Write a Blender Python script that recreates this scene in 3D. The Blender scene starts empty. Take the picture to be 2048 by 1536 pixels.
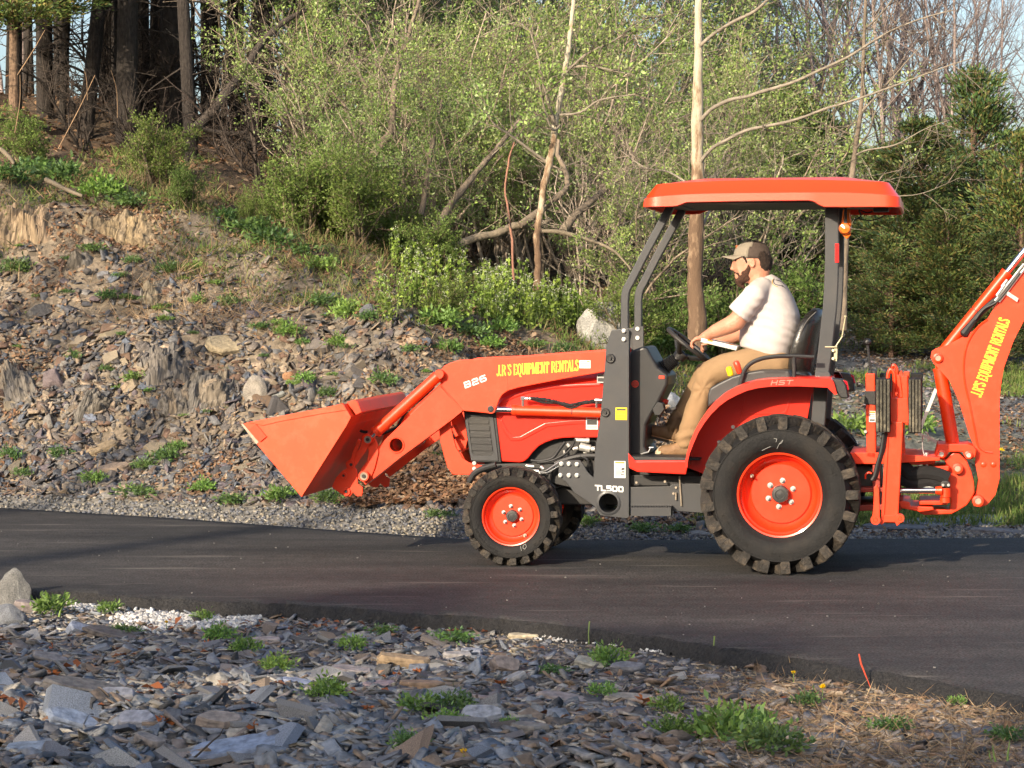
import bpy, bmesh, math, random
import numpy as np
from mathutils import Vector, Matrix, noise as mnoise
from mathutils.geometry import tessellate_polygon

sc = bpy.context.scene
COL = sc.collection
# ------------------------------------------------------------------ camera
F = 4400.0; W0 = 2048.0; CX = 1024.0; HZ = 595.0; EYE = 1.72
cam_d = bpy.data.cameras.new('camera'); cam = bpy.data.objects.new('camera', cam_d); COL.objects.link(cam)
cam.location = (0, 0, EYE); cam.rotation_euler = (math.radians(90), 0, 0)
cam_d.sensor_width = 36; cam_d.lens = F / W0 * 36; cam_d.shift_y = -(768 - HZ) / W0
cam_d.clip_start = .1; cam_d.clip_end = 2000
sc.camera = cam
# ------------------------------------------------------------------ light
SUN_AZ = math.radians(33)      # light travels towards +y turned this much to +x
SUN_EL = math.radians(21)
world = bpy.data.worlds.new('World'); sc.world = world; world.use_nodes = True
wn = world.node_tree
bg = wn.nodes['Background']
sky = wn.nodes.new('ShaderNodeTexSky'); sky.sky_type = 'NISHITA'; sky.sun_disc = False
sky.sun_elevation = SUN_EL; sky.sun_rotation = math.radians(180) + SUN_AZ
sky.air_density = 1.0; sky.dust_density = 4.0; sky.ozone_density = 1.6
wn.links.new(sky.outputs[0], bg.inputs[0]); bg.inputs[1].default_value = 0.15
sd = bpy.data.lights.new('sun', 'SUN'); sd.energy = 3.7; sd.angle = math.radians(.55); sd.color = (1, .83, .62)
sun = bpy.data.objects.new('sun', sd); COL.objects.link(sun)
ldir = Vector((math.sin(SUN_AZ) * math.cos(SUN_EL), math.cos(SUN_AZ) * math.cos(SUN_EL), -math.sin(SUN_EL)))
sun.rotation_euler = ldir.to_track_quat('-Z', 'Y').to_euler(); sun.location = (-20, -30, 20)
vs = sc.view_settings
vs.view_transform = 'Standard'; vs.look = 'None'; vs.exposure = 0.98; vs.gamma = 1; vs.use_curve_mapping = False
sc.cycles.max_bounces = 5; sc.cycles.diffuse_bounces = 3; sc.cycles.transparent_max_bounces = 4
sc.cycles.use_adaptive_sampling = True; sc.cycles.adaptive_threshold = .02

# ------------------------------------------------------------------ materials
MATS = {}
def mat(name, col=(.5, .5, .5), rough=.55, metal=0.0, var=.12, scale=8.0, bump=0.0, bscale=60.0, attr=False, coat=0.0, trans=0.0, dirt=None, dscale=3.0, damt=.5, spec=None, emit=None, stretch=None):
    if name in MATS: return MATS[name]
    m = bpy.data.materials.new(name); m.use_nodes = True
    nt = m.node_tree; N = nt.nodes; L = nt.links
    b = N['Principled BSDF']
    tc = N.new('ShaderNodeTexCoord')
    vec = tc.outputs['Object']
    if stretch:
        mp = N.new('ShaderNodeMapping'); mp.inputs['Scale'].default_value = stretch
        L.new(vec, mp.inputs[0]); vec = mp.outputs[0]
    n = N.new('ShaderNodeTexNoise'); n.inputs['Scale'].default_value = scale; n.inputs['Detail'].default_value = 6
    L.new(vec, n.inputs['Vector'])
    if attr:
        a = N.new('ShaderNodeVertexColor'); a.layer_name = 'Col'; base = a.outputs[0]
    else:
        rgb = N.new('ShaderNodeRGB'); rgb.outputs[0].default_value = (*col, 1); base = rgb.outputs[0]
    mr = N.new('ShaderNodeMapRange'); mr.inputs[1].default_value = .25; mr.inputs[2].default_value = .75
    mr.inputs[3].default_value = 1 - var; mr.inputs[4].default_value = 1 + var
    L.new(n.outputs[0], mr.inputs[0])
    mul = N.new('ShaderNodeVectorMath'); mul.operation = 'SCALE'
    L.new(base, mul.inputs[0]); L.new(mr.outputs[0], mul.inputs['Scale'])
    out = mul.outputs[0]
    if dirt is not None:
        n2 = N.new('ShaderNodeTexNoise'); n2.inputs['Scale'].default_value = dscale; n2.inputs['Detail'].default_value = 9; n2.inputs['Roughness'].default_value = .7
        L.new(vec, n2.inputs['Vector'])
        r2 = N.new('ShaderNodeMapRange'); r2.inputs[1].default_value = .48; r2.inputs[2].default_value = .72; r2.inputs[3].default_value = 0; r2.inputs[4].default_value = damt
        L.new(n2.outputs[0], r2.inputs[0])
        mx = N.new('ShaderNodeMix'); mx.data_type = 'RGBA'
        L.new(r2.outputs[0], mx.inputs['Factor']); L.new(out, mx.inputs['A']); mx.inputs['B'].default_value = (*dirt, 1)
        out = mx.outputs['Result']
    L.new(out, b.inputs['Base Color'])
    b.inputs['Roughness'].default_value = rough; b.inputs['Metallic'].default_value = metal
    if spec is not None: b.inputs['Specular IOR Level'].default_value = spec
    if coat: b.inputs['Coat Weight'].default_value = coat; b.inputs['Coat Roughness'].default_value = .12
    if bump:
        n3 = N.new('ShaderNodeTexNoise'); n3.inputs['Scale'].default_value = bscale; n3.inputs['Detail'].default_value = 5
        L.new(vec, n3.inputs['Vector'])
        bp = N.new('ShaderNodeBump'); bp.inputs['Strength'].default_value = bump; bp.inputs['Distance'].default_value = .02
        L.new(n3.outputs[0], bp.inputs['Height']); L.new(bp.outputs[0], b.inputs['Normal'])
    if trans:
        tl = N.new('ShaderNodeBsdfTranslucent'); L.new(out, tl.inputs[0])
        ms = N.new('ShaderNodeMixShader'); ms.inputs[0].default_value = trans
        L.new(b.outputs[0], ms.inputs[1]); L.new(tl.outputs[0], ms.inputs[2])
        L.new(ms.outputs[0], N['Material Output'].inputs[0])
    MATS[name] = m
    return m

# ------------------------------------------------------------------ mesh helpers
def link(o, parent=None):
    COL.objects.link(o)
    if parent is not None: o.parent = parent
    return o
def tag(o, label=None, cat=None, group=None, kind=None):
    if label: o['label'] = label
    if cat: o['category'] = cat
    if group: o['group'] = group
    if kind: o['kind'] = kind
    return o
def empty(name, loc=(0, 0, 0), rz=0):
    o = bpy.data.objects.new(name, None); o.location = loc; o.rotation_euler = (0, 0, rz); o.empty_display_size = .2
    return link(o)
def raw(name, verts, faces, material, parent=None, smooth=False, cols=None):
    """fast mesh from numpy: faces (M,k) int array of one size"""
    verts = np.asarray(verts, np.float32); faces = np.asarray(faces, np.int32)
    me = bpy.data.meshes.new(name)
    k = faces.shape[1]
    me.vertices.add(len(verts)); me.vertices.foreach_set('co', verts.ravel())
    me.loops.add(faces.size); me.loops.foreach_set('vertex_index', faces.ravel())
    me.polygons.add(len(faces)); me.polygons.foreach_set('loop_start', np.arange(0, faces.size, k, dtype=np.int32))
    try: me.polygons.foreach_set('loop_total', np.full(len(faces), k, np.int32))
    except Exception: pass
    me.update(calc_edges=True)
    if smooth: me.polygons.foreach_set('use_smooth', np.ones(len(faces), bool))
    if cols is not None:
        a = me.color_attributes.new('Col', 'FLOAT_COLOR', 'POINT')
        c = np.ones((len(verts), 4), np.float32); c[:, :3] = cols
        a.data.foreach_set('color', c.ravel())
    me.materials.append(material)
    me.validate()
    if parent is False: return me
    return link(bpy.data.objects.new(name, me), parent)

class MB:
    def __init__(s): s.v = []; s.f = []
    def add(s, vs, fs):
        b = len(s.v); s.v += [tuple(p) for p in vs]; s.f += [tuple(i + b for i in f) for f in fs]; return s
    def prism(s, poly, v0, v1, holes=()):
        """poly: (x,z) loop extruded along local y"""
        loops = [list(poly)] + [list(h) for h in holes]
        pts = [p for l in loops for p in l]; n = len(pts)
        vs = [(x, v0, z) for x, z in pts] + [(x, v1, z) for x, z in pts]
        fs = []
        if holes:
            tris = tessellate_polygon([[Vector((x, z, 0)) for x, z in l] for l in loops])
            for t in tris:
                a, b_, c = t
                fs.append((a, b_, c)); fs.append((c + n, b_ + n, a + n))
        else:
            fs.append(tuple(range(n))); fs.append(tuple(range(2 * n - 1, n - 1, -1)))
        o = 0
        for l in loops:
            m = len(l)
            for i in range(m):
                j = (i + 1) % m
                fs.append((o + i, o + i + n, o + j + n, o + j))
            o += m
        return s.add(vs, fs)
    def box(s, x0, x1, y0, y1, z0, z1):
        return s.prism([(x0, z0), (x1, z0), (x1, z1), (x0, z1)], y0, y1)
    def cyl(s, p0, p1, r, n=20, r2=None, caps=True):
        p0 = Vector(p0); p1 = Vector(p1); d = (p1 - p0).normalized(); r2 = r if r2 is None else r2
        a = d.orthogonal().normalized(); b_ = d.cross(a)
        vs = []
        for p, rr in ((p0, r), (p1, r2)):
            for i in range(n):
                t = 2 * math.pi * i / n; vs.append(p + a * math.cos(t) * rr + b_ * math.sin(t) * rr)
        fs = [(i, (i + 1) % n, n + (i + 1) % n, n + i) for i in range(n)]
        if caps: fs += [tuple(range(n - 1, -1, -1)), tuple(range(n, 2 * n))]
        return s.add(vs, fs)
    def tube(s, pts, r, n=8, closed=False, flat=None):
        """sweep; r scalar or list; flat=(w,h) rectangular section, w along local y"""
        P = [Vector(p) for p in pts]; m = len(P)
        if not hasattr(r, '__len__'): r = [r] * m
        vs = []; prev = None
        for i, p in enumerate(P):
            if closed: t = (P[(i + 1) % m] - P[i - 1]).normalized()
            else: t = (P[min(i + 1, m - 1)] - P[max(i - 1, 0)]).normalized()
            if flat:
                y = Vector((0, 1, 0)); nrm = t.cross(y).normalized(); w, h = flat
                for a_, b_ in ((-1, -1), (1, -1), (1, 1), (-1, 1)): vs.append(p + y * a_ * w / 2 + nrm * b_ * h / 2)
            else:
                if prev is None: a = t.orthogonal().normalized()
                else: a = (prev - t * prev.dot(t)).normalized()
                prev = a; b_ = t.cross(a)
                for k in range(n):
                    q = 2 * math.pi * k / n; vs.append(p + (a * math.cos(q) + b_ * math.sin(q)) * r[i])
        nn = 4 if flat else n
        fs = []
        for i in range(m if closed else m - 1):
            j = (i + 1) % m
            for k in range(nn): fs.append((i * nn + k, i * nn + (k + 1) % nn, j * nn + (k + 1) % nn, j * nn + k))
        if not closed: fs += [tuple(range(nn - 1, -1, -1)), tuple((m - 1) * nn + k for k in range(nn))]
        return s.add(vs, fs)
    def lathe(s, prof, cx, cz, n=48):
        """prof: (r, v) ; axis along y through (cx,cz)"""
        m = len(prof); vs = []; fs = []
        for i in range(n):
            t = 2 * math.pi * i / n
            for r, v in prof: vs.append((cx + r * math.cos(t), v, cz + r * math.sin(t)))
        for i in range(n):
            j = (i + 1) % n
            for k in range(m - 1): fs.append((i * m + k, i * m + k + 1, j * m + k + 1, j * m + k))
        return s.add(vs, fs)
    def build(s, name, material, parent=None, bevel=0.0, smooth=False, label=None, seg=2, angle=35):
        me = bpy.data.meshes.new(name); me.from_pydata(s.v, [], s.f)
        bm = bmesh.new(); bm.from_mesh(me)
        bmesh.ops.recalc_face_normals(bm, faces=bm.faces); bm.to_mesh(me); bm.free()
        me.materials.append(material)
        if smooth: me.polygons.foreach_set('use_smooth', [True] * len(me.polygons)); me.set_sharp_from_angle(angle=math.radians(angle))
        o = link(bpy.data.objects.new(name, me), parent)
        if bevel:
            md = o.modifiers.new('edge', 'BEVEL'); md.width = bevel; md.segments = seg; md.limit_method = 'ANGLE'; md.angle_limit = math.radians(40)
            md.harden_normals = False
        if label: o['label'] = label
        return o

def spline(pts, k=6):
    P = [np.array(p, float) for p in pts]; out = []
    for i in range(len(P) - 1):
        p0 = P[max(i - 1, 0)]; p1 = P[i]; p2 = P[i + 1]; p3 = P[min(i + 2, len(P) - 1)]
        for j in range(k):
            t = j / k
            out.append(.5 * ((2 * p1) + (-p0 + p2) * t + (2 * p0 - 5 * p1 + 4 * p2 - p3) * t * t + (-p0 + 3 * p1 - 3 * p2 + p3) * t ** 3))
    out.append(P[-1]); return out

# ------------------------------------------------------------------ ground height
def vnoise(x, y, seed=0):
    x = np.asarray(x, float); y = np.asarray(y, float)
    xi = np.floor(x).astype(np.int64); yi = np.floor(y).astype(np.int64)
    fx = x - xi; fy = y - yi; fx = fx * fx * (3 - 2 * fx); fy = fy * fy * (3 - 2 * fy)
    def h(a, b):
        n = (a * 374761393 + b * 668265263 + seed * 974711) & 0x7fffffff
        n = ((n ^ (n >> 13)) * 1274126177) & 0x7fffffff
        return ((n ^ (n >> 16)) & 0xffff) / 65535.0 - .5
    return (h(xi, yi) * (1 - fx) + h(xi + 1, yi) * fx) * (1 - fy) + (h(xi, yi + 1) * (1 - fx) + h(xi + 1, yi + 1) * fx) * fy
def fbm(x, y, s, seed=0, oct=4):
    r = 0; a = 1
    for i in range(oct):
        r = r + a * vnoise(x * s, y * s, seed + i); s *= 2.03; a *= .5
    return r
COLS_PX = np.array([-300, 0, 430, 700, 870, 1200, 1500, 2048, 2400], float)
PROF = [
 [(17.9, -.05), (19.0, .10), (23.2, 3.2), (31, 4.9), (45, 6), (140, 9)],
 [(17.9, -.05), (18.8, .10), (22.6, 2.87), (30, 4.45), (45, 5.6), (140, 9)],
 [(17.0, -.05), (18.1, .10), (22.1, 2.5), (30, 4.1), (45, 5.2), (140, 9)],
 [(16.3, -.05), (17.6, .10), (21.3, 1.95), (30, 3.3), (45, 4.5), (140, 8)],
 [(15.8, -.05), (17.2, .10), (20.8, 1.58), (30, 2.8), (45, 4), (140, 7)],
 [(15.7, -.05), (16.8, .02), (20.5, 1.10), (30, 2.2), (45, 3.4), (140, 6)],
 [(15.7, -.05), (16.8, -.02), (22, .75), (30, 1.6), (45, 2.2), (140, 4)],
 [(15.7, -.05), (16.8, -.02), (22, .50), (30, 1.45), (45, 1.7), (140, 2)],
 [(15.7, -.05), (16.8, -.02), (22, .45), (30, 1.4), (45, 1.6), (140, 2)]]
TOE = np.array([p[1][0] for p in PROF]); CREST = np.array([p[2][0] for p in PROF]); EDGE = np.array([p[0][0] for p in PROF])
def pcol(x, y): return np.clip(CX + F * x / np.maximum(y, 8.0), -300, 2399.9)
def H(x, y, rough=True):
    x = np.atleast_1d(np.asarray(x, float)); y = np.atleast_1d(np.asarray(y, float))
    px = pcol(x, y)
    k = np.clip(np.searchsorted(COLS_PX, px, side='right') - 1, 0, len(COLS_PX) - 2)
    t = (px - COLS_PX[k]) / (COLS_PX[k + 1] - COLS_PX[k]); t = t * t * (3 - 2 * t) * .5 + t * .5
    allz = np.array([np.interp(y, [p[0] for p in pr], [p[1] for p in pr]) for pr in PROF])
    idx = np.arange(len(y))
    z = allz[k, idx] * (1 - t) + allz[k + 1, idx] * t
    z = np.where(y < 15.5, -.075, z)
    # the heap of slate the photographer stands beside
    fg = np.clip((12.0 - y - .55 * (x + 2.2)) / 3.5, 0, 1)
    z = z + np.where(y < 14, .26 * fg ** 1.6, 0)
    if rough:
        toe = np.interp(px, COLS_PX, TOE); crest = np.interp(px, COLS_PX, CREST)
        tb = np.clip((y - toe) / (crest - toe), 0, 1.6)
        left = np.clip((1350 - px) / 500, 0, 1)
        amp = np.where(y > 17, np.clip(tb * 4, 0, 1) * (.10 + .16 * left), 0)
        z = z + amp * (fbm(x, y, .9, 3) * 1.5 + .35 * left * fbm(x, y, 5, 4, 3)) + np.clip(tb * 5, 0, 1) * left * (tb < 1.3) * (.16 * np.abs(fbm(x * .8 + y * .3, y * 2.2, 1.1, 9)) - .03)
        z = z + np.where(y > 30, fbm(x, y, .15, 5) * .5, 0)
        near = y < 14
        z = z + near * (.07 * fbm(x, y, 1.9, 21) * (.3 + fg) * np.clip((12.6 - y) * 2, 0, 1))
    return z
def Hs(x, y): return float(H([x], [y])[0])
def G(px, py, d0=7.0, d1=110.0):
    """world point where the photograph's line of sight meets the ground"""
    d = np.arange(d0, d1, .03); u = (px - CX) / F; w = (HZ - py) / F
    zz = EYE + w * d; hh = H(u * d, d)
    i = np.argmax(zz < hh)
    if not (zz < hh).any(): i = len(d) - 1
    return Vector((u * d[i], d[i], hh[i]))
def V(px, py, d): return Vector(((px - CX) / F * d, d, EYE + (HZ - py) / F * d))
def inv(x, y, z): return CX + F * x / y, HZ - F * (z - EYE) / y

# ------------------------------------------------------------------ ground, road
def rgbnode(N, c):
    n = N.new('ShaderNodeRGB'); n.outputs[0].default_value = (*c, 1); return n.outputs[0]
def ground_material():
    m = bpy.data.materials.new('ground_soil'); m.use_nodes = True; N = m.node_tree.nodes; L = m.node_tree.links
    b = N['Principled BSDF']; b.inputs['Roughness'].default_value = .95
    a = N.new('ShaderNodeVertexColor'); a.layer_name = 'Col'
    tc = N.new('ShaderNodeTexCoord')
    vo = N.new('ShaderNodeTexVoronoi'); vo.inputs['Scale'].default_value = 26; L.new(tc.outputs['Object'], vo.inputs['Vector'])
    no = N.new('ShaderNodeTexNoise'); no.inputs['Scale'].default_value = 5; no.inputs['Detail'].default_value = 10; no.inputs['Roughness'].default_value = .75
    L.new(tc.outputs['Object'], no.inputs['Vector'])
    mr = N.new('ShaderNodeMapRange'); mr.inputs[1].default_value = .3; mr.inputs[2].default_value = .7; mr.inputs[3].default_value = .55; mr.inputs[4].default_value = 1.45
    L.new(no.outputs[0], mr.inputs[0])
    s1 = N.new('ShaderNodeVectorMath'); s1.operation = 'SCALE'; L.new(a.outputs[0], s1.inputs[0]); L.new(mr.outputs[0], s1.inputs['Scale'])
    hs = N.new('ShaderNodeSeparateColor'); L.new(vo.outputs['Color'], hs.inputs[0])
    m2 = N.new('ShaderNodeMapRange'); m2.inputs[3].default_value = .6; m2.inputs[4].default_value = 1.4; L.new(hs.outputs[0], m2.inputs[0])
    s2 = N.new('ShaderNodeVectorMath'); s2.operation = 'SCALE'; L.new(s1.outputs[0], s2.inputs[0]); L.new(m2.outputs[0], s2.inputs['Scale'])
    L.new(s2.outputs[0], b.inputs['Base Color'])
    bp = N.new('ShaderNodeBump'); bp.inputs['Strength'].default_value = .7; bp.inputs['Distance'].default_value = .03
    ad = N.new('ShaderNodeMath'); ad.operation = 'ADD'; L.new(no.outputs[0], ad.inputs[0]); L.new(hs.outputs[1], ad.inputs[1])
    L.new(ad.outputs[0], bp.inputs['Height']); L.new(bp.outputs[0], b.inputs['Normal'])
    return m
def fine_axis(a, b, c, d, step, coarse):
    l = [b - (b - a) * (i / coarse) ** 1.8 for i in range(coarse, 0, -1)]
    r = [c + (d - c) * (i / coarse) ** 1.8 for i in range(1, coarse + 1)]
    return np.array(l + list(np.arange(b, c + 1e-6, step)) + r)
gx = fine_axis(-150, -7.5, 8.5, 150, .07, 26)
gy = np.concatenate([np.linspace(-60, 5.6, 18), np.arange(5.8, 27, .07), 27 + (180 - 27) * (np.arange(1, 60) / 59) ** 1.6])
GX, GY = np.meshgrid(gx, gy); fx_, fy_ = GX.ravel(), GY.ravel()
gz = H(fx_, fy_)
nxg, nyg = len(gx), len(gy)
ii = np.arange(nyg - 1)[:, None] * nxg + np.arange(nxg - 1)[None, :]
gf = np.stack([ii, ii + 1, ii + nxg + 1, ii + nxg], -1).reshape(-1, 4)
pxg = pcol(fx_, fy_); toe_g = np.interp(pxg, COLS_PX, TOE); cr_g = np.interp(pxg, COLS_PX, CREST)
def lerpc(c1, c2, t): return np.array(c1)[None, :] * (1 - t[:, None]) + np.array(c2)[None, :] * t[:, None]
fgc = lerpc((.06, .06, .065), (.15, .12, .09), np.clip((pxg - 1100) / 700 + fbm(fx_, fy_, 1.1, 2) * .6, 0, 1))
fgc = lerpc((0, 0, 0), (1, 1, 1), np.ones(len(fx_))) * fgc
verge = lerpc((.19, .175, .15), (.13, .14, .15), np.clip((pxg - 900) / 500 + fbm(fx_, fy_, .8, 4) * .5, 0, 1))
bankc = lerpc((.19, .15, .105), (.13, .11, .085), np.clip(fbm(fx_, fy_, .7, 6) + .5, 0, 1))
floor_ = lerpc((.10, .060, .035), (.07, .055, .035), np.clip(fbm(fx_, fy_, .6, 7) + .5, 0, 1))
rightc = lerpc((.11, .115, .06), (.12, .12, .12), np.clip(fbm(fx_, fy_, .35, 8) * 1.2 + .5 + (fy_ - 21) * .12, 0, 1))
tt = np.clip((fy_ - toe_g + .4) * 1.6, 0, 1)
cbank = bankc * (1 - np.clip((pxg - 1250) / 250, 0, 1))[:, None] + rightc * np.clip((pxg - 1250) / 250, 0, 1)[:, None]
c_ = verge * (1 - tt)[:, None] + cbank * tt[:, None]
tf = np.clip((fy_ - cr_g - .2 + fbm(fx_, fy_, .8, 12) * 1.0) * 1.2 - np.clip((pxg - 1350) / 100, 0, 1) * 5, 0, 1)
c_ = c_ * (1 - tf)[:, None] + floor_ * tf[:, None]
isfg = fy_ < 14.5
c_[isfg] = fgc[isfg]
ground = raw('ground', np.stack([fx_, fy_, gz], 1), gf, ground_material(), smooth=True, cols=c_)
tag(ground, 'rough stony ground rising to a shale bank behind the road', kind='structure')

def asphalt_material():
    m = bpy.data.materials.new('asphalt'); m.use_nodes = True; N = m.node_tree.nodes; L = m.node_tree.links
    b = N['Principled BSDF']
    tc = N.new('ShaderNodeTexCoord')
    n1 = N.new('ShaderNodeTexNoise'); n1.inputs['Scale'].default_value = 1.1; n1.inputs['Detail'].default_value = 6
    mp = N.new('ShaderNodeMapping'); mp.inputs['Scale'].default_value = (.35, 1.8, 1); mp.inputs['Rotation'].default_value = (0, 0, math.radians(14)); L.new(tc.outputs['Object'], mp.inputs[0]); L.new(mp.outputs[0], n1.inputs['Vector'])
    n2 = N.new('ShaderNodeTexNoise'); n2.inputs['Scale'].default_value = 75; n2.inputs['Detail'].default_value = 3; L.new(tc.outputs['Object'], n2.inputs['Vector'])
    vo = N.new('ShaderNodeTexVoronoi'); vo.inputs['Scale'].default_value = 11; L.new(tc.outputs['Object'], vo.inputs['Vector'])
    cr = N.new('ShaderNodeValToRGB'); cr.color_ramp.elements[0].position = .3; cr.color_ramp.elements[0].color = (.022, .022, .023, 1)
    cr.color_ramp.elements[1].position = .72; cr.color_ramp.elements[1].color = (.053, .049, .047, 1); L.new(n1.outputs[0], cr.inputs[0])
    mr = N.new('ShaderNodeMapRange'); mr.inputs[1].default_value = .3; mr.inputs[2].default_value = .7; mr.inputs[3].default_value = .35; mr.inputs[4].default_value = 1.9; L.new(n2.outputs[0], mr.inputs[0])
    s = N.new('ShaderNodeVectorMath'); s.operation = 'SCALE'; L.new(cr.outputs[0], s.inputs[0]); n6 = N.new('ShaderNodeTexNoise'); n6.inputs['Scale'].default_value = 9; n6.inputs['Detail'].default_value = 8; n6.inputs['Roughness'].default_value = .7; L.new(tc.outputs['Object'], n6.inputs['Vector'])
    m6 = N.new('ShaderNodeMapRange'); m6.inputs[1].default_value = .3; m6.inputs[2].default_value = .7; m6.inputs[3].default_value = .72; m6.inputs[4].default_value = 1.32; L.new(n6.outputs[0], m6.inputs[0])
    mm = N.new('ShaderNodeMath'); mm.operation = 'MULTIPLY'; L.new(mr.outputs[0], mm.inputs[0]); L.new(m6.outputs[0], mm.inputs[1]); L.new(mm.outputs[0], s.inputs['Scale'])
    # specks of pale grit
    lt = N.new('ShaderNodeMath'); lt.operation = 'LESS_THAN'; lt.inputs[1].default_value = .028; L.new(vo.outputs['Distance'], lt.inputs[0])
    # scuffed pale streaks left by a blade
    n4 = N.new('ShaderNodeTexNoise'); n4.inputs['Scale'].default_value = 1.0; n4.inputs['Detail'].default_value = 8
    mp4 = N.new('ShaderNodeMapping'); mp4.inputs['Scale'].default_value = (.7, 6, 1); mp4.inputs['Location'].default_value = (3.1, 7.7, 0); L.new(tc.outputs['Object'], mp4.inputs[0]); L.new(mp4.outputs[0], n4.inputs['Vector'])
    r4 = N.new('ShaderNodeMapRange'); r4.inputs[1].default_value = .62; r4.inputs[2].default_value = .76; r4.inputs[4].default_value = .6; L.new(n4.outputs[0], r4.inputs[0])
    mx = N.new('ShaderNodeMath'); mx.operation = 'MAXIMUM'; L.new(r4.outputs[0], mx.inputs[0])
    ms_ = N.new('ShaderNodeMath'); ms_.operation = 'MULTIPLY'; ms_.inputs[1].default_value = .25; L.new(lt.outputs[0], ms_.inputs[0]); L.new(ms_.outputs[0], mx.inputs[1])
    mix = N.new('ShaderNodeMix'); mix.data_type = 'RGBA'; mix.inputs['B'].default_value = (.22, .20, .175, 1)
    L.new(s.outputs[0], mix.inputs['A']); L.new(mx.outputs[0], mix.inputs['Factor'])
    L.new(mix.outputs['Result'], b.inputs['Base Color'])
    b.inputs['Roughness'].default_value = .85; b.inputs['Specular IOR Level'].default_value = .25
    bp = N.new('ShaderNodeBump'); bp.inputs['Strength'].default_value = .55; bp.inputs['Distance'].default_value = .006
    L.new(n2.outputs[0], bp.inputs['Height']); L.new(bp.outputs[0], b.inputs['Normal'])
    return m
ASPH = asphalt_material()
def dpt(px, py, z=0.0):
    d = F * (EYE - z) / (py - HZ); return ((px - CX) / F * d, d)
near_e = [dpt(*p) for p in [(-500, 1150), (-200, 1165), (60, 1181), (300, 1194), (680, 1216), (1016, 1240), (1217, 1260), (1360, 1281), (1528, 1305), (1696, 1334), (1864, 1364), (2048, 1398), (2300, 1450), (2700, 1530), (3400, 1650)]]
far_e = [dpt(*p) for p in [(-500, 985), (-200, 1003), (0, 1015), (350, 1036), (700, 1062), (930, 1078), (1160, 1080), (1500, 1078), (2048, 1075), (2500, 1072), (3400, 1066)]]
def resample(pts, n):
    P = np.array(pts); s = np.r_[0, np.cumsum(np.hypot(*np.diff(P, axis=0).T))]; q = np.linspace(0, s[-1], n)
    return np.stack([np.interp(q, s, P[:, 0]), np.interp(q, s, P[:, 1])], 1)
ne = resample(near_e, 620); fe = resample(far_e, 620)
ne = ne + np.stack([np.zeros(620), fbm(ne[:, 0], ne[:, 1], 1.5, 31) * .06 + fbm(ne[:, 0], ne[:, 1], 7, 33, 4) * .07], 1)
rows = []
for q, zz in ((-.016, -.085), (-.009, -.05), (-.001, -.010)):
    rows.append(np.c_[ne + (ne - fe) * (-q), np.full(620, zz)])
for q in np.linspace(0.004, .996, 22):
    rows.append(np.c_[ne * (1 - q) + fe * q, np.full(620, 0.0)])
rows.append(np.c_[fe + (fe - ne) * .004, np.full(620, -.05)])
R = np.stack(rows)
for j in (0, 1, 2):
    R[j, :, 1] += .045 * fbm(R[j, :, 0], R[j, :, 1], 12, 40 + j, 3); R[j, :, 2] += .024 * fbm(R[j, :, 0] * 1.0, R[j, :, 1], 14, 44 + j, 3)
nr, nc = R.shape[:2]
ii = np.arange(nr - 1)[:, None] * nc + np.arange(nc - 1)[None, :]
road = raw('road', R.reshape(-1, 3), np.stack([ii, ii + 1, ii + nc + 1, ii + nc], -1).reshape(-1, 4), ASPH, smooth=True)
EDGEM = mat('asphalt_edge', (.016, .015, .015), .9, var=.7, scale=60, bump=1.0, bscale=50)
road.data.materials.append(EDGEM); mi = np.zeros((nr - 1, nc - 1), np.int32); mi[:3] = 1; road.data.polygons.foreach_set('material_index', mi.ravel())
tag(road, 'freshly laid dark asphalt drive with a crumbly edge', kind='structure')
# ------------------------------------------------------------------ the tractor
AL = math.radians(11); CA, SA = math.cos(AL), math.sin(AL)
EX = np.array([CA, -SA, 0.0]); EY = np.array([SA, CA, 0.0])
ORG = np.array([1.67, 13.76, 0.0]) - .155 * EY
VC = .695
def T(px, py, v):
    r = np.array([(px - CX) / F, 1.0, (HZ - py) / F]); c = np.array([0, 0, EYE])
    t = (v + (ORG - c) @ EY) / (r @ EY)
    w = c + t * r
    return Vector((float((w - ORG) @ EX), v, float(w[2])))
def TP(pts, v): return [(p.x, p.z) for p in (T(a, b, v) for a, b in pts)]
def mir(v): return 2 * VC - v
def TW(p): return Vector(ORG + EX * p[0] + EY * p[1] + np.array([0, 0, p[2]]))

ORANGE = mat('loader_orange', (.81, .042, .004), .42, var=.05, scale=3, coat=.15, dirt=(.38, .10, .045), dscale=11, damt=.35)
RED = mat('tractor_red', (.74, .026, .012), .28, var=.04, scale=3, coat=.4, dirt=(.42, .06, .04), dscale=4, damt=.12)
CANOPY = mat('canopy_orange', (.83, .048, .006), .36, var=.03, scale=2, coat=.25)
CHAR = mat('charcoal_paint', (.034, .036, .040), .45, var=.12, scale=6, coat=.1, dirt=(.075, .065, .055), dscale=4, damt=.3)
BLACKP = mat('black_plastic', (.013, .013, .014), .5, var=.12, bump=.15, bscale=180, dirt=(.07, .06, .045), dscale=3, damt=.4)
SEATB = mat('black_vinyl', (.018, .017, .016), .27, var=.08, bump=.15, bscale=40)
RUBB = mat('tyre_rubber', (.010, .010, .0105), .75, var=.2, scale=9, bump=.2, bscale=70, dirt=(.036, .029, .022), dscale=3.2, damt=.6, spec=.3)
TREAD = mat('tread_rubber', (.024, .021, .018), .85, var=.45, scale=12, bump=.6, bscale=50, dirt=(.13, .10, .070), dscale=13, damt=.7)
CHROME = mat('chrome', (.8, .8, .82), .1, metal=1, var=.03)
STEEL = mat('zinc_steel', (.62, .62, .60), .35, metal=.85, var=.15, scale=40)
ALU = mat('cast_aluminium', (.5, .49, .46), .5, metal=.6, var=.2, scale=30, bump=.2)
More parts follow.
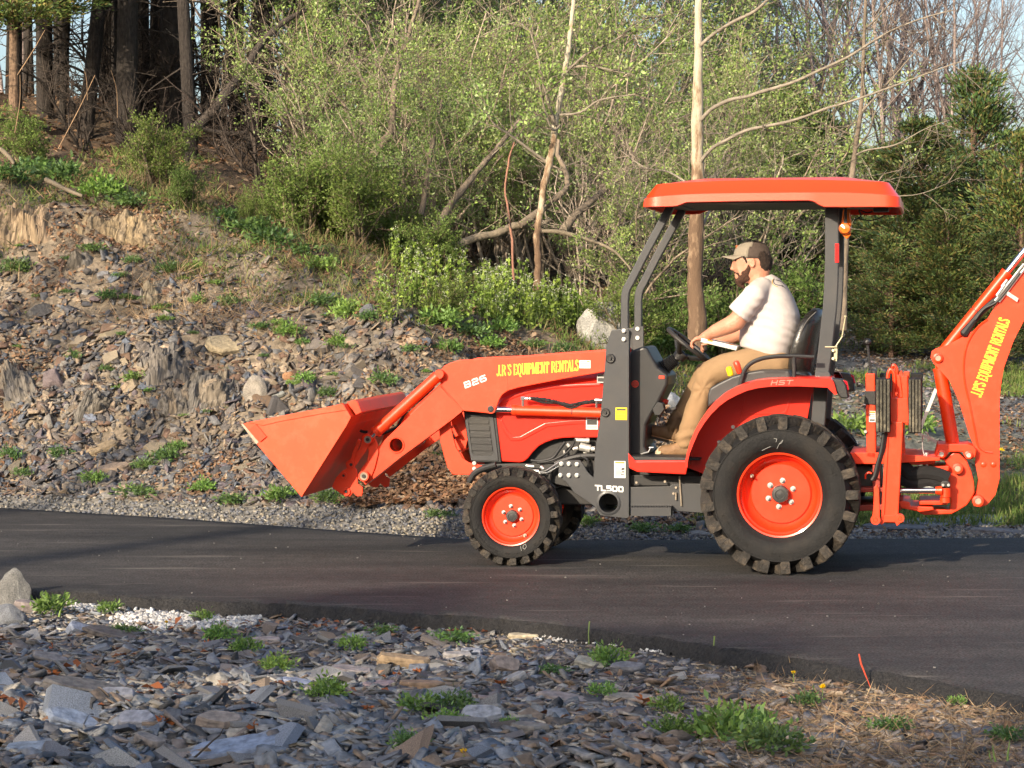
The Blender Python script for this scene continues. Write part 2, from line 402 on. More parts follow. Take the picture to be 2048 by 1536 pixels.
GREASE = mat('engine_black', (.014, .014, .015), .5, var=.3, scale=20)
WORN = mat('worn_steel', (.32, .27, .21), .5, metal=.5, var=.3, scale=20)
HOSE = mat('hose_black', (.012, .012, .013), .55, var=.2)
WHITE = mat('white_print', (.72, .72, .70), .5, var=.03)
YELT = mat('yellow_print', (.86, .62, .03), .5, var=.03)
YEL = mat('yellow_plastic', (.85, .58, .01), .4, var=.03)
REDP = mat('red_plastic', (.75, .05, .02), .35, var=.03)
AMBER = mat('amber_lens', (.75, .16, .02), .12, var=.05, coat=1)
INK = mat('black_print', (.03, .03, .03), .5, var=.03)
LGREY = mat('grey_print', (.38, .38, .37), .5, var=.03)

tr = empty('backhoe_tractor', ORG, -AL)
tag(tr, 'orange compact tractor with front loader, canopy and backhoe driving on the asphalt', 'tractor')

# --- wheels
def make_wheel(cpx, cpy, v0, width, R, rimR, kind, far=False):
    c = T(cpx, cpy, v0 + width * .5) if False else None
    big = kind == 'rear'
    cx, cz = (HUBR if big else HUBF)
    s = -1 if far else 1
    vb = v0 if not far else mir(v0)
    Y = lambda q: vb + s * q
    rd = MB()
    pr = [(rimR, .055 * width / .3), (rimR * 1.012, .045 * width / .3), (rimR * 1.005, .035 * width / .3), (rimR * .965, .038 * width / .3), (rimR * .945, .075 * width / .3),
          (rimR * .90, .085 * width / .3), (rimR * .875, .13 * width / .3), (rimR * .80, .155 * width / .3), (rimR * .74, .165 * width / .3), (rimR * .70, .150 * width / .3), (rimR * .21, .148 * width / .3), (0.001, .148 * width / .3)]
    rd.lathe([(r, Y(q)) for r, q in pr], cx, cz, 56)
    rd.lathe([(rimR * .94, Y(.075 * width / .3)), (rimR * .94, Y(width * .8)), (rimR * 1.0, Y(width * .86))], cx, cz, 40)
    wheel = rd.build('wheel', mat('wheel_orange', (.82, .040, .008), .36, var=.04, scale=4, coat=.3, dirt=(.35, .10, .05), dscale=6, damt=.2), tr, smooth=True, label=('large rear wheel' if big else 'small front wheel'))
    ty = MB(); w = width
    if big: tp = [(rimR * .99, .05), (rimR * 1.03, .035), (rimR * 1.12, .018), (rimR * 1.13, .014), (rimR * 1.3, .002), (rimR * 1.42, .0), (rimR * 1.535, .004), (rimR * 1.54, -.001), (rimR * 1.565, -.001), (rimR * 1.575, .008), (rimR * 1.63, .03), (rimR * 1.68, .07), (rimR * 1.70, w / 2)]
    else: tp = [(rimR * .99, .035), (rimR * 1.03, .022), (rimR * 1.12, .010), (rimR * 1.3, .0), (rimR * 1.365, .002), (rimR * 1.37, -.002), (rimR * 1.40, -.002), (rimR * 1.41, .006), (rimR * 1.47, .02), (rimR * 1.52, .045), (rimR * 1.54, w / 2)]
    full = [(r, Y(q)) for r, q in tp] + [(r, Y(w - q)) for r, q in reversed(tp[:-1])]
    ty.lathe(full, cx, cz, 72)
    ty.build('tyre', RUBB, wheel, smooth=True, angle=50)
    # lugs, both flanks, staggered
    lg = MB(); nl = 21 if big else 20
    rt = tp[-1][0]
    lastr = None
    rng = random.Random(5 + big)
    for side in (0, 1):
        for i in range(nl):
            th = 2 * math.pi * (i + .5 * side) / nl + (.07 if not big else .02) + rng.uniform(-.008, .008)
            # stations along the width: (v, angle offset, half-width angle at base, base radius, top radius)
            hw = (.074 if big else .082)
            st = [(.000, .0, hw * .80, rt * .915, rt * .925), (.001, .0, hw * .86, rt * .93, R * .982), (.014, .0, hw * .90, rt * .95, R * .999), (.05 if big else .035, .06, hw * .85, rt * .96, R), (w * .40, .20, hw * .75, rt * .96, R), (w * .56, .30, hw * .85, rt * .96, R * .998)]
            vs = []
            for (q, da, h_, rb, ro) in st:
                q2 = q if side == 0 else w - q
                a = th + s * 0 + (da if True else 0) * -1
                for rr, hh in ((rb, h_ * 1.12), (ro, h_ * .88)):
                    for sg in (-1, 1):
                        t = a + sg * hh
                        vs.append((cx + rr * math.cos(t), Y(q2 - (.004 if q < .01 and side == 0 else (-.004 if q < .01 else 0))), cz + rr * math.sin(t)))
            fs = []
            for k in range(len(st) - 1):
                a0 = k * 4; b0 = a0 + 4   # order: base-, base+, top-, top+
                fs += [(a0 + 2, a0 + 3, b0 + 3, b0 + 2), (a0, a0 + 2, b0 + 2, b0), (a0 + 1, b0 + 1, b0 + 3, a0 + 3), (a0, b0, b0 + 1, a0 + 1)]
            e = (len(st) - 1) * 4
            fs += [(0, 1, 3, 2), (e, e + 2, e + 3, e + 1)]
            lg.add(vs, fs)
    lg.build('tread_lugs', TREAD, wheel, bevel=.006, seg=1)
    if not far:
        ml = MB(); rl = rimR * (1.36 if big else 1.24); rh = .020 if big else .012; rgl = random.Random(3)
        for a0, nn_ in ((200, 11), (262, 7), (312, 10), (20, 9), (100, 8)):
            for k_ in range(nn_):
                if rgl.random() < .15: continue
                t0 = math.radians(a0 + k_ * (3.6 if big else 4.6)); dt = math.radians(1.1 if big else 1.5)
                for (u0, u1, q0, q1) in rgl.choice([((0, .3, 0, 1), (0, 1, 0, .25), (.7, 1, 0, 1)), ((0, .3, 0, 1), (0, 1, .4, .6), (0, 1, .8, 1)), ((.35, .65, 0, 1), (0, 1, .8, 1)), ((0, .3, 0, 1), (0, 1, 0, .2))]):
                    vs_ = [(cx + (rl + rh * q) * math.cos(t0 + dt * 2 * u), Y(y_), cz + (rl + rh * q) * math.sin(t0 + dt * 2 * u)) for y_ in (-.0018, .004) for u, q in ((u0, q0), (u1, q0), (u1, q1), (u0, q1))]
                    ml.add(vs_, [(0, 1, 2, 3), (4, 7, 6, 5), (0, 4, 5, 1), (1, 5, 6, 2), (2, 6, 7, 3), (3, 7, 4, 0)])
        ml.build('sidewall_moulding', RUBB, wheel)
    hb = MB(); hr = rimR * .21
    hb.lathe([(hr, Y(.16 * w / .3)), (hr, Y(.10 * w / .3)), (hr * .9, Y(.09 * w / .3)), (hr * .55, Y(.088 * w / .3)), (hr * .5, Y(.095 * w / .3)), (0.001, Y(.093 * w / .3))], cx, cz, 28)
    hb.build('hub_cap', mat('hub_black', (.03, .03, .03), .4, var=.1, coat=.3), wheel, smooth=True)
    if not far:
        br = rimR * (.315 if big else .335)
        for i in range(6):
            t = math.radians(60 * i + (22 if big else 40))
            bb = MB(); px_, pz_ = cx + br * math.cos(t), cz + br * math.sin(t); q = .148 * w / .3
            bb.cyl((px_, Y(q), pz_), (px_, Y(q - .006), pz_), rimR * .068, 14)
            bb.cyl((px_, Y(q - .006), pz_), (px_, Y(q - .020), pz_), rimR * .045, 6)
            bb.cyl((px_, Y(q - .020), pz_), (px_, Y(q - .030), pz_), rimR * .026, 8)
            bb.build('wheel_bolt', STEEL, wheel)
        vt = MB(); t = math.radians(148 if big else -55); rr = rimR * .80
        p = Vector((cx + rr * math.cos(t), Y(.13 * w / .3), cz + rr * math.sin(t)))
        vt.cyl(p, p + Vector((0, -.05 * w / .3, 0)), .006, 8); vt.cyl(p + Vector((0, 0, 0)), p + Vector((0, -.02, 0)), .012, 10)
        vt.build('valve', WORN, wheel)
    # chalk marks on the sidewall
    return wheel
h_ = T(1558, 987, .0); HUBR = (h_.x, .494)
h2 = T(1020, 1030, .14); HUBF = (h2.x, .316)
make_wheel(0, 0, 0.0, .31, .494, .262, 'rear')
make_wheel(0, 0, 0.0, .31, .494, .262, 'rear', far=True)
make_wheel(0, 0, .14, .18, .316, .187, 'front')
make_wheel(0, 0, .14, .18, .316, .187, 'front', far=True)
def flatline(name, segs, v, w, material, parent, eps=.0012):
    """thin painted strokes lying on a face that looks towards -y"""
    m = MB()
    for i, s in enumerate(segs):
        for j in range(len(s) - 1):
            a = T(*s[j], v); b = T(*s[j + 1], v); d = (b - a); d.normalize(); n = Vector((-d.z, 0, d.x)) * w / 2
            e = v - eps - .00012 * (i + j % 3)
            a = a - d * w * .35; b = b + d * w * .35
            m.add([(a.x + n.x, e, a.z + n.z), (a.x - n.x, e, a.z - n.z), (b.x - n.x, e, b.z - n.z), (b.x + n.x, e, b.z + n.z)], [(0, 1, 2, 3)])
    return m.build(name, material, parent)
flatline('chalk_mark', [[(1548, 877), (1554, 878), (1552, 884)], [(1566, 880), (1559, 887), (1554, 897)], [(1566, 880), (1563, 886), (1558, 888)], [(1524, 901), (1532, 897), (1541, 893)]], .0, .0028, mat('chalk', (.24, .24, .23), .9), tr, .004)
flatline('chalk_mark', [[(1047, 1090), (1051, 1088), (1053, 1093), (1050, 1098), (1046, 1096), (1047, 1090)], [(1041, 1092), (1043, 1101)]], .14, .003, MATS['chalk'], tr, .004)
for far_ in (0,):
    pass

# --- axles and belly
ax = MB()
ax.cyl((HUBF[0], .26, HUBF[1]), (HUBF[0], mir(.26), HUBF[1]), .05, 16)
ax.cyl((HUBF[0], .24, HUBF[1]), (HUBF[0], .36, HUBF[1]), .09, 16); ax.cyl((HUBF[0], mir(.24), HUBF[1]), (HUBF[0], mir(.36), HUBF[1]), .09, 16)
ax.cyl((HUBR[0], .17, HUBR[1]), (HUBR[0], mir(.17), HUBR[1]), .09, 16)
ax.box(HUBR[0] - .25, HUBR[0] + .25, .5, .89, .33, .72)
ax.box(HUBF[0] + .05, HUBR[0] - .1, .56, .83, .36, .55)
ax.build('axle', GREASE, tr, bevel=.01)
en = MB()
en.prism(TP([(1040, 920), (1060, 876), (1200, 872), (1200, 940), (1100, 985), (1040, 940)], .60), .52, .87)
en.build('engine_block', GREASE, tr, bevel=.01)
for v in (.47, .89):
    fr = MB()
    fr.prism(TP([(945, 928), (1040, 926), (1118, 928), (1200, 915), (1400, 945), (1400, 985), (1190, 985), (1100, 965), (945, 940)], .5), v, v + .03)
    fr.build('chassis_rail', mat('chassis_black', (.014, .014, .015), .5, dirt=(.05, .045, .035), damt=.4), tr, bevel=.005)
# engine bits
def part_cyl(name, a, b, r, m, v, v2=None, n=18, r2=None, parent=tr, bevel=.002):
    q = MB(); q.cyl(T(*a, v), T(*b, v if v2 is None else v2), r, n, r2); return q.build(name, m, parent, smooth=True, bevel=0)
eb = MB()
eb.cyl(T(1150, 880, .46), T(1178, 881, .46), .014, 14); eb.cyl(T(1172, 881, .455), T(1179, 881, .455), .017, 10)
eb.cyl(T(1160, 893, .46), T(1181, 898, .46), .027, 16); eb.cyl(T(1181, 898, .46), T(1190, 898, .46), .018, 16)
eb.cyl(T(1146, 898, .46), T(1156, 896, .46), .014, 12); eb.cyl(T(1134, 888, .47), T(1139, 893, .47), .014, 12)
eb.cyl(T(1128, 900, .47), T(1130, 915, .47), .008, 10)
eb.box(*[f(T(1166, 886, .46).x) for f in (lambda q: q, lambda q: q + .06)], .47, .50, T(0, 905, .46).z, T(0, 880, .46).z)
eb.build('starter_motor', ALU, tr, smooth=True)
eh = MB()
eh.tube([T(*p, .45) for p in spline([(1062, 921), (1080, 922), (1105, 916), (1118, 900), (1130, 884)], 5)], .010, 8)
eh.tube([T(*p, .445) for p in spline([(1075, 925), (1100, 922), (1130, 908), (1146, 890), (1150, 878)], 5)], .007, 8)
eh.tube([T(*p, .44) for p in spline([(1110, 928), (1130, 920), (1160, 913), (1195, 912)], 5)], .020, 8)
eh.tube([T(*p, .43) for p in spline([(1160, 912), (1175, 920), (1178, 940), (1190, 955)], 5)], .010, 8)
eh.tube([T(*p, .43) for p in spline([(1118, 928), (1102, 945), (1100, 965), (1110, 975)], 5)], .012, 8)
eh.build('engine_hoses', HOSE, tr, smooth=True)
cp = MB()
cp.tube([T(*p, .40) for p in spline([(1119, 924), (1105, 933), (1090, 942), (1078, 944)], 4)], .004, 6)
cp.tube([T(*p, .40) for p in spline([(1121, 930), (1108, 938), (1095, 945), (1080, 946)], 4)], .004, 6)
cp.cyl(T(1052, 931, .40), T(1068, 933, .40), .010, 10); cp.cyl(T(1062, 941, .40), T(1078, 942, .40), .010, 10); cp.cyl(T(1081, 933, .40), T(1087, 938, .40), .013, 8)
cp.box(T(1078, 0, .4).x, T(1081, 0, .4).x, .39, .42, T(0, 946, .4).z, T(0, 926, .4).z)
cp.build('hydraulic_coupling', STEEL, tr, smooth=True)

# --- hood
hood_side = [(992, 826), (997, 808), (1005, 797), (1030, 787), (1056, 779), (1108, 770), (1160, 767), (1215, 765), (1215, 875), (1150, 875), (1126, 876), (1108, 879), (1091, 885), (1078, 892), (1066, 904), (1056, 917), (1048, 923), (1040, 925), (1004, 923)]
hs_ = MB(); hp = TP(hood_side, .46)
hs_.prism(hp, .455, .475); hs_.prism(hp, mir(.475), mir(.455))
hood = hs_.build('hood', RED, tr, bevel=.008, seg=3)
ht = MB(); line = TP([(992, 826), (997, 808), (1005, 797), (1030, 787), (1056, 779), (1108, 770), (1160, 767), (1215, 765)], .46)
vs = []; ns = 17
for x, z in line:
    for k in range(ns):
        s_ = k / (ns - 1); e = (1 - abs(2 * s_ - 1) ** 3.2) ** (1 / 2.6)
        vs.append((x - (.03 * e if x < line[2][0] + .02 else 0), .462 + s_ * (.466), z + .085 * e))
fs = [(i * ns + k, i * ns + k + 1, (i + 1) * ns + k + 1, (i + 1) * ns + k) for i in range(len(line) - 1) for k in range(ns - 1)]
ht.add(vs, fs); ht.build('hood_top', RED, hood, smooth=True, angle=60)
# pressed shoulder line on the side panel
cr = MB()
cr.prism(TP([(1003, 838), (1015, 862), (1026, 874), (1040, 873), (1060, 862), (1090, 846), (1140, 841), (1212, 838), (1212, 846), (1142, 849), (1094, 854), (1064, 870), (1042, 881), (1022, 882), (1009, 866), (1000, 842)], .45), .4495, .458)
cr.build('side_crease', RED, hood, bevel=.0035, seg=3)
cr = MB(); cr.prism(TP([(1004, 800), (1030, 790), (1056, 782), (1108, 773), (1160, 770), (1212, 768), (1212, 771), (1160, 774), (1108, 777), (1056, 786), (1030, 795), (1006, 806)], .45), .4475, .458)
cr.build('side_crease', RED, hood, bevel=.004, seg=2)
# grille
gr = MB(); gp = TP([(925, 812), (990, 812), (993, 826), (1003, 922), (1003, 926), (944, 925), (938, 905)], .46)
gr.prism(gp, .462, mir(.462)); grille = gr.build('grille', BLACKP, tr, bevel=.008)
gf_ = MB(); gf_.prism(TP([(928, 826), (986, 829), (997, 922), (942, 921)], .455), .4545, .4625, holes=[TP([(935, 832), (975, 834), (979, 838), (987, 905), (984, 912), (947, 912), (944, 905)], .455)])
gf_.build('grille_frame', CHAR, grille, bevel=.002)
for i in range(6):
    y = 837 + i * 13.5; x0 = 932 + i * 2.2; x1 = 978 + i * 1.8
    q = MB(); q.prism(TP([(x0, y), (x1, y + 1.5), (x1, y + 11.5), (x0 + 1.5, y + 10.5)], .458), .458, .4635); q.build('grille_slat', BLACKP, grille, bevel=.0025)
# brush guard
bgd = MB()
side = [(876, 845), (925, 820), (932, 850), (936, 878), (942, 905), (930, 912), (922, 902), (913, 885), (905, 868), (906, 905), (915, 930), (930, 935), (963, 932), (953, 945), (942, 950), (905, 949), (893, 932), (886, 905), (880, 875)]
side = [(878, 858), (901, 842), (905, 870), (912, 895), (920, 907), (926, 917), (938, 925), (965, 931), (957, 941), (945, 950), (905, 949), (895, 935), (888, 912), (880, 880)]
bgd.prism(TP(side, .43), .43, .442)
guard = bgd.build('brush_guard', ORANGE, tr, bevel=.003)
q = MB(); q.prism(TP(side, .43), mir(.442), mir(.43)); q.build('guard_side', ORANGE, guard, bevel=.003)
for i, (x, y, hgt) in enumerate([(905, 852, 20), (910, 880, 20), (921, 905, 20)]):
    q = MB(); a = T(x, y, .43); b = T(x + 5, y + hgt, .43)
    q.prism([(a.x - .02, a.z), (a.x, a.z + .004), (b.x + .02, b.z), (b.x, b.z - .006)], .44, mir(.44)); q.build('guard_bar', ORANGE, guard, bevel=.003)
for v in (.52, .84):
    q = MB(); q.prism(TP([(901, 843), (922, 822), (930, 850), (934, 880), (928, 905), (916, 895), (908, 875)], .5), v, v + .01); q.build('guard_plate', ORANGE, guard, bevel=.003)
for p in ((949, 937), (949, 926)):
    q = MB(); c = T(*p, .43); q.cyl((c.x, .431, c.z), (c.x, .418, c.z), .013, 12); q.build('bolt', STEEL, guard)
q = MB(); q.tube([T(*p, .40) for p in spline([(938, 964), (948, 948), (965, 938), (992, 930)], 5)], .022, 10); q.build('steering_ram', GREASE, tr, smooth=True)

# --- loader mast (both sides)
mast_o = [(1223, 660), (1258, 656), (1258, 1034), (1254, 1037), (1200, 1031), (1188, 1012), (1172, 1001), (1148, 985), (1133, 965), (1122, 957), (1117, 945), (1117, 927), (1128, 921), (1160, 920), (1167, 930), (1176, 945), (1187, 955), (1190, 900), (1200, 840), (1209, 740), (1212, 695)]
ring = lambda c, r, n=26: [(c[0] + r * math.cos(2 * math.pi * i / n), c[1] + r * math.sin(2 * math.pi * i / n)) for i in range(n)]
for far in (0, 1):
    m = MB(); v0, v1 = (.335, .349) if not far else (mir(.349), mir(.335))
    m.prism(TP(mast_o, .335), v0, v1, holes=[TP(ring((1217, 1006), 19), .335)])
    # rear flange and front flange give the folded plate its depth
    a, b = (v1 + .0005, v1 + .05) if not far else (v0 - .05, v0 - .0005)
    m.prism(TP([(1252, 660), (1258, 660), (1258, 1030), (1252, 1030)], .335), a, b)
    m.prism(TP([(1223, 662), (1228, 662), (1216, 720), (1206, 840), (1196, 940), (1190, 940), (1200, 840), (1211, 720)], .335), a, b)
    mast = m.build('loader_mast', CHAR, tr, bevel=.004)
    if not far:
        c = T(1217, 1006, .335)
        q = MB(); q.lathe([(.062, .349), (.062, .328), (.070, .328), (.080, .333), (.080, .336)], c.x, c.z, 36)
        q.lathe([(.0615, .335), (.0615, mir(.335))], c.x, c.z, 36); q.build('torque_tube', CHAR, mast, smooth=True)
        for p, r in (((1221, 717), .031), ((1211, 825), .029)):
            c = T(*p, .335); q = MB(); q.lathe([(.001, .318), (r * .35, .318), (r * .4, .323), (r * .8, .322), (r, .326), (r, .336)], c.x, c.z, 26); q.cyl((c.x, .32, c.z), (c.x, .309, c.z), r * .3, 6); q.build('pivot_pin', BLACKP, mast, smooth=True)
        for p in ((1123, 928), (1138, 928), (1154, 929), (1121, 951), (1138, 951), (1154, 951), (1248, 662), (1248, 679)):
            c = T(*p, .335); q = MB(); q.cyl((c.x, .336, c.z), (c.x, .331, c.z), .0155, 16); q.cyl((c.x, .331, c.z), (c.x, .318, c.z), .0125, 6); q.build('bolt', STEEL, mast, bevel=.0015)

# --- stroke lettering
GL = {
 'J': (.55, [[(.42, 1), (.42, .25), (.32, .05), (.12, .02), (.02, .18)]], [(.42, 1)]),
 '.': (.3, [[(.12, .0), (.12, .1)]], []),
 'R': (.78, [[(.14, 0), (.14, 1)], [(.14, .97), (.45, .97), (.6, .85), (.6, .62), (.45, .5), (.14, .5)], [(.4, .5), (.72, .02)]], [(.14, 0), (.14, 1), (.72, .02)]),
 "'": (.34, [[(.10, 1.02), (.10, .90)], [(.18, 1.02), (.18, .88)], [(.24, 1.0), (.22, .84), (.10, .66)]], []),
 'S': (.6, [[(.52, .8), (.45, .95), (.28, 1), (.1, .9), (.1, .68), (.28, .55), (.46, .42), (.52, .22), (.42, .05), (.22, .0), (.1, .06), (.05, .25)]], []),
 'E': (.68, [[(.14, 0), (.14, 1)], [(.14, .97), (.58, .97), (.58, .82)], [(.14, .52), (.45, .52)], [(.14, .03), (.58, .03), (.6, .2)]], [(.14, 0), (.14, 1)]),
 'Q': (.8, [[(.4, 1), (.15, .85), (.08, .5), (.15, .15), (.4, 0), (.65, .15), (.72, .5), (.65, .85), (.4, 1)], [(.4, .05), (.6, -.2), (.78, -.22)]], []),
 'U': (.8, [[(.14, 1), (.14, .25), (.25, .04), (.42, 0), (.58, .06), (.66, .28), (.66, 1)]], [(.14, 1), (.66, 1)]),
 'I': (.36, [[(.17, 0), (.17, 1)]], [(.17, 0), (.17, 1)]),
 'P': (.68, [[(.14, 0), (.14, 1)], [(.14, .97), (.45, .97), (.6, .85), (.6, .6), (.45, .47), (.14, .47)]], [(.14, 0), (.14, 1)]),
 'M': (.98, [[(.14, 0), (.14, 1)], [(.14, 1), (.48, .05), (.84, 1)], [(.84, 1), (.84, 0)]], [(.14, 0), (.14, 1), (.84, 0), (.84, 1)]),
 'N': (.8, [[(.14, 0), (.14, 1)], [(.14, 1), (.66, .0)], [(.66, 0), (.66, 1)]], [(.14, 0), (.14, 1), (.66, 1)]),
 'T': (.68, [[(.34, 0), (.34, 1)], [(.04, .8), (.06, .97), (.62, .97), (.64, .8)]], [(.34, 0)]),
 'A': (.76, [[(.08, 0), (.38, 1)], [(.38, 1), (.68, 0)], [(.2, .35), (.56, .35)]], [(.08, 0), (.68, 0)]),
 'L': (.64, [[(.14, 0), (.14, 1)], [(.14, .03), (.56, .03), (.6, .24)]], [(.14, 0), (.14, 1)]),
 ' ': (.36, [], [])}
SANS = {
 'B': (1.0, [[(.1, .08), (.1, .92)], [(.1, .92), (.78, .92), (.88, .80), (.88, .62), (.78, .5), (.1, .5)], [(.78, .5), (.9, .38), (.9, .2), (.8, .08), (.1, .08)]]),
 '2': (1.0, [[(.1, .80), (.2, .92), (.8, .92), (.9, .80), (.9, .62), (.8, .5), (.2, .5), (.1, .38), (.1, .08), (.9, .08)]]),
 '6': (1.0, [[(.88, .92), (.22, .92), (.1, .80), (.1, .2), (.2, .08), (.8, .08), (.9, .2), (.9, .42), (.8, .54), (.1, .54)]]),
 'T': (1.0, [[(.0, .92), (1.0, .92)], [(.5, .92), (.5, .08)]]),
 'L': (.95, [[(.1, .92), (.1, .08), (.9, .08)]]),
 '5': (1.0, [[(.9, .92), (.1, .92), (.1, .56), (.8, .56), (.9, .45), (.9, .2), (.8, .08), (.08, .08)]]),
 '0': (1.05, [[(.2, .92), (.8, .92), (.92, .8), (.92, .2), (.8, .08), (.2, .08), (.08, .2), (.08, .8), (.2, .92)]]),
 'H': (1.0, [[(.1, 0), (.1, 1)], [(.9, 0), (.9, 1)], [(.1, .5), (.9, .5)]]),
 'S': (1.0, [[(.92, .92), (.2, .92), (.1, .82), (.1, .62), (.2, .52), (.8, .52), (.9, .42), (.9, .18), (.8, .08), (.08, .08)]])}
def lettering(text, o, xd, yd, serif, material, parent, v, thick=.12, gap=.1, shear=0.0, name='lettering'):
    """o: (x,z) lower-left; xd, yd: 2D vectors of the whole text length and of the cap height"""
    T_ = GL if serif else SANS
    adv = [T_[c][0] for c in text]; tot = sum(adv) + gap * (len(text) - 1)
    ox, oz = o; m = MB(); pen = 0; lay = 0
    L = math.hypot(*xd); Hh = math.hypot(*yd); ux = (xd[0] / tot, xd[1] / tot)
    def PT(a, b):
        a = a + shear * b
        return (ox + ux[0] * a + yd[0] * b, oz + ux[1] * a + yd[1] * b)
    sx = L / tot
    def stroke(p, q, w0):
        nonlocal lay
        a = PT(*p); b = PT(*q); dx, dz = b[0] - a[0], b[1] - a[1]; l = math.hypot(dx, dz) or 1e-6
        dx /= l; dz /= l; e = w0 * .35
        a = (a[0] - dx * e, a[1] - dz * e); b = (b[0] + dx * e, b[1] + dz * e)
        n = (-dz * w0 / 2, dx * w0 / 2); yy = v - .0008 - .00008 * (lay % 12); lay += 1
        m.add([(a[0] + n[0], yy, a[1] + n[1]), (a[0] - n[0], yy, a[1] - n[1]), (b[0] - n[0], yy, b[1] - n[1]), (b[0] + n[0], yy, b[1] + n[1])], [(0, 1, 2, 3)])
    for c, ad in zip(text, adv):
        g = T_[c]
        for s in g[1]:
            for i in range(len(s) - 1):
                (x0, y0), (x1, y1) = s[i], s[i + 1]
                dxx, dyy = abs(x1 - x0) * sx, abs(y1 - y0) * Hh
                vert = dyy / (math.hypot(dxx, dyy) + 1e-9)
                w0 = thick * Hh * ((.35 + .65 * vert) if serif else 1)
                stroke((pen + x0, y0), (pen + x1, y1), w0)
        if serif:
            for (x, y) in g[2]: stroke((pen + x - .11, y), (pen + x + .11, y), thick * Hh * .35)
        pen += ad + gap
    return m.build(name, material, parent)
def text_px(text, p0, p1, up, v, serif, material, parent, **k):
    a = T(*p0, v); b = T(*p1, v); u = T(*up, v)
    return lettering(text, (a.x, a.z), (b.x - a.x, b.z - a.z), (u.x - a.x, u.z - a.z), serif, material, parent, v, **k)
mast_near = [o for o in bpy.data.objects if o.name == 'loader_mast'][0]
text_px('TL500', (1191, 981), (1247, 984), (1189.5, 970), .3345, False, WHITE, mast_near, thick=.25, gap=.22, shear=.12)
def sticker(p, q, v, parent, base, rows, name='warning_label'):
    """flat printed label between pixel corners, rows: (x0,y0,x1,y1,material) in label fractions"""
    a = T(*p, v); b = T(*q, v); m = MB(); m.box(a.x, b.x, v - .0012, v + .002, b.z, a.z); o = m.build(name, base, parent)
    for i, (x0, y0, x1, y1, mt) in enumerate(rows):
        k = MB(); W_, H_ = b.x - a.x, a.z - b.z
        k.add([(a.x + x0 * W_, v - .0018, a.z - y0 * H_), (a.x + x0 * W_, v - .0018, a.z - y1 * H_), (a.x + x1 * W_, v - .0018, a.z - y1 * H_), (a.x + x1 * W_, v - .0018, a.z - y0 * H_)], [(0, 1, 2, 3)])
        kk = k.build('print', mt, parent)
    return o
ORP = mat('orange_print', (.8, .25, .03), .5)
sticker((1231, 815), (1254, 840), .334, mast_near, YEL, [(.1, .1, .9, .24, INK), (.3, .42, .6, .47, ORP), (.12, .55, .88, .60, ORP), (.2, .75, .8, .8, ORP)])
lab = [(.08, .04, .92, .14, ORP)] + [(.1, .38 + .07 * i, .55 + .2 * ((i * 7) % 3) / 2, .41 + .07 * i, INK) for i in range(8)] + [(.66, .40, .92, .52, INK), (.66, .60, .92, .68, INK), (.6, .78, .92, .84, INK)]
sticker((1228.5, 922), (1251, 956), .334, mast_near, WHITE, lab)

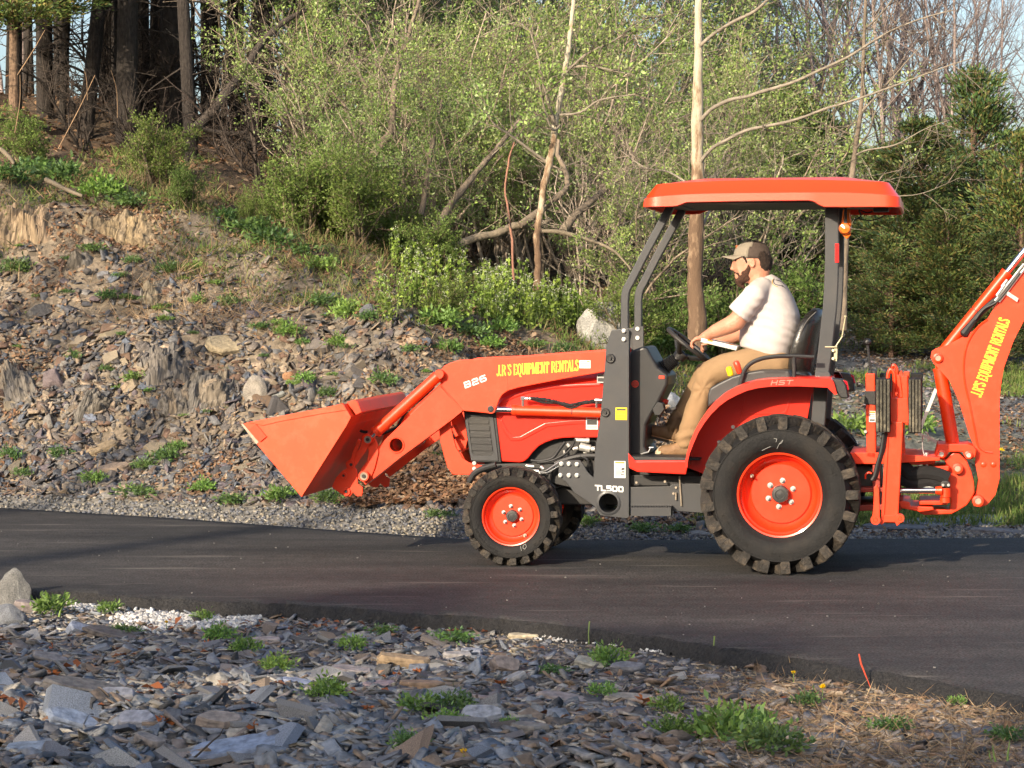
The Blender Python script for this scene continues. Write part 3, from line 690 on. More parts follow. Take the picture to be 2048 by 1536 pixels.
# --- loader arms
up_arm = [(879, 743), (889, 731), (902, 725), (918, 720), (960, 718), (1013, 716), (1100, 709), (1235, 700), (1235, 735), (1207, 744), (1126, 758), (1038, 775), (1017, 781), (1005, 789), (998, 800), (993, 815), (989, 824), (981, 827), (950, 824), (925, 821.5), (881, 772)]
lo_arm = [(881, 772.5), (925, 822), (902, 841), (868, 866), (800, 916), (742, 962), (731, 970), (719, 952), (722, 938), (757, 892)]
for far in (0, 1):
    v0, v1 = (.368, .382) if not far else (mir(.382), mir(.368)); vv = .368
    a = MB(); a.prism(TP(up_arm, vv), v0, v1)
    vi, vo = (v1 + .0004, v1 + .06) if not far else (v0 - .06, v0 - .0004)
    # box section: top flange and bottom flange
    a.prism(TP([(889, 731), (902, 725), (918, 720), (1013, 716), (1100, 709), (1235, 700), (1235, 704), (1100, 713), (1013, 720), (920, 724), (905, 729), (893, 735)], vv), vi, vo)
    a.prism(TP([(925, 817), (950, 820), (978, 823), (978, 827), (950, 824), (925, 822)], vv), vi, vo)
    arm = a.build('loader_arm', ORANGE, tr, bevel=.004)
    if far: arm['label'] = 'loader arm on the side away from the camera'
    b_ = MB(); b_.prism(TP(lo_arm, vv), v0 - .003, v1 + .055 if not far else v1, holes=[TP(ring((793, 890), 14.5), vv)])
    low = b_.build('lower_boom', ORANGE, arm, bevel=.004)
    c = T(793, 890, vv)
    if not far:
        q = MB(); q.lathe([(.044, .44), (.044, .360), (.047, .3575), (.0525, .3575), (.0545, .360), (.0545, .367)], c.x, c.z, 36); q.build('tube_collar', ORANGE, arm, smooth=True)
        q = MB(); q.prism(TP([(1012, 717), (1015, 717), (1015, 781), (1012, 782)], vv), .3663, .369); q.build('weld_seam', ORANGE, arm)
        q = MB(); q.prism(TP([(880, 769), (883, 770), (926, 820), (924, 823)], vv), .3630, .370); q.build('weld_seam', ORANGE, arm, bevel=.001)
    q = MB(); q.lathe([(.0435, v0), (.0435, v1 + .05)], c.x, c.z, 28)
    q.build('cross_bore', mat('bore_dark', (.25, .03, .01), .6), arm, smooth=True)
    for p, r, mm in (((880, 748), .020, STEEL), ((982, 818), .022, GREASE), ((728, 952), .027, STEEL)):
        c = T(*p, vv); q = MB(); e = v0 - .014 if not far else v1 + .014
        q.lathe([(.001, e), (r * .45, e), (r * .5, e + (.004 if not far else -.004)), (r * .8, e + (.003 if not far else -.003)), (r, e + (.005 if not far else -.005)), (r, v0 + .005)], c.x, c.z, 24)
        q.build('pivot_pin', mm, arm, smooth=True)
        q = MB(); q.lathe([(r * 1.0, e + .006 if not far else e - .006), (r * 1.35, e + .006 if not far else e - .006), (r * 1.35, v0 + .005)], c.x, c.z, 24); q.build('boss', ORANGE, arm, smooth=True)
    # bucket cylinder
    vc_ = .355 + .05 if not far else mir(.405)
    vc_ = .345 if not far else mir(.345)
    q = MB(); A = T(736, 879, .345); B = T(880, 748, .345); A.y = B.y = vc_; d = (B - A).normalized()
    q.cyl(A + d * .075, B - d * .02, .0375, 26); q.cyl(A + d * .07, A + d * .085, .041, 26)
    q.cyl(B + Vector((0, -.03, 0)), B + Vector((0, .03, 0)), .030, 20)
    ram = q.build('bucket_cylinder', ORANGE, tr, smooth=True)
    q = MB(); q.cyl(A, A + d * .08, .02, 18); q.build('cylinder_rod', CHROME, ram, smooth=True)
    # lift cylinder
    vl = .405 if not far else mir(.405)
    A = T(984, 819, .405); B = T(1211, 826, .405); A.y = B.y = vl; d = (B - A).normalized()
    q = MB(); q.cyl(A + d * .14, B, .0335, 24); q.cyl(A + d * .135, A + d * .16, .0365, 24)
    q.cyl(A + Vector((0, -.025, 0)), A + Vector((0, .025, 0)), .026, 18)
    ram = q.build('lift_cylinder', ORANGE, tr, smooth=True)
    q = MB(); q.cyl(A, A + d * .15, .019, 18); q.build('cylinder_rod', CHROME, ram, smooth=True)
    if not far:
        q = MB(); p = T(1144, 823, .405); q.lathe  # clamp band
        q.cyl(p, p + d * .006, .0352, 24); q.build('hose_clamp', BLACKP, ram)
    # bell crank links
    c1 = [(722, 879), (725, 870), (736, 866), (748, 872), (756, 888), (757, 905), (750, 935), (742, 955), (733, 963), (722, 961), (718, 950), (722, 940), (733, 925), (737, 905), (735, 893), (725, 890)]
    v2 = .352 if not far else mir(.360)
    q = MB(); q.prism(TP(c1, .352), v2, v2 + .008); lk = q.build('tilt_link', ORANGE, tr, bevel=.003)
    q = MB(); q.prism(TP([(727, 872), (737, 866), (747, 874), (735, 900), (713, 931), (706, 940), (695, 937), (693, 925), (705, 915), (722, 895)], .36), v2 - .012 if not far else v2 + .012, v2 - .003 if not far else v2 + .021); q.build('link_plate', ORANGE, lk, bevel=.003)
    for p, r in (((736, 879), .024), ((728, 952), .026), ((703, 929), .019), ((688, 951), .016), ((693, 983), .020)):
        if far: continue
        c = T(*p, .33); q = MB(); q.lathe([(.001, .318), (r * .35, .318), (r * .42, .324), (r * .75, .324), (r * .8, .321), (r, .321), (r, .36)], c.x, c.z, 24); q.build('pin', WORN if r > .023 else ORANGE, lk, smooth=True)
        q = MB(); q.cyl((c.x, .320, c.z), (c.x, .3155, c.z), r * .5, 14); q.build('pin_bore', GREASE, lk)
        q = MB(); q.lathe([(r * 1.02, .322), (r * 1.02, .3175), (r * 1.35, .3175), (r * 1.35, .35)], c.x, c.z, 24); q.build('boss', ORANGE, lk, smooth=True)
    # coupler plate
    v3 = .330 if not far else mir(.342)
    q = MB(); q.prism(TP([(716, 877), (722, 882), (713, 905), (706, 928), (714, 940), (716, 968), (726, 975), (724, 992), (714, 993), (706, 985), (700, 993), (690, 993), (666, 977), (664, 972), (672, 955), (684, 942), (697, 935), (705, 905)], .33), v3, v3 + .012)
    q.build('coupler_plate', ORANGE, lk, bevel=.003)
# arm text
arm_near = [o for o in bpy.data.objects if o.name == 'loader_arm'][0]
text_px("J.R'S EQUIPMENT RENTALS", (994, 752), (1157, 741), (994, 731), .368, True, YELT, arm_near, thick=.115, gap=.06)
text_px('B26', (930, 777), (974, 761), (927, 765), .368, False, WHITE, arm_near, thick=.215, gap=.18, shear=.0)
sticker((1159, 720.5), (1181, 736.5), .3675, arm_near, WHITE, [(.06, .08, .6, .28, LGREY), (.68, .1, .92, .25, ORP), (.06, .36, .94, .42, INK), (.06, .5, .94, .72, LGREY), (.06, .8, .7, .88, INK)])
sticker((1194, 748), (1215, 766), .42, hood, LGREY, [(.08, .1, .9, .3, INK), (.08, .45, .9, .85, INK)])
sticker((1172, 832), (1196, 859), .4485, hood, WHITE, [(.1, .08, .9, .22, REDP), (.08, .3, .92, .66, INK), (.08, .72, .92, .9, LGREY)])
# cross tube between the arms
q = MB(); c = T(793, 890, .37); q.cyl((c.x, .443, c.z), (c.x, mir(.443), c.z), .0515, 24, caps=False); q.build('cross_tube', ORANGE, arm_near, smooth=True)
# hoses on the lift cylinder
q = MB(); hp_ = spline([(1056, 797), (1072, 797), (1095, 800), (1110, 803), (1122, 806), (1140, 810), (1158, 806), (1175, 804), (1195, 800), (1212, 799)], 7)
q.tube([T(p[0], p[1], .375) for p in hp_], [.011 + .0035 * vnoise(i * .9, 0, 4) * 2 for i in range(len(hp_))], 8)
q.tube([T(p[0], p[1] + 4 + 2 * math.sin(p[0] / 9), .382) for p in hp_[4:]], .008, 8)
q.build('hydraulic_hose', mat('braided_hose', (.014, .014, .015), .6, bump=.8, bscale=120), tr, smooth=True)
q = MB(); q.cyl(T(1044, 797, .375), T(1062, 797, .375), .010, 10); q.cyl(T(1046, 795, .375), T(1046, 812, .39), .009, 8); q.cyl(T(1042, 797, .375), T(1050, 797, .375), .014, 6)
q.cyl(T(1190, 800, .375), T(1204, 800, .375), .011, 10); q.cyl(T(1193, 800, .375), T(1193, 815, .39), .008, 8); q.build('hose_fitting', STEEL, tr, smooth=True)
q = MB(); q.tube([T(*p, .50) for p in spline([(735, 864), (722, 862), (712, 850), (705, 830), (712, 818)], 5)], .009, 8); q.tube([T(*p, .55) for p in spline([(800, 850), (770, 866), (745, 872), (730, 870)], 5)], .009, 8); q.tube([T(*p, .42) for p in spline([(868, 773), (845, 795), (815, 820), (796, 852)], 5)], .009, 8)
q.build('hydraulic_hose', HOSE, tr, smooth=True)

# --- bucket
VB0, VB1 = .01, 1.38
sideP = [(484, 849), (494, 845), (560, 832), (640, 817), (686, 807), (702, 834), (694, 850), (603, 994), (513, 888)]
bk = MB(); BUCK = mat('bucket_orange', (.80, .058, .008), .5, var=.08, scale=5, dirt=(.36, .13, .06), dscale=7, damt=.5)
for v in (VB0, VB1 - .010): bk.prism(TP(sideP, VB0), v, v + .010)
shell = [(513, 888), (603, 994), (694, 850), (702, 834), (686, 808)]
sp = TP(shell, VB0)
def offset_in(pts, t):
    out = []
    for i, p in enumerate(pts):
        a = pts[max(i - 1, 0)]; b = pts[min(i + 1, len(pts) - 1)]
        d = np.array(b) - np.array(a); d /= np.linalg.norm(d); out.append((p[0] + d[1] * -t, p[1] + d[0] * t))
    return out
inn = offset_in(sp, -.009) ; 
cen = np.mean(np.array(TP(sideP, VB0)), 0)
if np.linalg.norm(np.array(inn[1]) - cen) > np.linalg.norm(np.array(sp[1]) - cen): inn = offset_in(sp, .009)
for i in range(len(sp) - 1):
    bk.prism([sp[i], sp[i + 1], inn[i + 1], inn[i]], VB0 + .0105, VB1 - .0105)
bucket = bk.build('bucket', BUCK, tr, bevel=.002)
q = MB(); q.prism(TP([(482, 848), (486, 847), (518, 884), (513, 889)], VB0), VB0 - .004, VB1 + .004); q.build('cutting_edge', WORN, bucket, bevel=.001)
for v in (VB0 - .006, VB1 + .001):
    q = MB(); q.prism(TP([(497, 845), (560, 832), (640, 817), (686, 807), (694, 820), (640, 828), (560, 843), (526, 851)], VB0), v, v + .005); q.build('rim_strip', BUCK, bucket, bevel=.0015)
    q = MB(); q.prism(TP([(499, 858), (512, 847), (534, 873), (521, 884)], VB0), v - .004, v + .001); q.build('corner_patch', ORANGE, bucket, bevel=.0015)
# back stiffener box along the top rear edge
q = MB(); tl = TP([(688, 806), (702, 802), (712, 806), (718, 822), (728, 838), (716, 840), (704, 833)], .05)
q.prism(TP([(686, 806), (700, 801), (708, 805), (716, 826), (704, 832)], VB0), .10, VB1 - .005); q.build('back_rail', ORANGE, bucket, bevel=.003)

# --- ROPS, canopy
def box_path(pts, v, w, h, name, m, parent, k=5, **kw):
    q = MB(); P = [T(*p, v) for p in pts]
    q.tube(P, 0, flat=(w, h)); return q.build(name, m, parent, **kw)
fp = spline([(1250, 670), (1250, 640), (1250, 605)], 2) + spline([(1251, 590), (1254, 578), (1260, 567)], 3) + [np.array(p) for p in ((1290, 508), (1342, 412))]
for v in (.365, 1.005):
    q = MB(); P = [T(*p, .365) for p in fp]
    for p in P: p.y = v
    q.tube(P, 0, flat=(.055, .050)); q.build('front_post', CHAR, tr, bevel=.006)
    # base joint plates with bolts
    if v > 1:
        q = MB(); a = TP([(1240, 655), (1262, 655), (1262, 720), (1240, 720)], .365); q.prism(a, v - .035, v - .0285); jp = q.build('joint_plate', CHAR, tr, bevel=.002)
        for p in ((1251, 660), (1251, 679)):
            c = T(*p, .365); q = MB(); q.cyl((c.x - .004, v - .035, c.z), (c.x - .004, v - .045, c.z), .014, 12); q.build('bolt', STEEL, jp)
rp = [(1664, 405), (1664, 440), (1664, 520), (1661, 600), (1655, 660), (1648, 720), (1643, 757), (1640, 800), (1636, 850)]
rp = spline(rp, 3)
for v in (.33, 1.06):
    P = [T(p[0], p[1], .33) for p in rp]
    for p in P: p.y = v
    q = MB(); q.tube(P, 0, flat=(.06, .088)); post = q.build('rear_post', CHAR, tr, bevel=.007)
    if v < 1:
        q = MB(); q.prism(TP([(1627, 758), (1635, 744), (1658, 744), (1664, 758)], .29), .27, .30); q.build('post_foot', CHAR, post, bevel=.002)
        q = MB(); q.prism(TP([(1670, 487), (1678, 487), (1678, 525), (1670, 525)], .296), .294, .2985); q.build('reflector', mat('red_reflector', (.85, .02, .02), .25, coat=1), post, bevel=.001)
        for p in ((1628, 757), (1633, 756), (1638, 756)):
            c = T(*p, .25); q = MB(); q.cyl(c, c + Vector((0, 0, .012)), .008, 6); q.build('bolt', STEEL, post)
# canopy
VA, VBc = .06, 1.33
rim_px = [(1282, 415), (1350, 414), (1358, 412), (1369, 406), (1500, 403), (1618, 402), (1628, 404), (1636, 409), (1644, 415), (1802, 415)]
rimz = TP(rim_px, VA); xz = sorted(rimz)
X0, X1 = xz[0][0], xz[-1][0]
zcr = T(1500, 386, VA).z; zt = T(1500, 361, VA + .14).z
nper = []
def rrect(x0, x1, y0, y1, r, k=7, m=24):
    pts = []
    for cx_, cy_, a0 in ((x1 - r, y0 + r, -90), (x1 - r, y1 - r, 0), (x0 + r, y1 - r, 90), (x0 + r, y0 + r, 180)):
        for i in range(k): 
            t = math.radians(a0 + 90 * i / (k - 1)); pts.append((cx_ + r * math.cos(t), cy_ + r * math.sin(t)))
    # densify long sides
    out = []
    for i in range(len(pts)):
        a = pts[i]; b = pts[(i + 1) % len(pts)]; l = math.hypot(b[0] - a[0], b[1] - a[1]); n = max(1, int(l / .03))
        n = min(n, 60)
        for j in range(n): out.append((a[0] + (b[0] - a[0]) * j / n, a[1] + (b[1] - a[1]) * j / n))
    return out
base = rrect(X0, X1, VA, VBc, .10)
cxm, cym = (X0 + X1) / 2, (VA + VBc) / 2
def lvl(ix, iy, z):
    sx_ = 1 - 2 * ix / (X1 - X0); sy_ = 1 - 2 * iy / (VBc - VA)
    return [(cxm + (x - cxm) * sx_, cym + (y - cym) * sy_, z(x)) for x, y in base]
zb = lambda x: float(np.interp(x, [p[0] for p in xz], [p[1] for p in xz]))
levels = [lvl(.012, .012, lambda x: zb(x) + .0), lvl(0, 0, lambda x: zb(x) + .006), lvl(.004, .004, lambda x: zcr - .03 * abs((x - cxm) / (X1 - cxm)) ** 4), lvl(.012, .014, lambda x: zcr + .006 - .03 * abs((x - cxm) / (X1 - cxm)) ** 4), lvl(.075, .075, lambda x: zt - .022 * ((x - cxm) / (X1 - cxm)) ** 2), lvl(.10, .12, lambda x: zt + .006 - .022 * ((x - cxm) / (X1 - cxm)) ** 2), lvl(.35, .35, lambda x: zt + .028)]
n = len(base); vs = [p for l in levels for p in l]
fs = [(l * n + i, l * n + (i + 1) % n, (l + 1) * n + (i + 1) % n, (l + 1) * n + i) for l in range(len(levels) - 1) for i in range(n)]
fs.append(tuple((len(levels) - 1) * n + i for i in range(n)))
q = MB(); q.add(vs, fs); can = q.build('canopy', CANOPY, tr, smooth=True, angle=28)
md = can.modifiers.new('thick', 'SOLIDIFY'); md.thickness = .014; md.offset = -1
q = MB(); q.box(X0 + .10, X1 - .08, VA + .05, VBc - .05, T(1500, 405, VA).z, T(1500, 399, VA).z); q.build('canopy_liner', BLACKP, can)
q = MB(); q.box(T(1295, 0, .3).x, T(1330, 0, .3).x, .12, .22, T(0, 424, .1).z, T(0, 405, .1).z); q.cyl(T(1291, 415, .1), T(1291, 424, .1), .006, 8); q.cyl(T(1309, 420, .1), T(1309, 436, .1), .006, 8); q.box(T(1330, 0, .3).x, T(1362, 0, .3).x, .30, 1.06, T(0, 423, .3).z, T(0, 408, .3).z); q.build('canopy_bracket', GREASE, can, bevel=.003)
q = MB(); q.box(T(1747, 0, .3).x, T(1778, 0, .3).x, .20, .33, T(0, 436, .2).z, T(0, 413, .2).z); q.build('work_lamp', BLACKP, can, bevel=.006)
q = MB(); q.tube([T(*p, .30) for p in spline([(1708, 440), (1722, 432), (1718, 420), (1735, 426), (1745, 422)], 4)], .005, 6); q.tube([T(*p, .30) for p in spline([(1715, 436), (1735, 441), (1755, 438), (1770, 430)], 4)], .004, 6); q.build('wiring', HOSE, can, smooth=True)
q = MB(); a = T(1691, 418, .31); q.prism(TP([(1686, 418), (1700, 418), (1703, 440), (1702, 470), (1694, 479), (1685, 470), (1682, 450)], .31), .295, .33)
sig = q.build('turn_signal', AMBER, can, bevel=.008, seg=3)
c = T(1690, 457, .28); q = MB(); q.lathe([(.001, .255), (.03, .262), (.04, .28), (.04, .30)], c.x, c.z, 20); q.build('signal_lens', AMBER, sig, smooth=True)
q = MB(); q.box(T(1688, 0, .28).x, T(1694, 0, .28).x, .268, .285, T(0, 470, .28).z, T(0, 424, .28).z); q.build('signal_strap', GREASE, sig)

# --- cowl, steering
cw = MB()
cw.prism(TP([(1252, 735), (1262, 702), (1289, 692), (1296, 696), (1318, 735), (1338, 750), (1336, 770), (1320, 803), (1303, 832), (1294, 850), (1292, 893), (1300, 908), (1252, 915)], .50), .47, .92)
cowl = cw.build('cowl', mat('cowl_black', (.014, .015, .017), .42, var=.1, coat=.0, dirt=(.05, .045, .04), damt=.3), tr, bevel=.018, seg=3)
q = MB(); c = T(1270, 768, .46); q.cyl((c.x, .4692, c.z), (c.x, .466, c.z), .023, 22); bd = q.build('badge', REDP, cowl)
q = MB(); q.cyl((c.x, .4662, c.z), (c.x, .4652, c.z), .020, 22); q.build('badge_face', mat('badge_dark', (.25, .03, .02), .4), cowl)
flatline('badge_print', [[(1266, 764), (1274, 764)], [(1265, 768), (1275, 768)], [(1267, 772), (1273, 772)]], .4652, .003, REDP, cowl)
q = MB(); A = T(1318, 742, VC); B = T(1352, 718, VC); d = (B - A)
P = [A + d * (i / 20) for i in range(21)]; q.tube(P, [.050 - .012 * i / 20 + (.007 if i % 2 else -.004) for i in range(21)], 18); q.build('column_boot', BLACKP, cowl, smooth=True, angle=20)
q = MB(); q.cyl(B, B + d * .5, .022, 16); q.build('steering_column', GREASE, cowl, smooth=True)
q = MB(); q.cyl(T(1297, 742, .55), T(1304, 738, .52), .006, 8); q.box(T(1319, 0, .5).x, T(1330, 0, .5).x, .465, .475, T(0, 748, .5).z, T(0, 742, .5).z); q.build('key_switch', REDP, cowl)
R0 = T(1338, 658, VC); R1 = T(1417, 721, VC); C0 = (R0 + R1) / 2; rr = (R1 - R0).length / 2; ud = (R1 - R0).normalized(); nd = Vector((-ud.z, 0, ud.x))
if nd.z < 0: nd = -nd
q = MB(); q.tube([C0 + ud * rr * math.cos(t) + Vector((0, 1, 0)) * rr * math.sin(t) for t in [2 * math.pi * i / 48 for i in range(48)]], .0155, 10, closed=True)
whl = q.build('steering_wheel', BLACKP, tr, smooth=True)
HB = C0 - nd * .085
q = MB(); q.cyl(HB - nd * .03, HB + nd * .02, .04, 20, .05); q.build('steering_hub', BLACKP, whl, smooth=True)
for t in (0.35, 2.45, 4.4):
    e = C0 + ud * rr * math.cos(t) + Vector((0, 1, 0)) * rr * math.sin(t)
    q = MB(); q.tube([HB, HB * .6 + e * .4 - nd * .012, e], [.020, .017, .013], 8); q.build('steering_spoke', BLACKP, whl, smooth=True)

# --- floor, pedals, step
fl = MB(); fl.prism(TP([(1256, 905), (1262, 912), (1272, 923), (1376, 922), (1376, 926), (1372, 949), (1274, 944), (1258, 936)], .22), .22, .235)
fl.prism(TP([(1258, 921), (1376, 921), (1376, 925), (1258, 925)], .22), .2355, mir(.2355)); fl.prism(TP([(1256, 905), (1262, 912), (1272, 923), (1376, 922), (1376, 926), (1372, 949), (1274, 944), (1258, 936)], .22), mir(.235), mir(.22))
floor_p = fl.build('footplate', RED, tr, bevel=.006)
q = MB(); q.prism(TP([(1257, 913), (1400, 916), (1400, 920.5), (1262, 920.5)], .24), .238, mir(.238)); q.build('floor_mat', BLACKP, floor_p, bevel=.002)
q = MB(); q.cyl(T(1315, 845, .50), T(1322, 822, .50), .012, 8); q.prism(TP([(1307, 818), (1318, 803), (1328, 806), (1331, 818), (1322, 830), (1312, 830)], .5), .44, .53)
q.prism(TP([(1326, 820), (1350, 815), (1351, 819), (1330, 828)], .5), .55, .62); q.build('pedal', GREASE, floor_p, bevel=.004)
q = MB(); q.cyl(T(1282, 908, .40), T(1297, 904, .38), .005, 8); q.cyl(T(1297, 904, .38), T(1301, 896, .38), .004, 8); q.cyl(T(1298, 895, .38), T(1307, 895, .38), .004, 8); q.build('pedal_rod', STEEL, floor_p, smooth=True)
q = MB(); q.cyl(T(1322, 801, .7), T(1336, 805, .7), .018, 12); q.build('brake_knob', REDP, floor_p, smooth=True)
sb = MB(); sb.prism(TP([(1258, 950), (1410, 952), (1410, 972), (1258, 972)], .4), .40, .46); sb.build('underframe', GREASE, tr, bevel=.005)
for v in (.36, mir(.372)):
    sb = MB(); sb.prism(TP([(1258, 974), (1340, 972), (1345, 968), (1410, 968), (1410, 1026), (1258, 1015)], .37), v, v + .012); sb.build('subframe_plate', CHAR, tr, bevel=.003)
q = MB(); teeth = []
for i in range(15): teeth += [(1262 + i * 5.4, 1013), (1264.7 + i * 5.4, 1016)]
q.prism(TP(teeth + [(1342, 1013), (1342, 1032), (1262, 1032)], .27), .265, .36); q.build('step', CHAR, tr, bevel=.001)
q = MB(); 
for p in ((1352, 975), (1347, 987), (1273, 965), (1330, 963)): c = T(*p, .355); q.cyl((c.x, .36, c.z), (c.x, .348, c.z), .008, 8)
q.cyl(T(1359, 952, .35), T(1363, 1012, .35), .006, 8); q.cyl(T(1352, 985, .345), T(1352, 1000, .345), .006, 8); q.build('step_fittings', WORN, tr)

# --- fenders (both sides)
outer = [(1371, 935), (1371, 921), (1374, 905), (1381, 883), (1390, 861), (1402, 840), (1416, 820), (1432, 802), (1450, 787), (1472, 775), (1492, 767), (1514, 761), (1535, 758.5), (1556, 757.5), (1600, 757), (1662, 757.5), (1668, 766), (1674, 788)]
inner = [(1375, 935), (1376, 922), (1380, 906), (1388, 886), (1397, 865), (1409, 846), (1423, 828), (1439, 812), (1455, 800), (1476, 789), (1495, 781), (1516, 776), (1536, 773.5), (1556, 772.5), (1600, 772.5), (1655, 775), (1661, 781), (1670, 790)]
for far in (0, 1):
    fm = MB(); o2 = TP(outer, .06); i2 = TP(inner, .06)
    Q = (lambda v: v) if not far else mir
    n = len(o2)
    # skin: rows at lip bottom, lip top, rounded, inboard edge
    rows = [(i2, .062), (i2, .050), (o2, .052), ([(a[0] + (a[0] - b[0]) * .12, a[1] + (a[1] - b[1]) * .12) for a, b in zip(o2, i2)], .070), ([(a[0] + (a[0] - b[0]) * .16, a[1] + (a[1] - b[1]) * .16) for a, b in zip(o2, i2)], .12), ([(a[0] + (a[0] - b[0]) * .16, a[1] + (a[1] - b[1]) * .16) for a, b in zip(o2, i2)], .34)]
    under = [(i2, .062), ([(a[0] * .7 + b[0] * .3, a[1] * .7 + b[1] * .3) for a, b in zip(o2, i2)], .075), ([(a[0] * .9 + b[0] * .1, a[1] * .9 + b[1] * .1) for a, b in zip(o2, i2)], .33)]
    for rs in (rows, under):
        vs = [(p[0], Q(v), p[1]) for r, v in rs for p in r]
        fs = [(k * n + i, k * n + i + 1, (k + 1) * n + i + 1, (k + 1) * n + i) for k in range(len(rs) - 1) for i in range(n - 1)]
        fm.add(vs, fs)
    fen = fm.build('fender', RED, tr, smooth=True, angle=30)
    ip = MB(); pan = outer[:16] + [(1640, 770), (1623, 788), (1612, 850), (1600, 900), (1500, 960), (1410, 950)]
    a, b = sorted((Q(.335), Q(.345))); ip.prism(TP([(x * 1.0, y) for x, y in pan], .30), a, b); ip.build('fender_panel', RED, fen, bevel=.002)
    if not far:
        q = MB(); q.prism(TP([(1485, 824), (1562, 826), (1570, 822), (1580, 795), (1583, 796), (1573, 826), (1566, 830), (1483, 828), (1478, 852), (1475, 851), (1482, 820), (1487, 795), (1490, 795)], .33), .331, .336); q.build('panel_rib', RED, fen, bevel=.002)
        for p in ((1466, 854), (1438, 884)):
            c = T(*p, .33); q = MB(); q.cyl((c.x, .335, c.z), (c.x, .326, c.z), .012, 10); q.build('bolt', STEEL, fen)
        text_px('HST', (1541, 770), (1584, 769), (1542.5, 761), .049, False, mat('faded_print', (.74, .17, .13), .5), fen, thick=.22, gap=.2, shear=.1)
    # tail lamp
    tl_ = MB(); a, b = sorted((Q(.08), Q(.24))); tl_.prism(TP([(1662, 757), (1684, 759), (1692, 770), (1697, 797), (1680, 796), (1671, 780)], .07), a, b); lamp = tl_.build('tail_lamp', BLACKP, tr, bevel=.008)
    a, b = sorted((Q(.10), Q(.22))); q = MB(); q.prism(TP([(1685, 760), (1694, 763), (1698, 780), (1694, 781)], .07), a, b); q.build('lamp_lens', mat('red_lens', (.45, .01, .02), .15, coat=1), lamp, bevel=.004)
    # console on the fender
    cs = MB(); a, b = sorted((Q(.18), Q(.42)))
    cs.prism(TP([(1416, 815), (1416, 790), (1420, 776), (1437, 766), (1465, 752), (1490, 745), (1521, 740), (1579, 740), (1583, 758), (1520, 764), (1475, 778), (1440, 800)], .2), a, b)
    con = cs.build('fender_console', mat('console_grey', (.030, .030, .031), .45, dirt=(.07, .065, .06), damt=.3, bump=.1, bscale=150), tr, bevel=.014, seg=3)
    q = MB(); a, b = sorted((Q(.176), Q(.1795))); q.prism(TP([(1527, 741), (1573, 741), (1569, 746), (1531, 746)], .2), a, b); q.build('cup_recess', GREASE, con)
    # grab rail
    gr_ = MB(); P = [T(*p, .16) for p in spline([(1480, 772), (1485, 752), (1491, 738), (1503, 726), (1521, 718), (1545, 713.5), (1575, 712), (1628, 714)], 4)]
    for p in P: p.y = Q(.16)
    gr_.tube(P, .0135, 10); a = T(1588, 714, .16); b = T(1588, 756, .16); a.y = b.y = Q(.16); gr_.cyl(a, b, .013, 10)
    gr_.build('grab_rail', BLACKP, tr, smooth=True)
for pts, m_ in (([(1462, 752), (1457, 733)], YEL), ([(1480, 747), (1471, 721)], REDP)):
    q = MB(); a = T(*pts[0], .30); b = T(*pts[1], .30); d = b - a
    q.tube([a, a + d * .1, a + d * .6, a + d * .85, a + d * .97, a + d], [.013, .019, .021, .020, .013, .003], 14); k = q.build('lever_knob', m_, tr, smooth=True)
    q = MB(); q.cyl(a - d * .4, a + d * .1, .006, 8); q.build('lever_shaft', STEEL, k)

# --- seat
def loft(name, secs, material, parent, ns=24, **kw):
    """secs: list of closed loops of equal length"""
    q = MB(); n = len(secs[0]); q.add([p for s in secs for p in s], [(k * n + i, k * n + (i + 1) % n, (k + 1) * n + (i + 1) % n, (k + 1) * n + i) for k in range(len(secs) - 1) for i in range(n)] + [tuple(range(n)), tuple((len(secs) - 1) * n + i for i in range(n - 1, -1, -1))])
    return q.build(name, material, parent, **kw)
front = [(1580, 752), (1581, 730), (1584, 705), (1591, 676), (1604, 646), (1622, 624), (1636, 617)]
back = [(1622, 755), (1626, 735), (1630, 710), (1635, 680), (1641, 652), (1646, 632), (1646, 619)]
secs = []
for i, (f_, b_) in enumerate(zip(front, back)):
    f3 = T(*f_, .5); b3 = T(*b_, .5); hw = [.20, .225, .24, .24, .22, .18, .11][i]
    c = (f3 + b3) / 2; hx = (b3 - f3) / 2; loop = []
    for k in range(28):
        t = 2 * math.pi * k / 28; ct, st = math.cos(t), math.sin(t)
        ex_ = math.copysign(abs(ct) ** .6, ct); ey_ = math.copysign(abs(st) ** .6, st)
        bow = -.045 * (abs(ey_)) ** 2       # side bolsters come forward
        loop.append((c.x + hx.x * ex_ + bow, VC + hw * ey_, c.z + hx.z * ex_))
    secs.append(loop)
seat = loft('seat_back', secs, SEATB, tr, smooth=True, angle=70)
q = MB(); q.prism(TP([(1468, 742), (1490, 734), (1560, 736), (1600, 740), (1622, 745), (1622, 762), (1470, 764)], .5), .47, .92); q.build('seat_cushion', SEATB, tr, bevel=.03, seg=4, smooth=True)
q = MB(); q.tube([T(*p, .462) for p in spline([(1590, 750), (1592, 705), (1600, 672), (1614, 642), (1632, 624)], 4)], .004, 6); q.build('seat_piping', BLACKP, seat, smooth=True)
q = MB(); q.box(T(1480, 0, .6).x, T(1620, 0, .6).x, .50, .88, T(0, 850, .6).z, T(0, 762, .6).z); q.build('seat_pedestal', GREASE, tr)

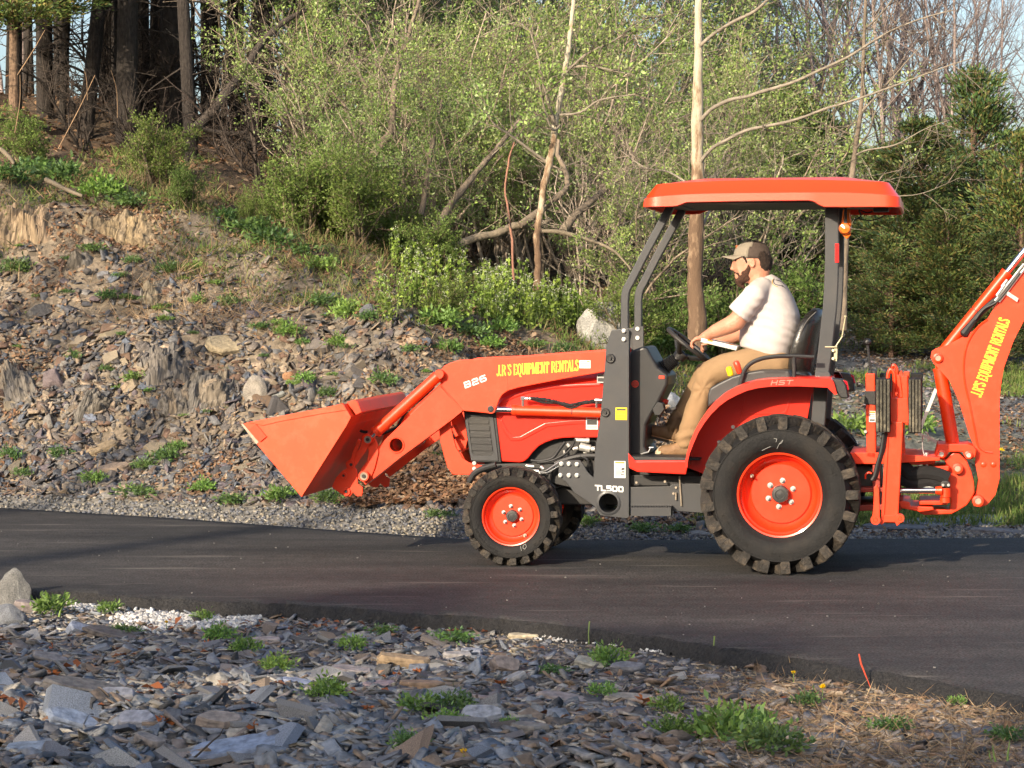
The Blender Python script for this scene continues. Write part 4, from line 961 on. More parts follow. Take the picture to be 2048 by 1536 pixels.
# --- pto / catch rod beside the post
q = MB(); q.tube([T(*p, .30) for p in ((1691, 634), (1684, 674), (1672, 692))], .0045, 8); q.tube([T(*p, .30) for p in ((1650, 694), (1674, 694))], .005, 8); q.prism(TP([(1668, 697), (1675, 697), (1674, 722), (1668, 722)], .3), .29, .30)
q.cyl(T(1691, 634, .30), T(1691, 631, .30), .009, 8)
for p in ((1667, 701), (1667, 717)): q.cyl(T(*p, .289), T(p[0] - 1, p[1], .27), .009, 8)
q.build('latch_rod', mat('zinc_yellow', (.5, .46, .30), .4, metal=.6), tr)
# ------------------------------------------------------------------ backhoe
bh = MB()
bh.prism(TP([(1700, 905), (1765, 905), (1880, 915), (1880, 921), (1765, 928), (1700, 928)], .4), .40, .98)
bhf = bh.build('backhoe_frame', ORANGE, tr, bevel=.004)
q = MB(); q.prism(TP([(1700, 975), (1780, 975), (1780, 984), (1700, 984)], .4), .38, 1.0); q.prism(TP([(1700, 1010), (1780, 1008), (1780, 1020), (1700, 1022)], .4), .38, 1.0); q.prism(TP([(1745, 905), (1760, 905), (1760, 1030), (1745, 1030)], .4), .42, .97); q.build('frame_bar', mat('dark_frame', (.30, .035, .02), .5), bhf, bevel=.004)
q = MB(); q.prism(TP([(1690, 930), (1760, 930), (1765, 975), (1690, 975)], .5), .50, .9); q.build('valve_block', GREASE, bhf, bevel=.01)
# console tower
q = MB(); q.prism(TP([(1731, 747), (1750, 747), (1752, 918), (1733, 914)], .40), .40, .64); tow = q.build('control_tower', ORANGE, tr, bevel=.006)
q = MB(); q.prism(TP([(1730, 782), (1751, 782), (1751, 810), (1728, 808)], .395), .392, .646); q.prism(TP([(1735, 741), (1752, 741), (1754, 770), (1737, 775)], .395), .42, .62); q.build('tower_boot', BLACKP, tow, bevel=.004)
sticker((1738, 822), (1751, 844), .399, tow, WHITE, [(.05, .04, .95, .2, ORP), (.1, .3, .9, .36, INK), (.1, .45, .9, .5, INK), (.1, .6, .9, .65, INK), (.1, .75, .9, .9, INK)])
for dx, dv in ((0, .42), (-2, .60)):
    q = MB(); a = T(1747, 770, dv); b = T(1735 + dx, 684, dv); q.tube([a, a * .5 + b * .5 + Vector((-.004, 0, 0)), b], [.007, .006, .007], 8); lv = q.build('control_lever', WORN if False else BLACKP, tow, smooth=True)
    q = MB(); q.lathe([(.001, dv - .024), (.014, dv - .02), (.024, dv), (.014, dv + .02), (.001, dv + .024)], b.x, b.z, 16); q.build('lever_knob', BLACKP, lv, smooth=True)
c = T(1731, 863, .39); q = MB(); q.cyl((c.x, .40, c.z), (c.x, .38, c.z), .010, 8); q.build('bolt', STEEL, tow)
# stabilisers, folded up: near and far
for far in (0, 1):
    Q = (lambda v: v) if not far else mir
    a, b = sorted((Q(.20), Q(.34)))
    q = MB(); q.prism(TP([(1786, 843), (1806, 843), (1806, 860), (1796, 1045), (1775, 1045), (1765, 1037), (1774, 860)], .22), a, b)
    leg = q.build('stabiliser_leg', ORANGE, tr, bevel=.006)
    a2, b2 = sorted((Q(.19), Q(.199)))
    q = MB(); q.prism(TP([(1772, 860), (1778, 860), (1768, 1046), (1762, 1046), (1764, 1000)], .21), a2, b2); q.prism(TP([(1765, 1030), (1798, 1030), (1804, 1036), (1803, 1044), (1794, 1052), (1790, 1044), (1768, 1044), (1764, 1050), (1758, 1046)], .2), a2, b2); q.build('leg_flange', ORANGE, leg, bevel=.002)
    q = MB(); q.prism(TP([(1748, 975), (1754, 968), (1758, 980), (1760, 1045), (1748, 1048), (1744, 1040), (1747, 1010)], .16), *sorted((Q(.16), Q(.175)))); q.build('pivot_arm', ORANGE, leg, bevel=.003)
    for p, r in (((1751, 1040), .030), ((1800, 1037), .026)):
        c = T(*p, .15); q = MB(); q.lathe([(.001, Q(.148)), (r * .4, Q(.148)), (r * .5, Q(.152)), (r, Q(.152)), (r, Q(.22))], c.x, c.z, 20); q.build('pivot_boss', ORANGE, leg, smooth=True)
    # upper head
    q = MB(); a, b = sorted((Q(.22), Q(.36))); q.prism(TP([(1780, 796), (1816, 796), (1818, 846), (1782, 846)], .24), a, b); q.prism(TP([(1793, 750), (1800, 750), (1806, 796), (1796, 796)], .24), a + .03, b - .03); q.prism(TP([(1803, 752), (1815, 752), (1817, 850), (1811, 850), (1810, 800), (1805, 796)], .24), a + .005, a + .02)
    q.prism(TP([(1803, 752), (1815, 752), (1817, 850), (1811, 850), (1810, 800), (1805, 796)], .24), b - .02, b - .005)
    q.build('stabiliser_head', ORANGE, leg, bevel=.004)
    q = MB(); P = [T(*p, .26) for p in spline([(1784, 796), (1777, 778), (1776, 752), (1781, 739), (1787, 745), (1789, 760), (1787, 780), (1788, 796)], 4)]
    for p in P: p.y = Q(.26)
    q.tube(P, .012, 8); q.build('hose_guard', ORANGE, leg, smooth=True)
    # ribbed rubber pads
    for x0, x1, y0, y1 in ((1752, 1781, 757, 864), (1817, 1843, 757, 865)):
        q = MB(); lp = []
        nb = 4
        A = T(x0, y0, .17); B = T(x1, y1, .17); w = (B.x - A.x) / nb
        v0, v1 = sorted((Q(.10), Q(.38)))
        q.box(A.x, B.x, v0 + .012, v1 - .012, B.z, A.z); pad = q.build('rubber_pad', RUBB, leg, bevel=.006)
        for i in range(nb):
            q = MB(); sgn = v0 if not far else v1 - .014
            q.box(A.x + i * w + w * .14, A.x + (i + 1) * w - w * .14, sgn, sgn + .014, B.z + .004, A.z - .004); q.build('pad_rib', mat('pad_rubber', (.06, .055, .042), .9, var=.4, scale=14, bump=.8, bscale=45, dirt=(.22, .19, .13), dscale=16, damt=.8), pad, bevel=.004)
    q = MB(); P = [T(*p, .18) for p in spline([(1768, 866), (1763, 900), (1756, 925), (1750, 950), (1744, 960)], 5)]
    for p in P: p.y = Q(.17)
    q.tube(P, .013, 8); q.tube([p + Vector((.012, .012, 0)) for p in P], .010, 8); P2 = [T(*p, .2) for p in spline([(1731, 955), (1733, 948), (1740, 946), (1742, 952)], 4)]
    q.build('hydraulic_hose', HOSE, leg, smooth=True)
q = MB(); q.tube([T(*p, .30) for p in spline([(1731, 958), (1731, 950), (1737, 945), (1743, 947)], 4)], .006, 6); q.build('copper_ring', ORANGE, tow, smooth=True)
# horizontal connection
q = MB()
q.prism(TP([(1806, 915), (1836, 913), (1864, 915), (1872, 920), (1868, 927), (1836, 928), (1806, 928)], .55), .48, .92)
q.prism(TP([(1797, 1001), (1806, 999), (1819, 1002), (1821, 1010), (1866, 1012), (1868, 1018), (1840, 1022), (1802, 1014)], .55), .48, .92)
q.prism(TP([(1806, 820), (1811, 900), (1811, 920), (1803, 925), (1803, 830)], .5), .46, .50)
q.build('swing_hinge', ORANGE, bhf, bevel=.006)
q = MB(); q.tube([T(*p, .48) for p in spline([(1800, 930), (1812, 938), (1822, 948), (1850, 945), (1878, 950), (1896, 958)], 5)], [.045] * 26, 10); q.tube([T(*p, .50) for p in spline([(1800, 955), (1830, 965), (1860, 962), (1893, 970)], 5)], .045, 10); q.build('hose_bundle', mat('hose_sleeve', (.010, .010, .011), .95), bhf, smooth=True)
# swing ram
q = MB(); q.cyl(T(1800, 981, .44), T(1873, 981, .44), .019, 18); ram = q.build('swing_rod', CHROME, bhf, smooth=True)
q = MB(); q.cyl(T(1871, 981, .44), T(1884, 981, .44), .024, 16, .03); c = T(1890, 981, .44); q.cyl(T(1891, 976, .46), T(1891, 994, .46), .032, 20); q.cyl(T(1890, 995, .46), T(1890, 1005, .46), .032, 20); q.build('swing_eye', ORANGE, ram, smooth=True)
q = MB(); q.prism(TP([(1881, 974), (1881, 966), (1886, 961), (1896, 961), (1901, 966), (1901, 975)], .44), .43, .50); q.build('eye_cover', BLACKP, ram, bevel=.006)
for p in ((1886, 970), (1897, 970)): c = T(*p, .43); q = MB(); q.cyl((c.x, .431, c.z), (c.x, .421, c.z), .009, 8); q.build('bolt', STEEL, ram)
# swing casting
q = MB()
cast = [(1874, 917), (1893, 918), (1900, 910), (1908, 905), (1920, 908), (1934, 922), (1943, 945), (1948, 965), (1949, 985), (1944, 995), (1934, 1010), (1915, 1022), (1903, 1028), (1850, 1030), (1838, 1026), (1838, 1020), (1862, 1018), (1900, 1020), (1902, 1000), (1897, 985), (1897, 945), (1893, 940), (1848, 938), (1845, 934), (1892, 931), (1890, 922)]
q.prism(TP(cast, .56), .56, .83); swg = q.build('swing_frame', ORANGE, tr, bevel=.008, seg=3)
q = MB(); q.prism(TP([(1874, 888), (1937, 888), (1948, 893), (1953, 900), (1951, 913), (1944, 918), (1936, 916), (1927, 910), (1926, 904), (1898, 904), (1893, 913), (1886, 919), (1878, 917), (1868, 910), (1872, 898)], .53), .53, .86); q.build('swing_ear', ORANGE, swg, bevel=.006)
q = MB(); q.prism(TP([(1840, 908), (1872, 909), (1872, 917), (1840, 916)], .56), .50, .88); q.prism(TP([(1845, 933), (1898, 930), (1898, 940), (1845, 940)], .56), .50, .88); q.prism(TP([(1838, 1000), (1895, 1000), (1895, 1008), (1838, 1008)], .56), .50, .88); q.build('hinge_lug', ORANGE, swg, bevel=.005)
for p, r, inner_ in (((1915, 937), .034, WORN), ((1956, 1002), .036, WORN), ((1883, 908), .026, STEEL), ((1937, 910), .026, STEEL)):
    c = T(*p, .52); q = MB(); q.lathe([(r * .55, .512), (r * .62, .506), (r * .95, .508), (r, .515), (r, .57)], c.x, c.z, 26); b_ = q.build('pin_boss', ORANGE, swg, smooth=True)
    q = MB(); q.cyl((c.x, .52, c.z), (c.x, .513, c.z), r * .56, 20); q.build('pin', inner_, b_)
q = MB(); q.cyl(T(1853, 905, .50), T(1853, 960, .50), .011, 12); q.cyl(T(1852, 953, .50), T(1852, 966, .50), .020, 6); q.prism(TP([(1845, 965), (1860, 965), (1868, 975), (1830, 974)], .49), .47, .52); q.build('lock_pin', STEEL, swg, smooth=True)
q = MB(); q.tube([T(*p, .49) for p in spline([(1849, 910), (1845, 895), (1846, 870), (1852, 864), (1857, 872), (1856, 884)], 4)], .0035, 6); q.build('pin_handle', STEEL, swg, smooth=True)
# boom
boom_o = [(1943, 1001), (1953, 985), (1957, 960), (1951, 930), (1952, 905), (1946, 888), (1938, 868), (1918, 803), (1900, 763), (1880, 740), (1868, 728), (1861, 715), (1863, 704), (1872, 698), (1895, 690), (1925, 674), (1947, 662), (1975, 639), (2007, 589), (2060, 525), (2110, 470), (2130, 520), (2085, 585), (2048, 641), (2027, 682), (2007, 738), (2002, 770), (1999, 800), (1999, 958), (1991, 989), (1975, 1009), (1960, 1015), (1948, 1012)]
bo = MB(); bo.prism(TP(boom_o, .60), .60, .625); bo.prism(TP(boom_o, .60), .765, .79)
# closing web slightly inside the outline
cpt = np.array([1960, 850]); web = [(cpt[0] + (x - cpt[0]) * .94 + 1, cpt[1] + (y - cpt[1]) * .97) for x, y in boom_o[12:29]]
bo.prism(TP(boom_o[18:28] + [(2010, 700), (1975, 700), (1960, 680)], .60), .6255, .7645)
boom = bo.build('boom', ORANGE, tr, bevel=.006, seg=3)
for (p, r) in (((1876, 716), .030), ((1957, 1002), .034)):
    c = T(*p, .6); q = MB(); q.lathe([(r * .6, .585), (r * .7, .58), (r, .583), (r * 1.05, .59), (r * 1.05, .61)], c.x, c.z, 26); b_ = q.build('pin_boss', ORANGE, boom, smooth=True)
    q = MB(); q.cyl((c.x, .60, c.z), (c.x, .588, c.z), r * .62, 20); q.build('pin', WORN, b_)
for p in ((1967, 929), (1987, 929)):
    c = T(*p, .6); q = MB(); q.lathe([(.001, .594), (.010, .5945), (.018, .598), (.022, .603)], c.x, c.z, 20); q.build('boom_dimple', ORANGE, boom, smooth=True)
# inner stiffening rib along the front of the boom
q = MB(); P = [T(*p, .597) for p in spline([(1975, 639), (1955, 655), (1936, 685), (1928, 720), (1929, 760), (1940, 810), (1950, 860), (1956, 890), (1968, 902), (1985, 905)], 4)]; q.tube(P, .006, 6); q.build('boom_seam', ORANGE, boom, smooth=True)
text_px("J.R'S EQUIPMENT RENTALS", (1962, 795), (2020, 641), (1941, 788), .60, True, YELT, boom, thick=.115, gap=.06)
# boom ram, upright
A = T(1906, 890, .695); B = T(1876, 716, .695); d = B - A
q = MB(); q.cyl(A, A + d * .88, .043, 26); q.cyl(A + d * .86, A + d * .885, .046, 26); q.cyl(A + d * .88, B, .026, 16); br_ = q.build('boom_cylinder', ORANGE, tr, smooth=True)
# dipper ram along the top
A = T(1884, 706, .695); B = T(2014, 545, .695); d = B - A
q = MB(); q.cyl(A, B, .036, 26); q.cyl(B - d * .03, B + d * .005, .040, 26); dr = q.build('dipper_cylinder', ORANGE, tr, smooth=True)
q = MB(); q.cyl(B, B + d * .7, .020, 18); q.build('cylinder_rod', CHROME, dr, smooth=True)
q = MB(); p = A + d * .52; q.cyl(p, p + d * .008, .0375, 24); q.build('hose_clamp', BLACKP, dr)
q = MB(); q.tube([T(*p, .60) for p in spline([(1925, 672), (1945, 645), (1965, 622), (1985, 605), (1998, 596)], 5)], [.016, .03, .028, .024, .022] + [.02] * 16, 8); q.tube([T(*p, .575) for p in spline([(1950, 640), (1968, 618), (1990, 606), (2010, 585), (2040, 545)], 5)], .007, 6); q.build('hydraulic_hose', HOSE, dr, smooth=True)
q = MB()
for a, b, r in (((1990, 602), (2048, 528), .009), ((1998, 604), (2052, 534), .009), ((1994, 592), (2010, 570), .013), ((2004, 574), (2015, 560), .012)): q.cyl(T(*a, .585), T(*b, .585), r, 8)
q.prism(TP([(2016, 583), (2037, 597), (2034, 604), (2013, 590)], .585), .575, .582)
for p in ((2020, 588), (2030, 596)): c = T(*p, .58); q.cyl((c.x, .576, c.z), (c.x, .570, c.z), .006, 8)
q.build('steel_line', STEEL, dr, smooth=True)
# dipper and folded boom top outside the frame edge
q = MB(); q.prism(TP([(2085, 470), (2125, 440), (2240, 700), (2225, 760), (2195, 700)], .63), .63, .76); q.build('dipper', ORANGE, tr, bevel=.006)
# slow moving bracket
q = MB(); q.tube([T(*p, .95) for p in ((1872, 778), (1845, 846), (1838, 866))], 0, flat=(.01, .022)); q.tube([T(*p, .95) for p in ((1836, 866), (1874, 884))], 0, flat=(.01, .02)); q.build('pale_strut', mat('pale_steel', (.55, .58, .55), .45), tr)

# ------------------------------------------------------------------ the driver
def capsule(q, p0, r0, p1, r1, n=18, m=6):
    p0, p1 = Vector(p0), Vector(p1); d = p1 - p0; L = d.length or 1e-4; d = d / L
    a = d.orthogonal().normalized(); b = d.cross(a); vs = []; rings = []
    for i in range(m + 1):
        t = math.pi / 2 * i / m; rings.append((p0 - d * r0 * math.cos(t), r0 * math.sin(t)))
    for i in range(m + 1):
        t = math.pi / 2 * i / m; rings.append((p1 + d * r1 * math.sin(t), r1 * math.cos(t)))
    for c, r in rings:
        r = max(r, 1e-4)
        for k in range(n):
            u = 2 * math.pi * k / n; vs.append(c + a * math.cos(u) * r + b * math.sin(u) * r)
    R_ = len(rings)
    fs = [(i * n + k, i * n + (k + 1) % n, (i + 1) * n + (k + 1) % n, (i + 1) * n + k) for i in range(R_ - 1) for k in range(n)]
    fs += [tuple(range(n - 1, -1, -1)), tuple((R_ - 1) * n + k for k in range(n))]
    q.add(vs, fs)
def chain(q, pts):
    for (p0, r0), (p1, r1) in zip(pts[:-1], pts[1:]): capsule(q, p0, r0, p1, r1)
def ellsec(q, secs, n=26):
    """secs: (centre, half vector forward, half width along y, half width exponent) stacked loops"""
    vs = []
    for c, hx, hy in secs:
        for k in range(n):
            t = 2 * math.pi * k / n; ct, st = math.cos(t), math.sin(t)
            e = lambda z: math.copysign(abs(z) ** .85, z)
            vs.append(Vector(c) + Vector(hx) * e(ct) + Vector((0, hy, 0)) * e(st))
    R_ = len(secs)
    fs = [(i * n + k, i * n + (k + 1) % n, (i + 1) * n + (k + 1) % n, (i + 1) * n + k) for i in range(R_ - 1) for k in range(n)]
    fs += [tuple(range(n - 1, -1, -1)), tuple((R_ - 1) * n + k for k in range(n))]
    q.add(vs, fs)
def remesh(q, name, voxel, material, parent, smooth_it=4, disp=None):
    me = bpy.data.meshes.new(name); me.from_pydata(q.v, [], q.f)
    bm = bmesh.new(); bm.from_mesh(me); bmesh.ops.recalc_face_normals(bm, faces=bm.faces); bm.to_mesh(me); bm.free()
    o = bpy.data.objects.new(name, me); COL.objects.link(o)
    md = o.modifiers.new('r', 'REMESH'); md.mode = 'VOXEL'; md.voxel_size = voxel; md.use_smooth_shade = True
    sm = o.modifiers.new('s', 'SMOOTH'); sm.iterations = smooth_it; sm.factor = .5
    dg = bpy.context.evaluated_depsgraph_get(); ev = o.evaluated_get(dg)
    me2 = bpy.data.meshes.new_from_object(ev); o.modifiers.clear(); o.data = me2; me2.name = name
    bpy.data.meshes.remove(me)
    if disp:
        n_ = len(me2.vertices); co = np.empty(n_ * 3); me2.vertices.foreach_get('co', co); nn = np.empty(n_ * 3); me2.vertices.foreach_get('normal', nn)
        co = co.reshape(-1, 3); nn = nn.reshape(-1, 3); co = co + nn * disp(co)[:, None]; me2.vertices.foreach_set('co', co.ravel()); me2.update()
    me2.materials.clear(); me2.materials.append(material)
    me2.polygons.foreach_set('use_smooth', [True] * len(me2.polygons))
    o.parent = parent
    return o
man = empty('person', ORG, -AL)
tag(man, 'bearded man in brown cap, light grey t-shirt and tan trousers driving the tractor', 'person')
SKIN = mat('skin', (.50, .235, .15), .5, var=.14, scale=11, bump=.25, bscale=90, dirt=(.52, .17, .11), dscale=9, damt=.4)
BEARD = mat('beard_hair', (.075, .032, .018), .85, var=.5, scale=120, bump=.8, bscale=220)
HAIR = mat('dark_hair', (.028, .016, .011), .8, var=.5, scale=120, bump=.8, bscale=200)
SHIRT = mat('grey_tshirt', (.50, .455, .435), .9, var=.03, scale=30, bump=.08, bscale=300)
PANTS = mat('tan_canvas', (.26, .165, .085), .9, var=.10, scale=12, bump=.2, bscale=260, dirt=(.30, .19, .10), dscale=7, damt=.5)
BOOT = mat('boot_leather', (.20, .115, .055), .7, var=.2, scale=14, bump=.3, bscale=60, dirt=(.38, .28, .18), dscale=6, damt=.5)
SOLE = mat('boot_sole', (.05, .042, .035), .85, var=.2)
M_ = lambda px, py, v: T(px, py, v)
def hx(a, b): return (b - a) / 2
# head: stacked profile sections (front px, back px, y px, half width m)
prof = [(1478, 1530, 566, .030), (1471, 1534, 560, .050), (1469, 1537, 553, .060), (1471, 1539, 547, .066), (1468, 1540, 542, .068), (1467, 1541, 536, .071), (1467, 1542, 528, .074), (1466, 1542, 521, .076), (1466.5, 1542, 514, .076), (1470, 1541, 506, .075), (1475, 1538, 497, .070), (1483, 1532, 489, .058), (1494, 1522, 483, .035)]
b = MB()
ellsec(b, [((M_(f, y, VC) + M_(k, y, VC)) / 2, hx(M_(f, y, VC), M_(k, y, VC)), w) for f, k, y, w in prof])
# nose, brow, lips, chin, cheek
chain(b, [(M_(1468, 520, VC), .007), (M_(1465.0, 532, VC), .009), (M_(1463.5, 538, VC), .0105)])
capsule(b, M_(1467, 539, VC - .012), .0075, M_(1467, 539, VC + .012), .0075)
capsule(b, M_(1472, 516, VC - .035), .010, M_(1472, 516, VC + .035), .010)
capsule(b, M_(1471, 548, VC - .014), .007, M_(1471, 548, VC + .014), .007); capsule(b, M_(1472, 553, VC - .012), .007, M_(1472, 553, VC + .012), .007)
capsule(b, M_(1478, 562, VC - .012), .018, M_(1478, 562, VC + .012), .018)
for s in (-1, 1):
    capsule(b, M_(1478, 536, VC + s * .040), .020, M_(1484, 548, VC + s * .045), .020)
# ears
for s in (-1, 1):
    vE = VC + s * .080
    b.tube([M_(1506 + 4.2 * math.cos(t) + .6, 526 + 8.0 * math.sin(t), VC) + Vector((0, s * (.079 + .006 * (math.cos(t) > 0)), 0)) for t in [2 * math.pi * i / 16 for i in range(16)]], .0058, 8, closed=True)
    capsule(b, M_(1504, 524, VC) + Vector((0, s * .074, 0)), .012, M_(1505, 531, VC) + Vector((0, s * .073, 0)), .009)
# neck and trunk under the shirt
chain(b, [(M_(1510, 535, VC), .062), (M_(1517, 560, VC), .066), (M_(1524, 580, VC), .085)])
ellsec(b, [(M_(1525, 572, VC), Vector((.07, 0, 0)), .12), (M_(1535, 600, VC), Vector((.12, 0, 0)), .19), (M_(1543, 650, VC), Vector((.14, 0, 0)), .18), (M_(1540, 700, VC), Vector((.13, 0, 0)), .17), (M_(1545, 730, VC), Vector((.10, 0, 0)), .16)])
# near arm (camera side), far arm
VN, VF = .475, .915
armN = [(M_(1508, 592, VN), .068), (M_(1490, 618, VN + .0), .055), (M_(1473, 643, VN - .002), .059), (M_(1458, 651, VN), .056), (M_(1432, 662, VN + .03), .046), (M_(1414, 671, VN + .06), .033), (M_(1408, 674, VN + .065), .029)]
armF = [(M_(1508, 596, VF), .068), (M_(1492, 640, VF + .0), .058), (M_(1484, 668, VF - .01), .050), (M_(1462, 676, VF - .05), .044), (M_(1438, 680, VF - .10), .034), (M_(1428, 682, VF - .12), .029)]
chain(b, armN); chain(b, armF)
# hands: palm and five fingers closed over the carton edge
def hand(wrist, s):
    """s: +1 near hand (thumb on top)"""
    w = Vector(wrist); fw = Vector((-1, 0, -.12)).normalized(); side = Vector((0, 1, 0)) * s; dn = Vector((0, 0, -1))
    palm = w + fw * .048 + dn * .006
    for k in range(4):
        o = side * (-.030 + .020 * k) 
        capsule(b, w + o * .6, .0165, palm + o, .0150)
    L = [.030, .036, .034, .026]
    for k in range(4):
        o = side * (-.032 + .0215 * k)
        p0 = palm + o + fw * .004; l = L[k]
        p1 = p0 + (fw * .8 + dn * .6).normalized() * l * 1.05
        p2 = p1 + (fw * .15 + dn * 1.0).normalized() * l * .72
        p3 = p2 + (fw * -.65 + dn * .75).normalized() * l * .5
        chain(b, [(p0, .0098), (p1, .0092), (p2, .0082), (p3, .0068)])
    t0 = w + fw * .018 + side * .030 + dn * .004; t1 = t0 + (fw * .8 + side * .5 + dn * .25).normalized() * .034; t2 = t1 + (fw * 1.0 + side * .05 + dn * .1).normalized() * .030
    chain(b, [(t0, .0125), (t1, .0105), (t2, .0085)])
hand(armN[-1][0], 1); hand(armF[-1][0], -1)
body = remesh(b, 'body', .0058, SKIN, man, 2)
# eye
for s in (-1, 1):
    c = M_(1473.5, 521, VC) + Vector((0, s * .043, 0)); q = MB(); q.lathe([(.001, c.y + s * .012), (.007, c.y + s * .008), (.0085, c.y)], c.x, c.z, 12); q.build('eye', mat('eye_dark', (.06, .04, .03), .2), man, smooth=True)
    q = MB(); capsule(q, c + Vector((-.006, s * .010, .010)), .004, c + Vector((.018, s * .018, .012)), .004, 8, 3); q.build('eyebrow', HAIR, man, smooth=True)
# beard
q = MB()
for s in (-1, 1):
    chain(q, [(M_(1501, 527, VC) + Vector((0, s * .066, 0)), .010), (M_(1499, 538, VC) + Vector((0, s * .063, 0)), .016), (M_(1493, 549, VC) + Vector((0, s * .054, 0)), .022), (M_(1485, 558, VC) + Vector((0, s * .040, 0)), .026), (M_(1479, 563, VC) + Vector((0, s * .012, 0)), .027)])
    chain(q, [(M_(1490, 545, VC) + Vector((0, s * .058, 0)), .014), (M_(1480, 548, VC) + Vector((0, s * .040, 0)), .016), (M_(1474, 545, VC) + Vector((0, s * .022, 0)), .010), (M_(1468, 545, VC) + Vector((0, s * .006, 0)), .0075)])
    chain(q, [(M_(1474, 556, VC) + Vector((0, s * .010, 0)), .014), (M_(1480, 568, VC) + Vector((0, s * .014, 0)), .020), (M_(1486, 573, VC) + Vector((0, s * .01, 0)), .014)])
    chain(q, [(M_(1486, 560, VC) + Vector((0, s * .030, 0)), .024), (M_(1496, 556, VC) + Vector((0, s * .050, 0)), .018)])
remesh(q, 'beard', .006, BEARD, man, 2, lambda c: .004 * fbm(c[:, 0] + c[:, 1], c[:, 2], 90, 3, 3))
# hair below the cap
q = MB(); ellsec(q, [((M_(f, y, VC) + M_(k, y, VC)) / 2, hx(M_(f, y, VC), M_(k, y, VC)), w) for f, k, y, w in [(1518, 1538, 543, .045), (1515, 1543, 536, .064), (1513, 1545, 528, .075), (1508, 1544, 518, .079), (1500, 1541, 510, .080), (1500, 1536, 502, .075)]])
for s in (-1, 1): chain(q, [(M_(1489, 512, VC) + Vector((0, s * .070, 0)), .010), (M_(1493, 520, VC) + Vector((0, s * .071, 0)), .009), (M_(1497, 530, VC) + Vector((0, s * .069, 0)), .007)])
remesh(q, 'hair', .007, HAIR, man, 2, lambda c: .008 * fbm(c[:, 0] + c[:, 1], c[:, 2], 50, 5, 3))
# cap
CAPD = mat('cap_brown', (.085, .062, .052), .9, var=.15, scale=60, bump=.5, bscale=400)
CAPL = mat('cap_front', (.27, .235, .185), .9, var=.06, scale=60, bump=.2, bscale=300)
capsec = [(1468, 1541, 514, .083), (1468, 1541, 508, .085), (1470, 1540, 500, .084), (1476, 1537, 492, .078), (1484, 1531, 485.5, .066), (1493, 1523, 481.5, .045), (1502, 1514, 480, .016)]
n = 40; vs = []
for f, k, y, w in capsec:
    a = M_(f, y + .6, VC); c2 = M_(k, y + 3.5, VC); c = (a + c2) / 2; h = (c2 - a) / 2
    for i in range(n):
        t = 2 * math.pi * i / n; vs.append(c - h * math.cos(t) + Vector((0, w * math.sin(t), 0)))
def capfaces(sel):
    R_ = len(capsec); return [(r * n + i, r * n + (i + 1) % n, (r + 1) * n + (i + 1) % n, (r + 1) * n + i) for r in range(R_ - 1) for i in range(n) if sel(i, r)]
fr_ = lambda i, r: min(i + .5, n - i - .5) < 8.6 + r * .4
q = MB(); q.add(vs, capfaces(lambda i, r: not fr_(i, r)) + [tuple((len(capsec) - 1) * n + i for i in range(n))]); cap = q.build('cap', CAPD, man, smooth=True, angle=60)
md = cap.modifiers.new('t', 'SOLIDIFY'); md.thickness = .003; md.offset = 1
q = MB(); q.add(vs, capfaces(fr_)); cf = q.build('cap_front', CAPL, cap, smooth=True, angle=60); md = cf.modifiers.new('t', 'SOLIDIFY'); md.thickness = .0035; md.offset = 1
# brim
q = MB(); bv = []; nb_ = 17
for j in range(6):
    u = j / 5
    for i in range(nb_):
        t = -1 + 2 * i / (nb_ - 1); y_ = t * .083 * (1 - .15 * u)
        bx = M_(1474 - 30 * u * (1 - .42 * abs(t) ** 2.2) + 12 * abs(t) ** 2, 509 + 3.5 * u + 7 * abs(t) ** 2 * (.5 + .5 * u), VC); bv.append((bx.x, VC + y_, bx.z))
q.add(bv, [(j * nb_ + i, j * nb_ + i + 1, (j + 1) * nb_ + i + 1, (j + 1) * nb_ + i) for j in range(5) for i in range(nb_ - 1)])
br2 = q.build('cap_brim', CAPL, cap, smooth=True, angle=80); md = br2.modifiers.new('t', 'SOLIDIFY'); md.thickness = .005
q = MB(); a = M_(1475.5, 497, VC); q.box(a.x - .012, a.x + .004, VC - .022, VC + .022, a.z - .012, a.z + .022); q.build('cap_patch', mat('patch_rust', (.35, .10, .03), .8), cap, bevel=.002)
# shirt
q = MB()
SH = lambda f, k, y, w: ((M_(f, y, VC) + M_(k, y, VC)) / 2, hx(M_(f, y, VC), M_(k, y, VC)), w)
def slant(f, yf, k, yk, w):
    a = M_(f, yf, VC); c = M_(k, yk, VC); return ((a + c) / 2, (c - a) / 2, w)
ellsec(q, [slant(1500, 566, 1544, 548, .070), slant(1494, 574, 1558, 556, .125), slant(1489, 586, 1574, 572, .175), slant(1486, 604, 1588, 596, .205), slant(1484, 630, 1599, 626, .215), slant(1481, 655, 1602, 652, .220), slant(1479, 676, 1596, 680, .222), slant(1480, 692, 1588, 702, .215), slant(1498, 700, 1582, 716, .205), slant(1520, 706, 1580, 724, .19)], 34)
for v, s in ((VN, 1), (VF, -1)):
    chain(q, [(M_(1524, 574, VC - s * .13), .066), (M_(1509, 590, v), .076), (M_(1495, 608, v - .008 * s), .073)])
    q.cyl(M_(1503, 597, v - .005 * s), M_(1476.5, 629.5, v - .006 * s), .073, 26, .082)
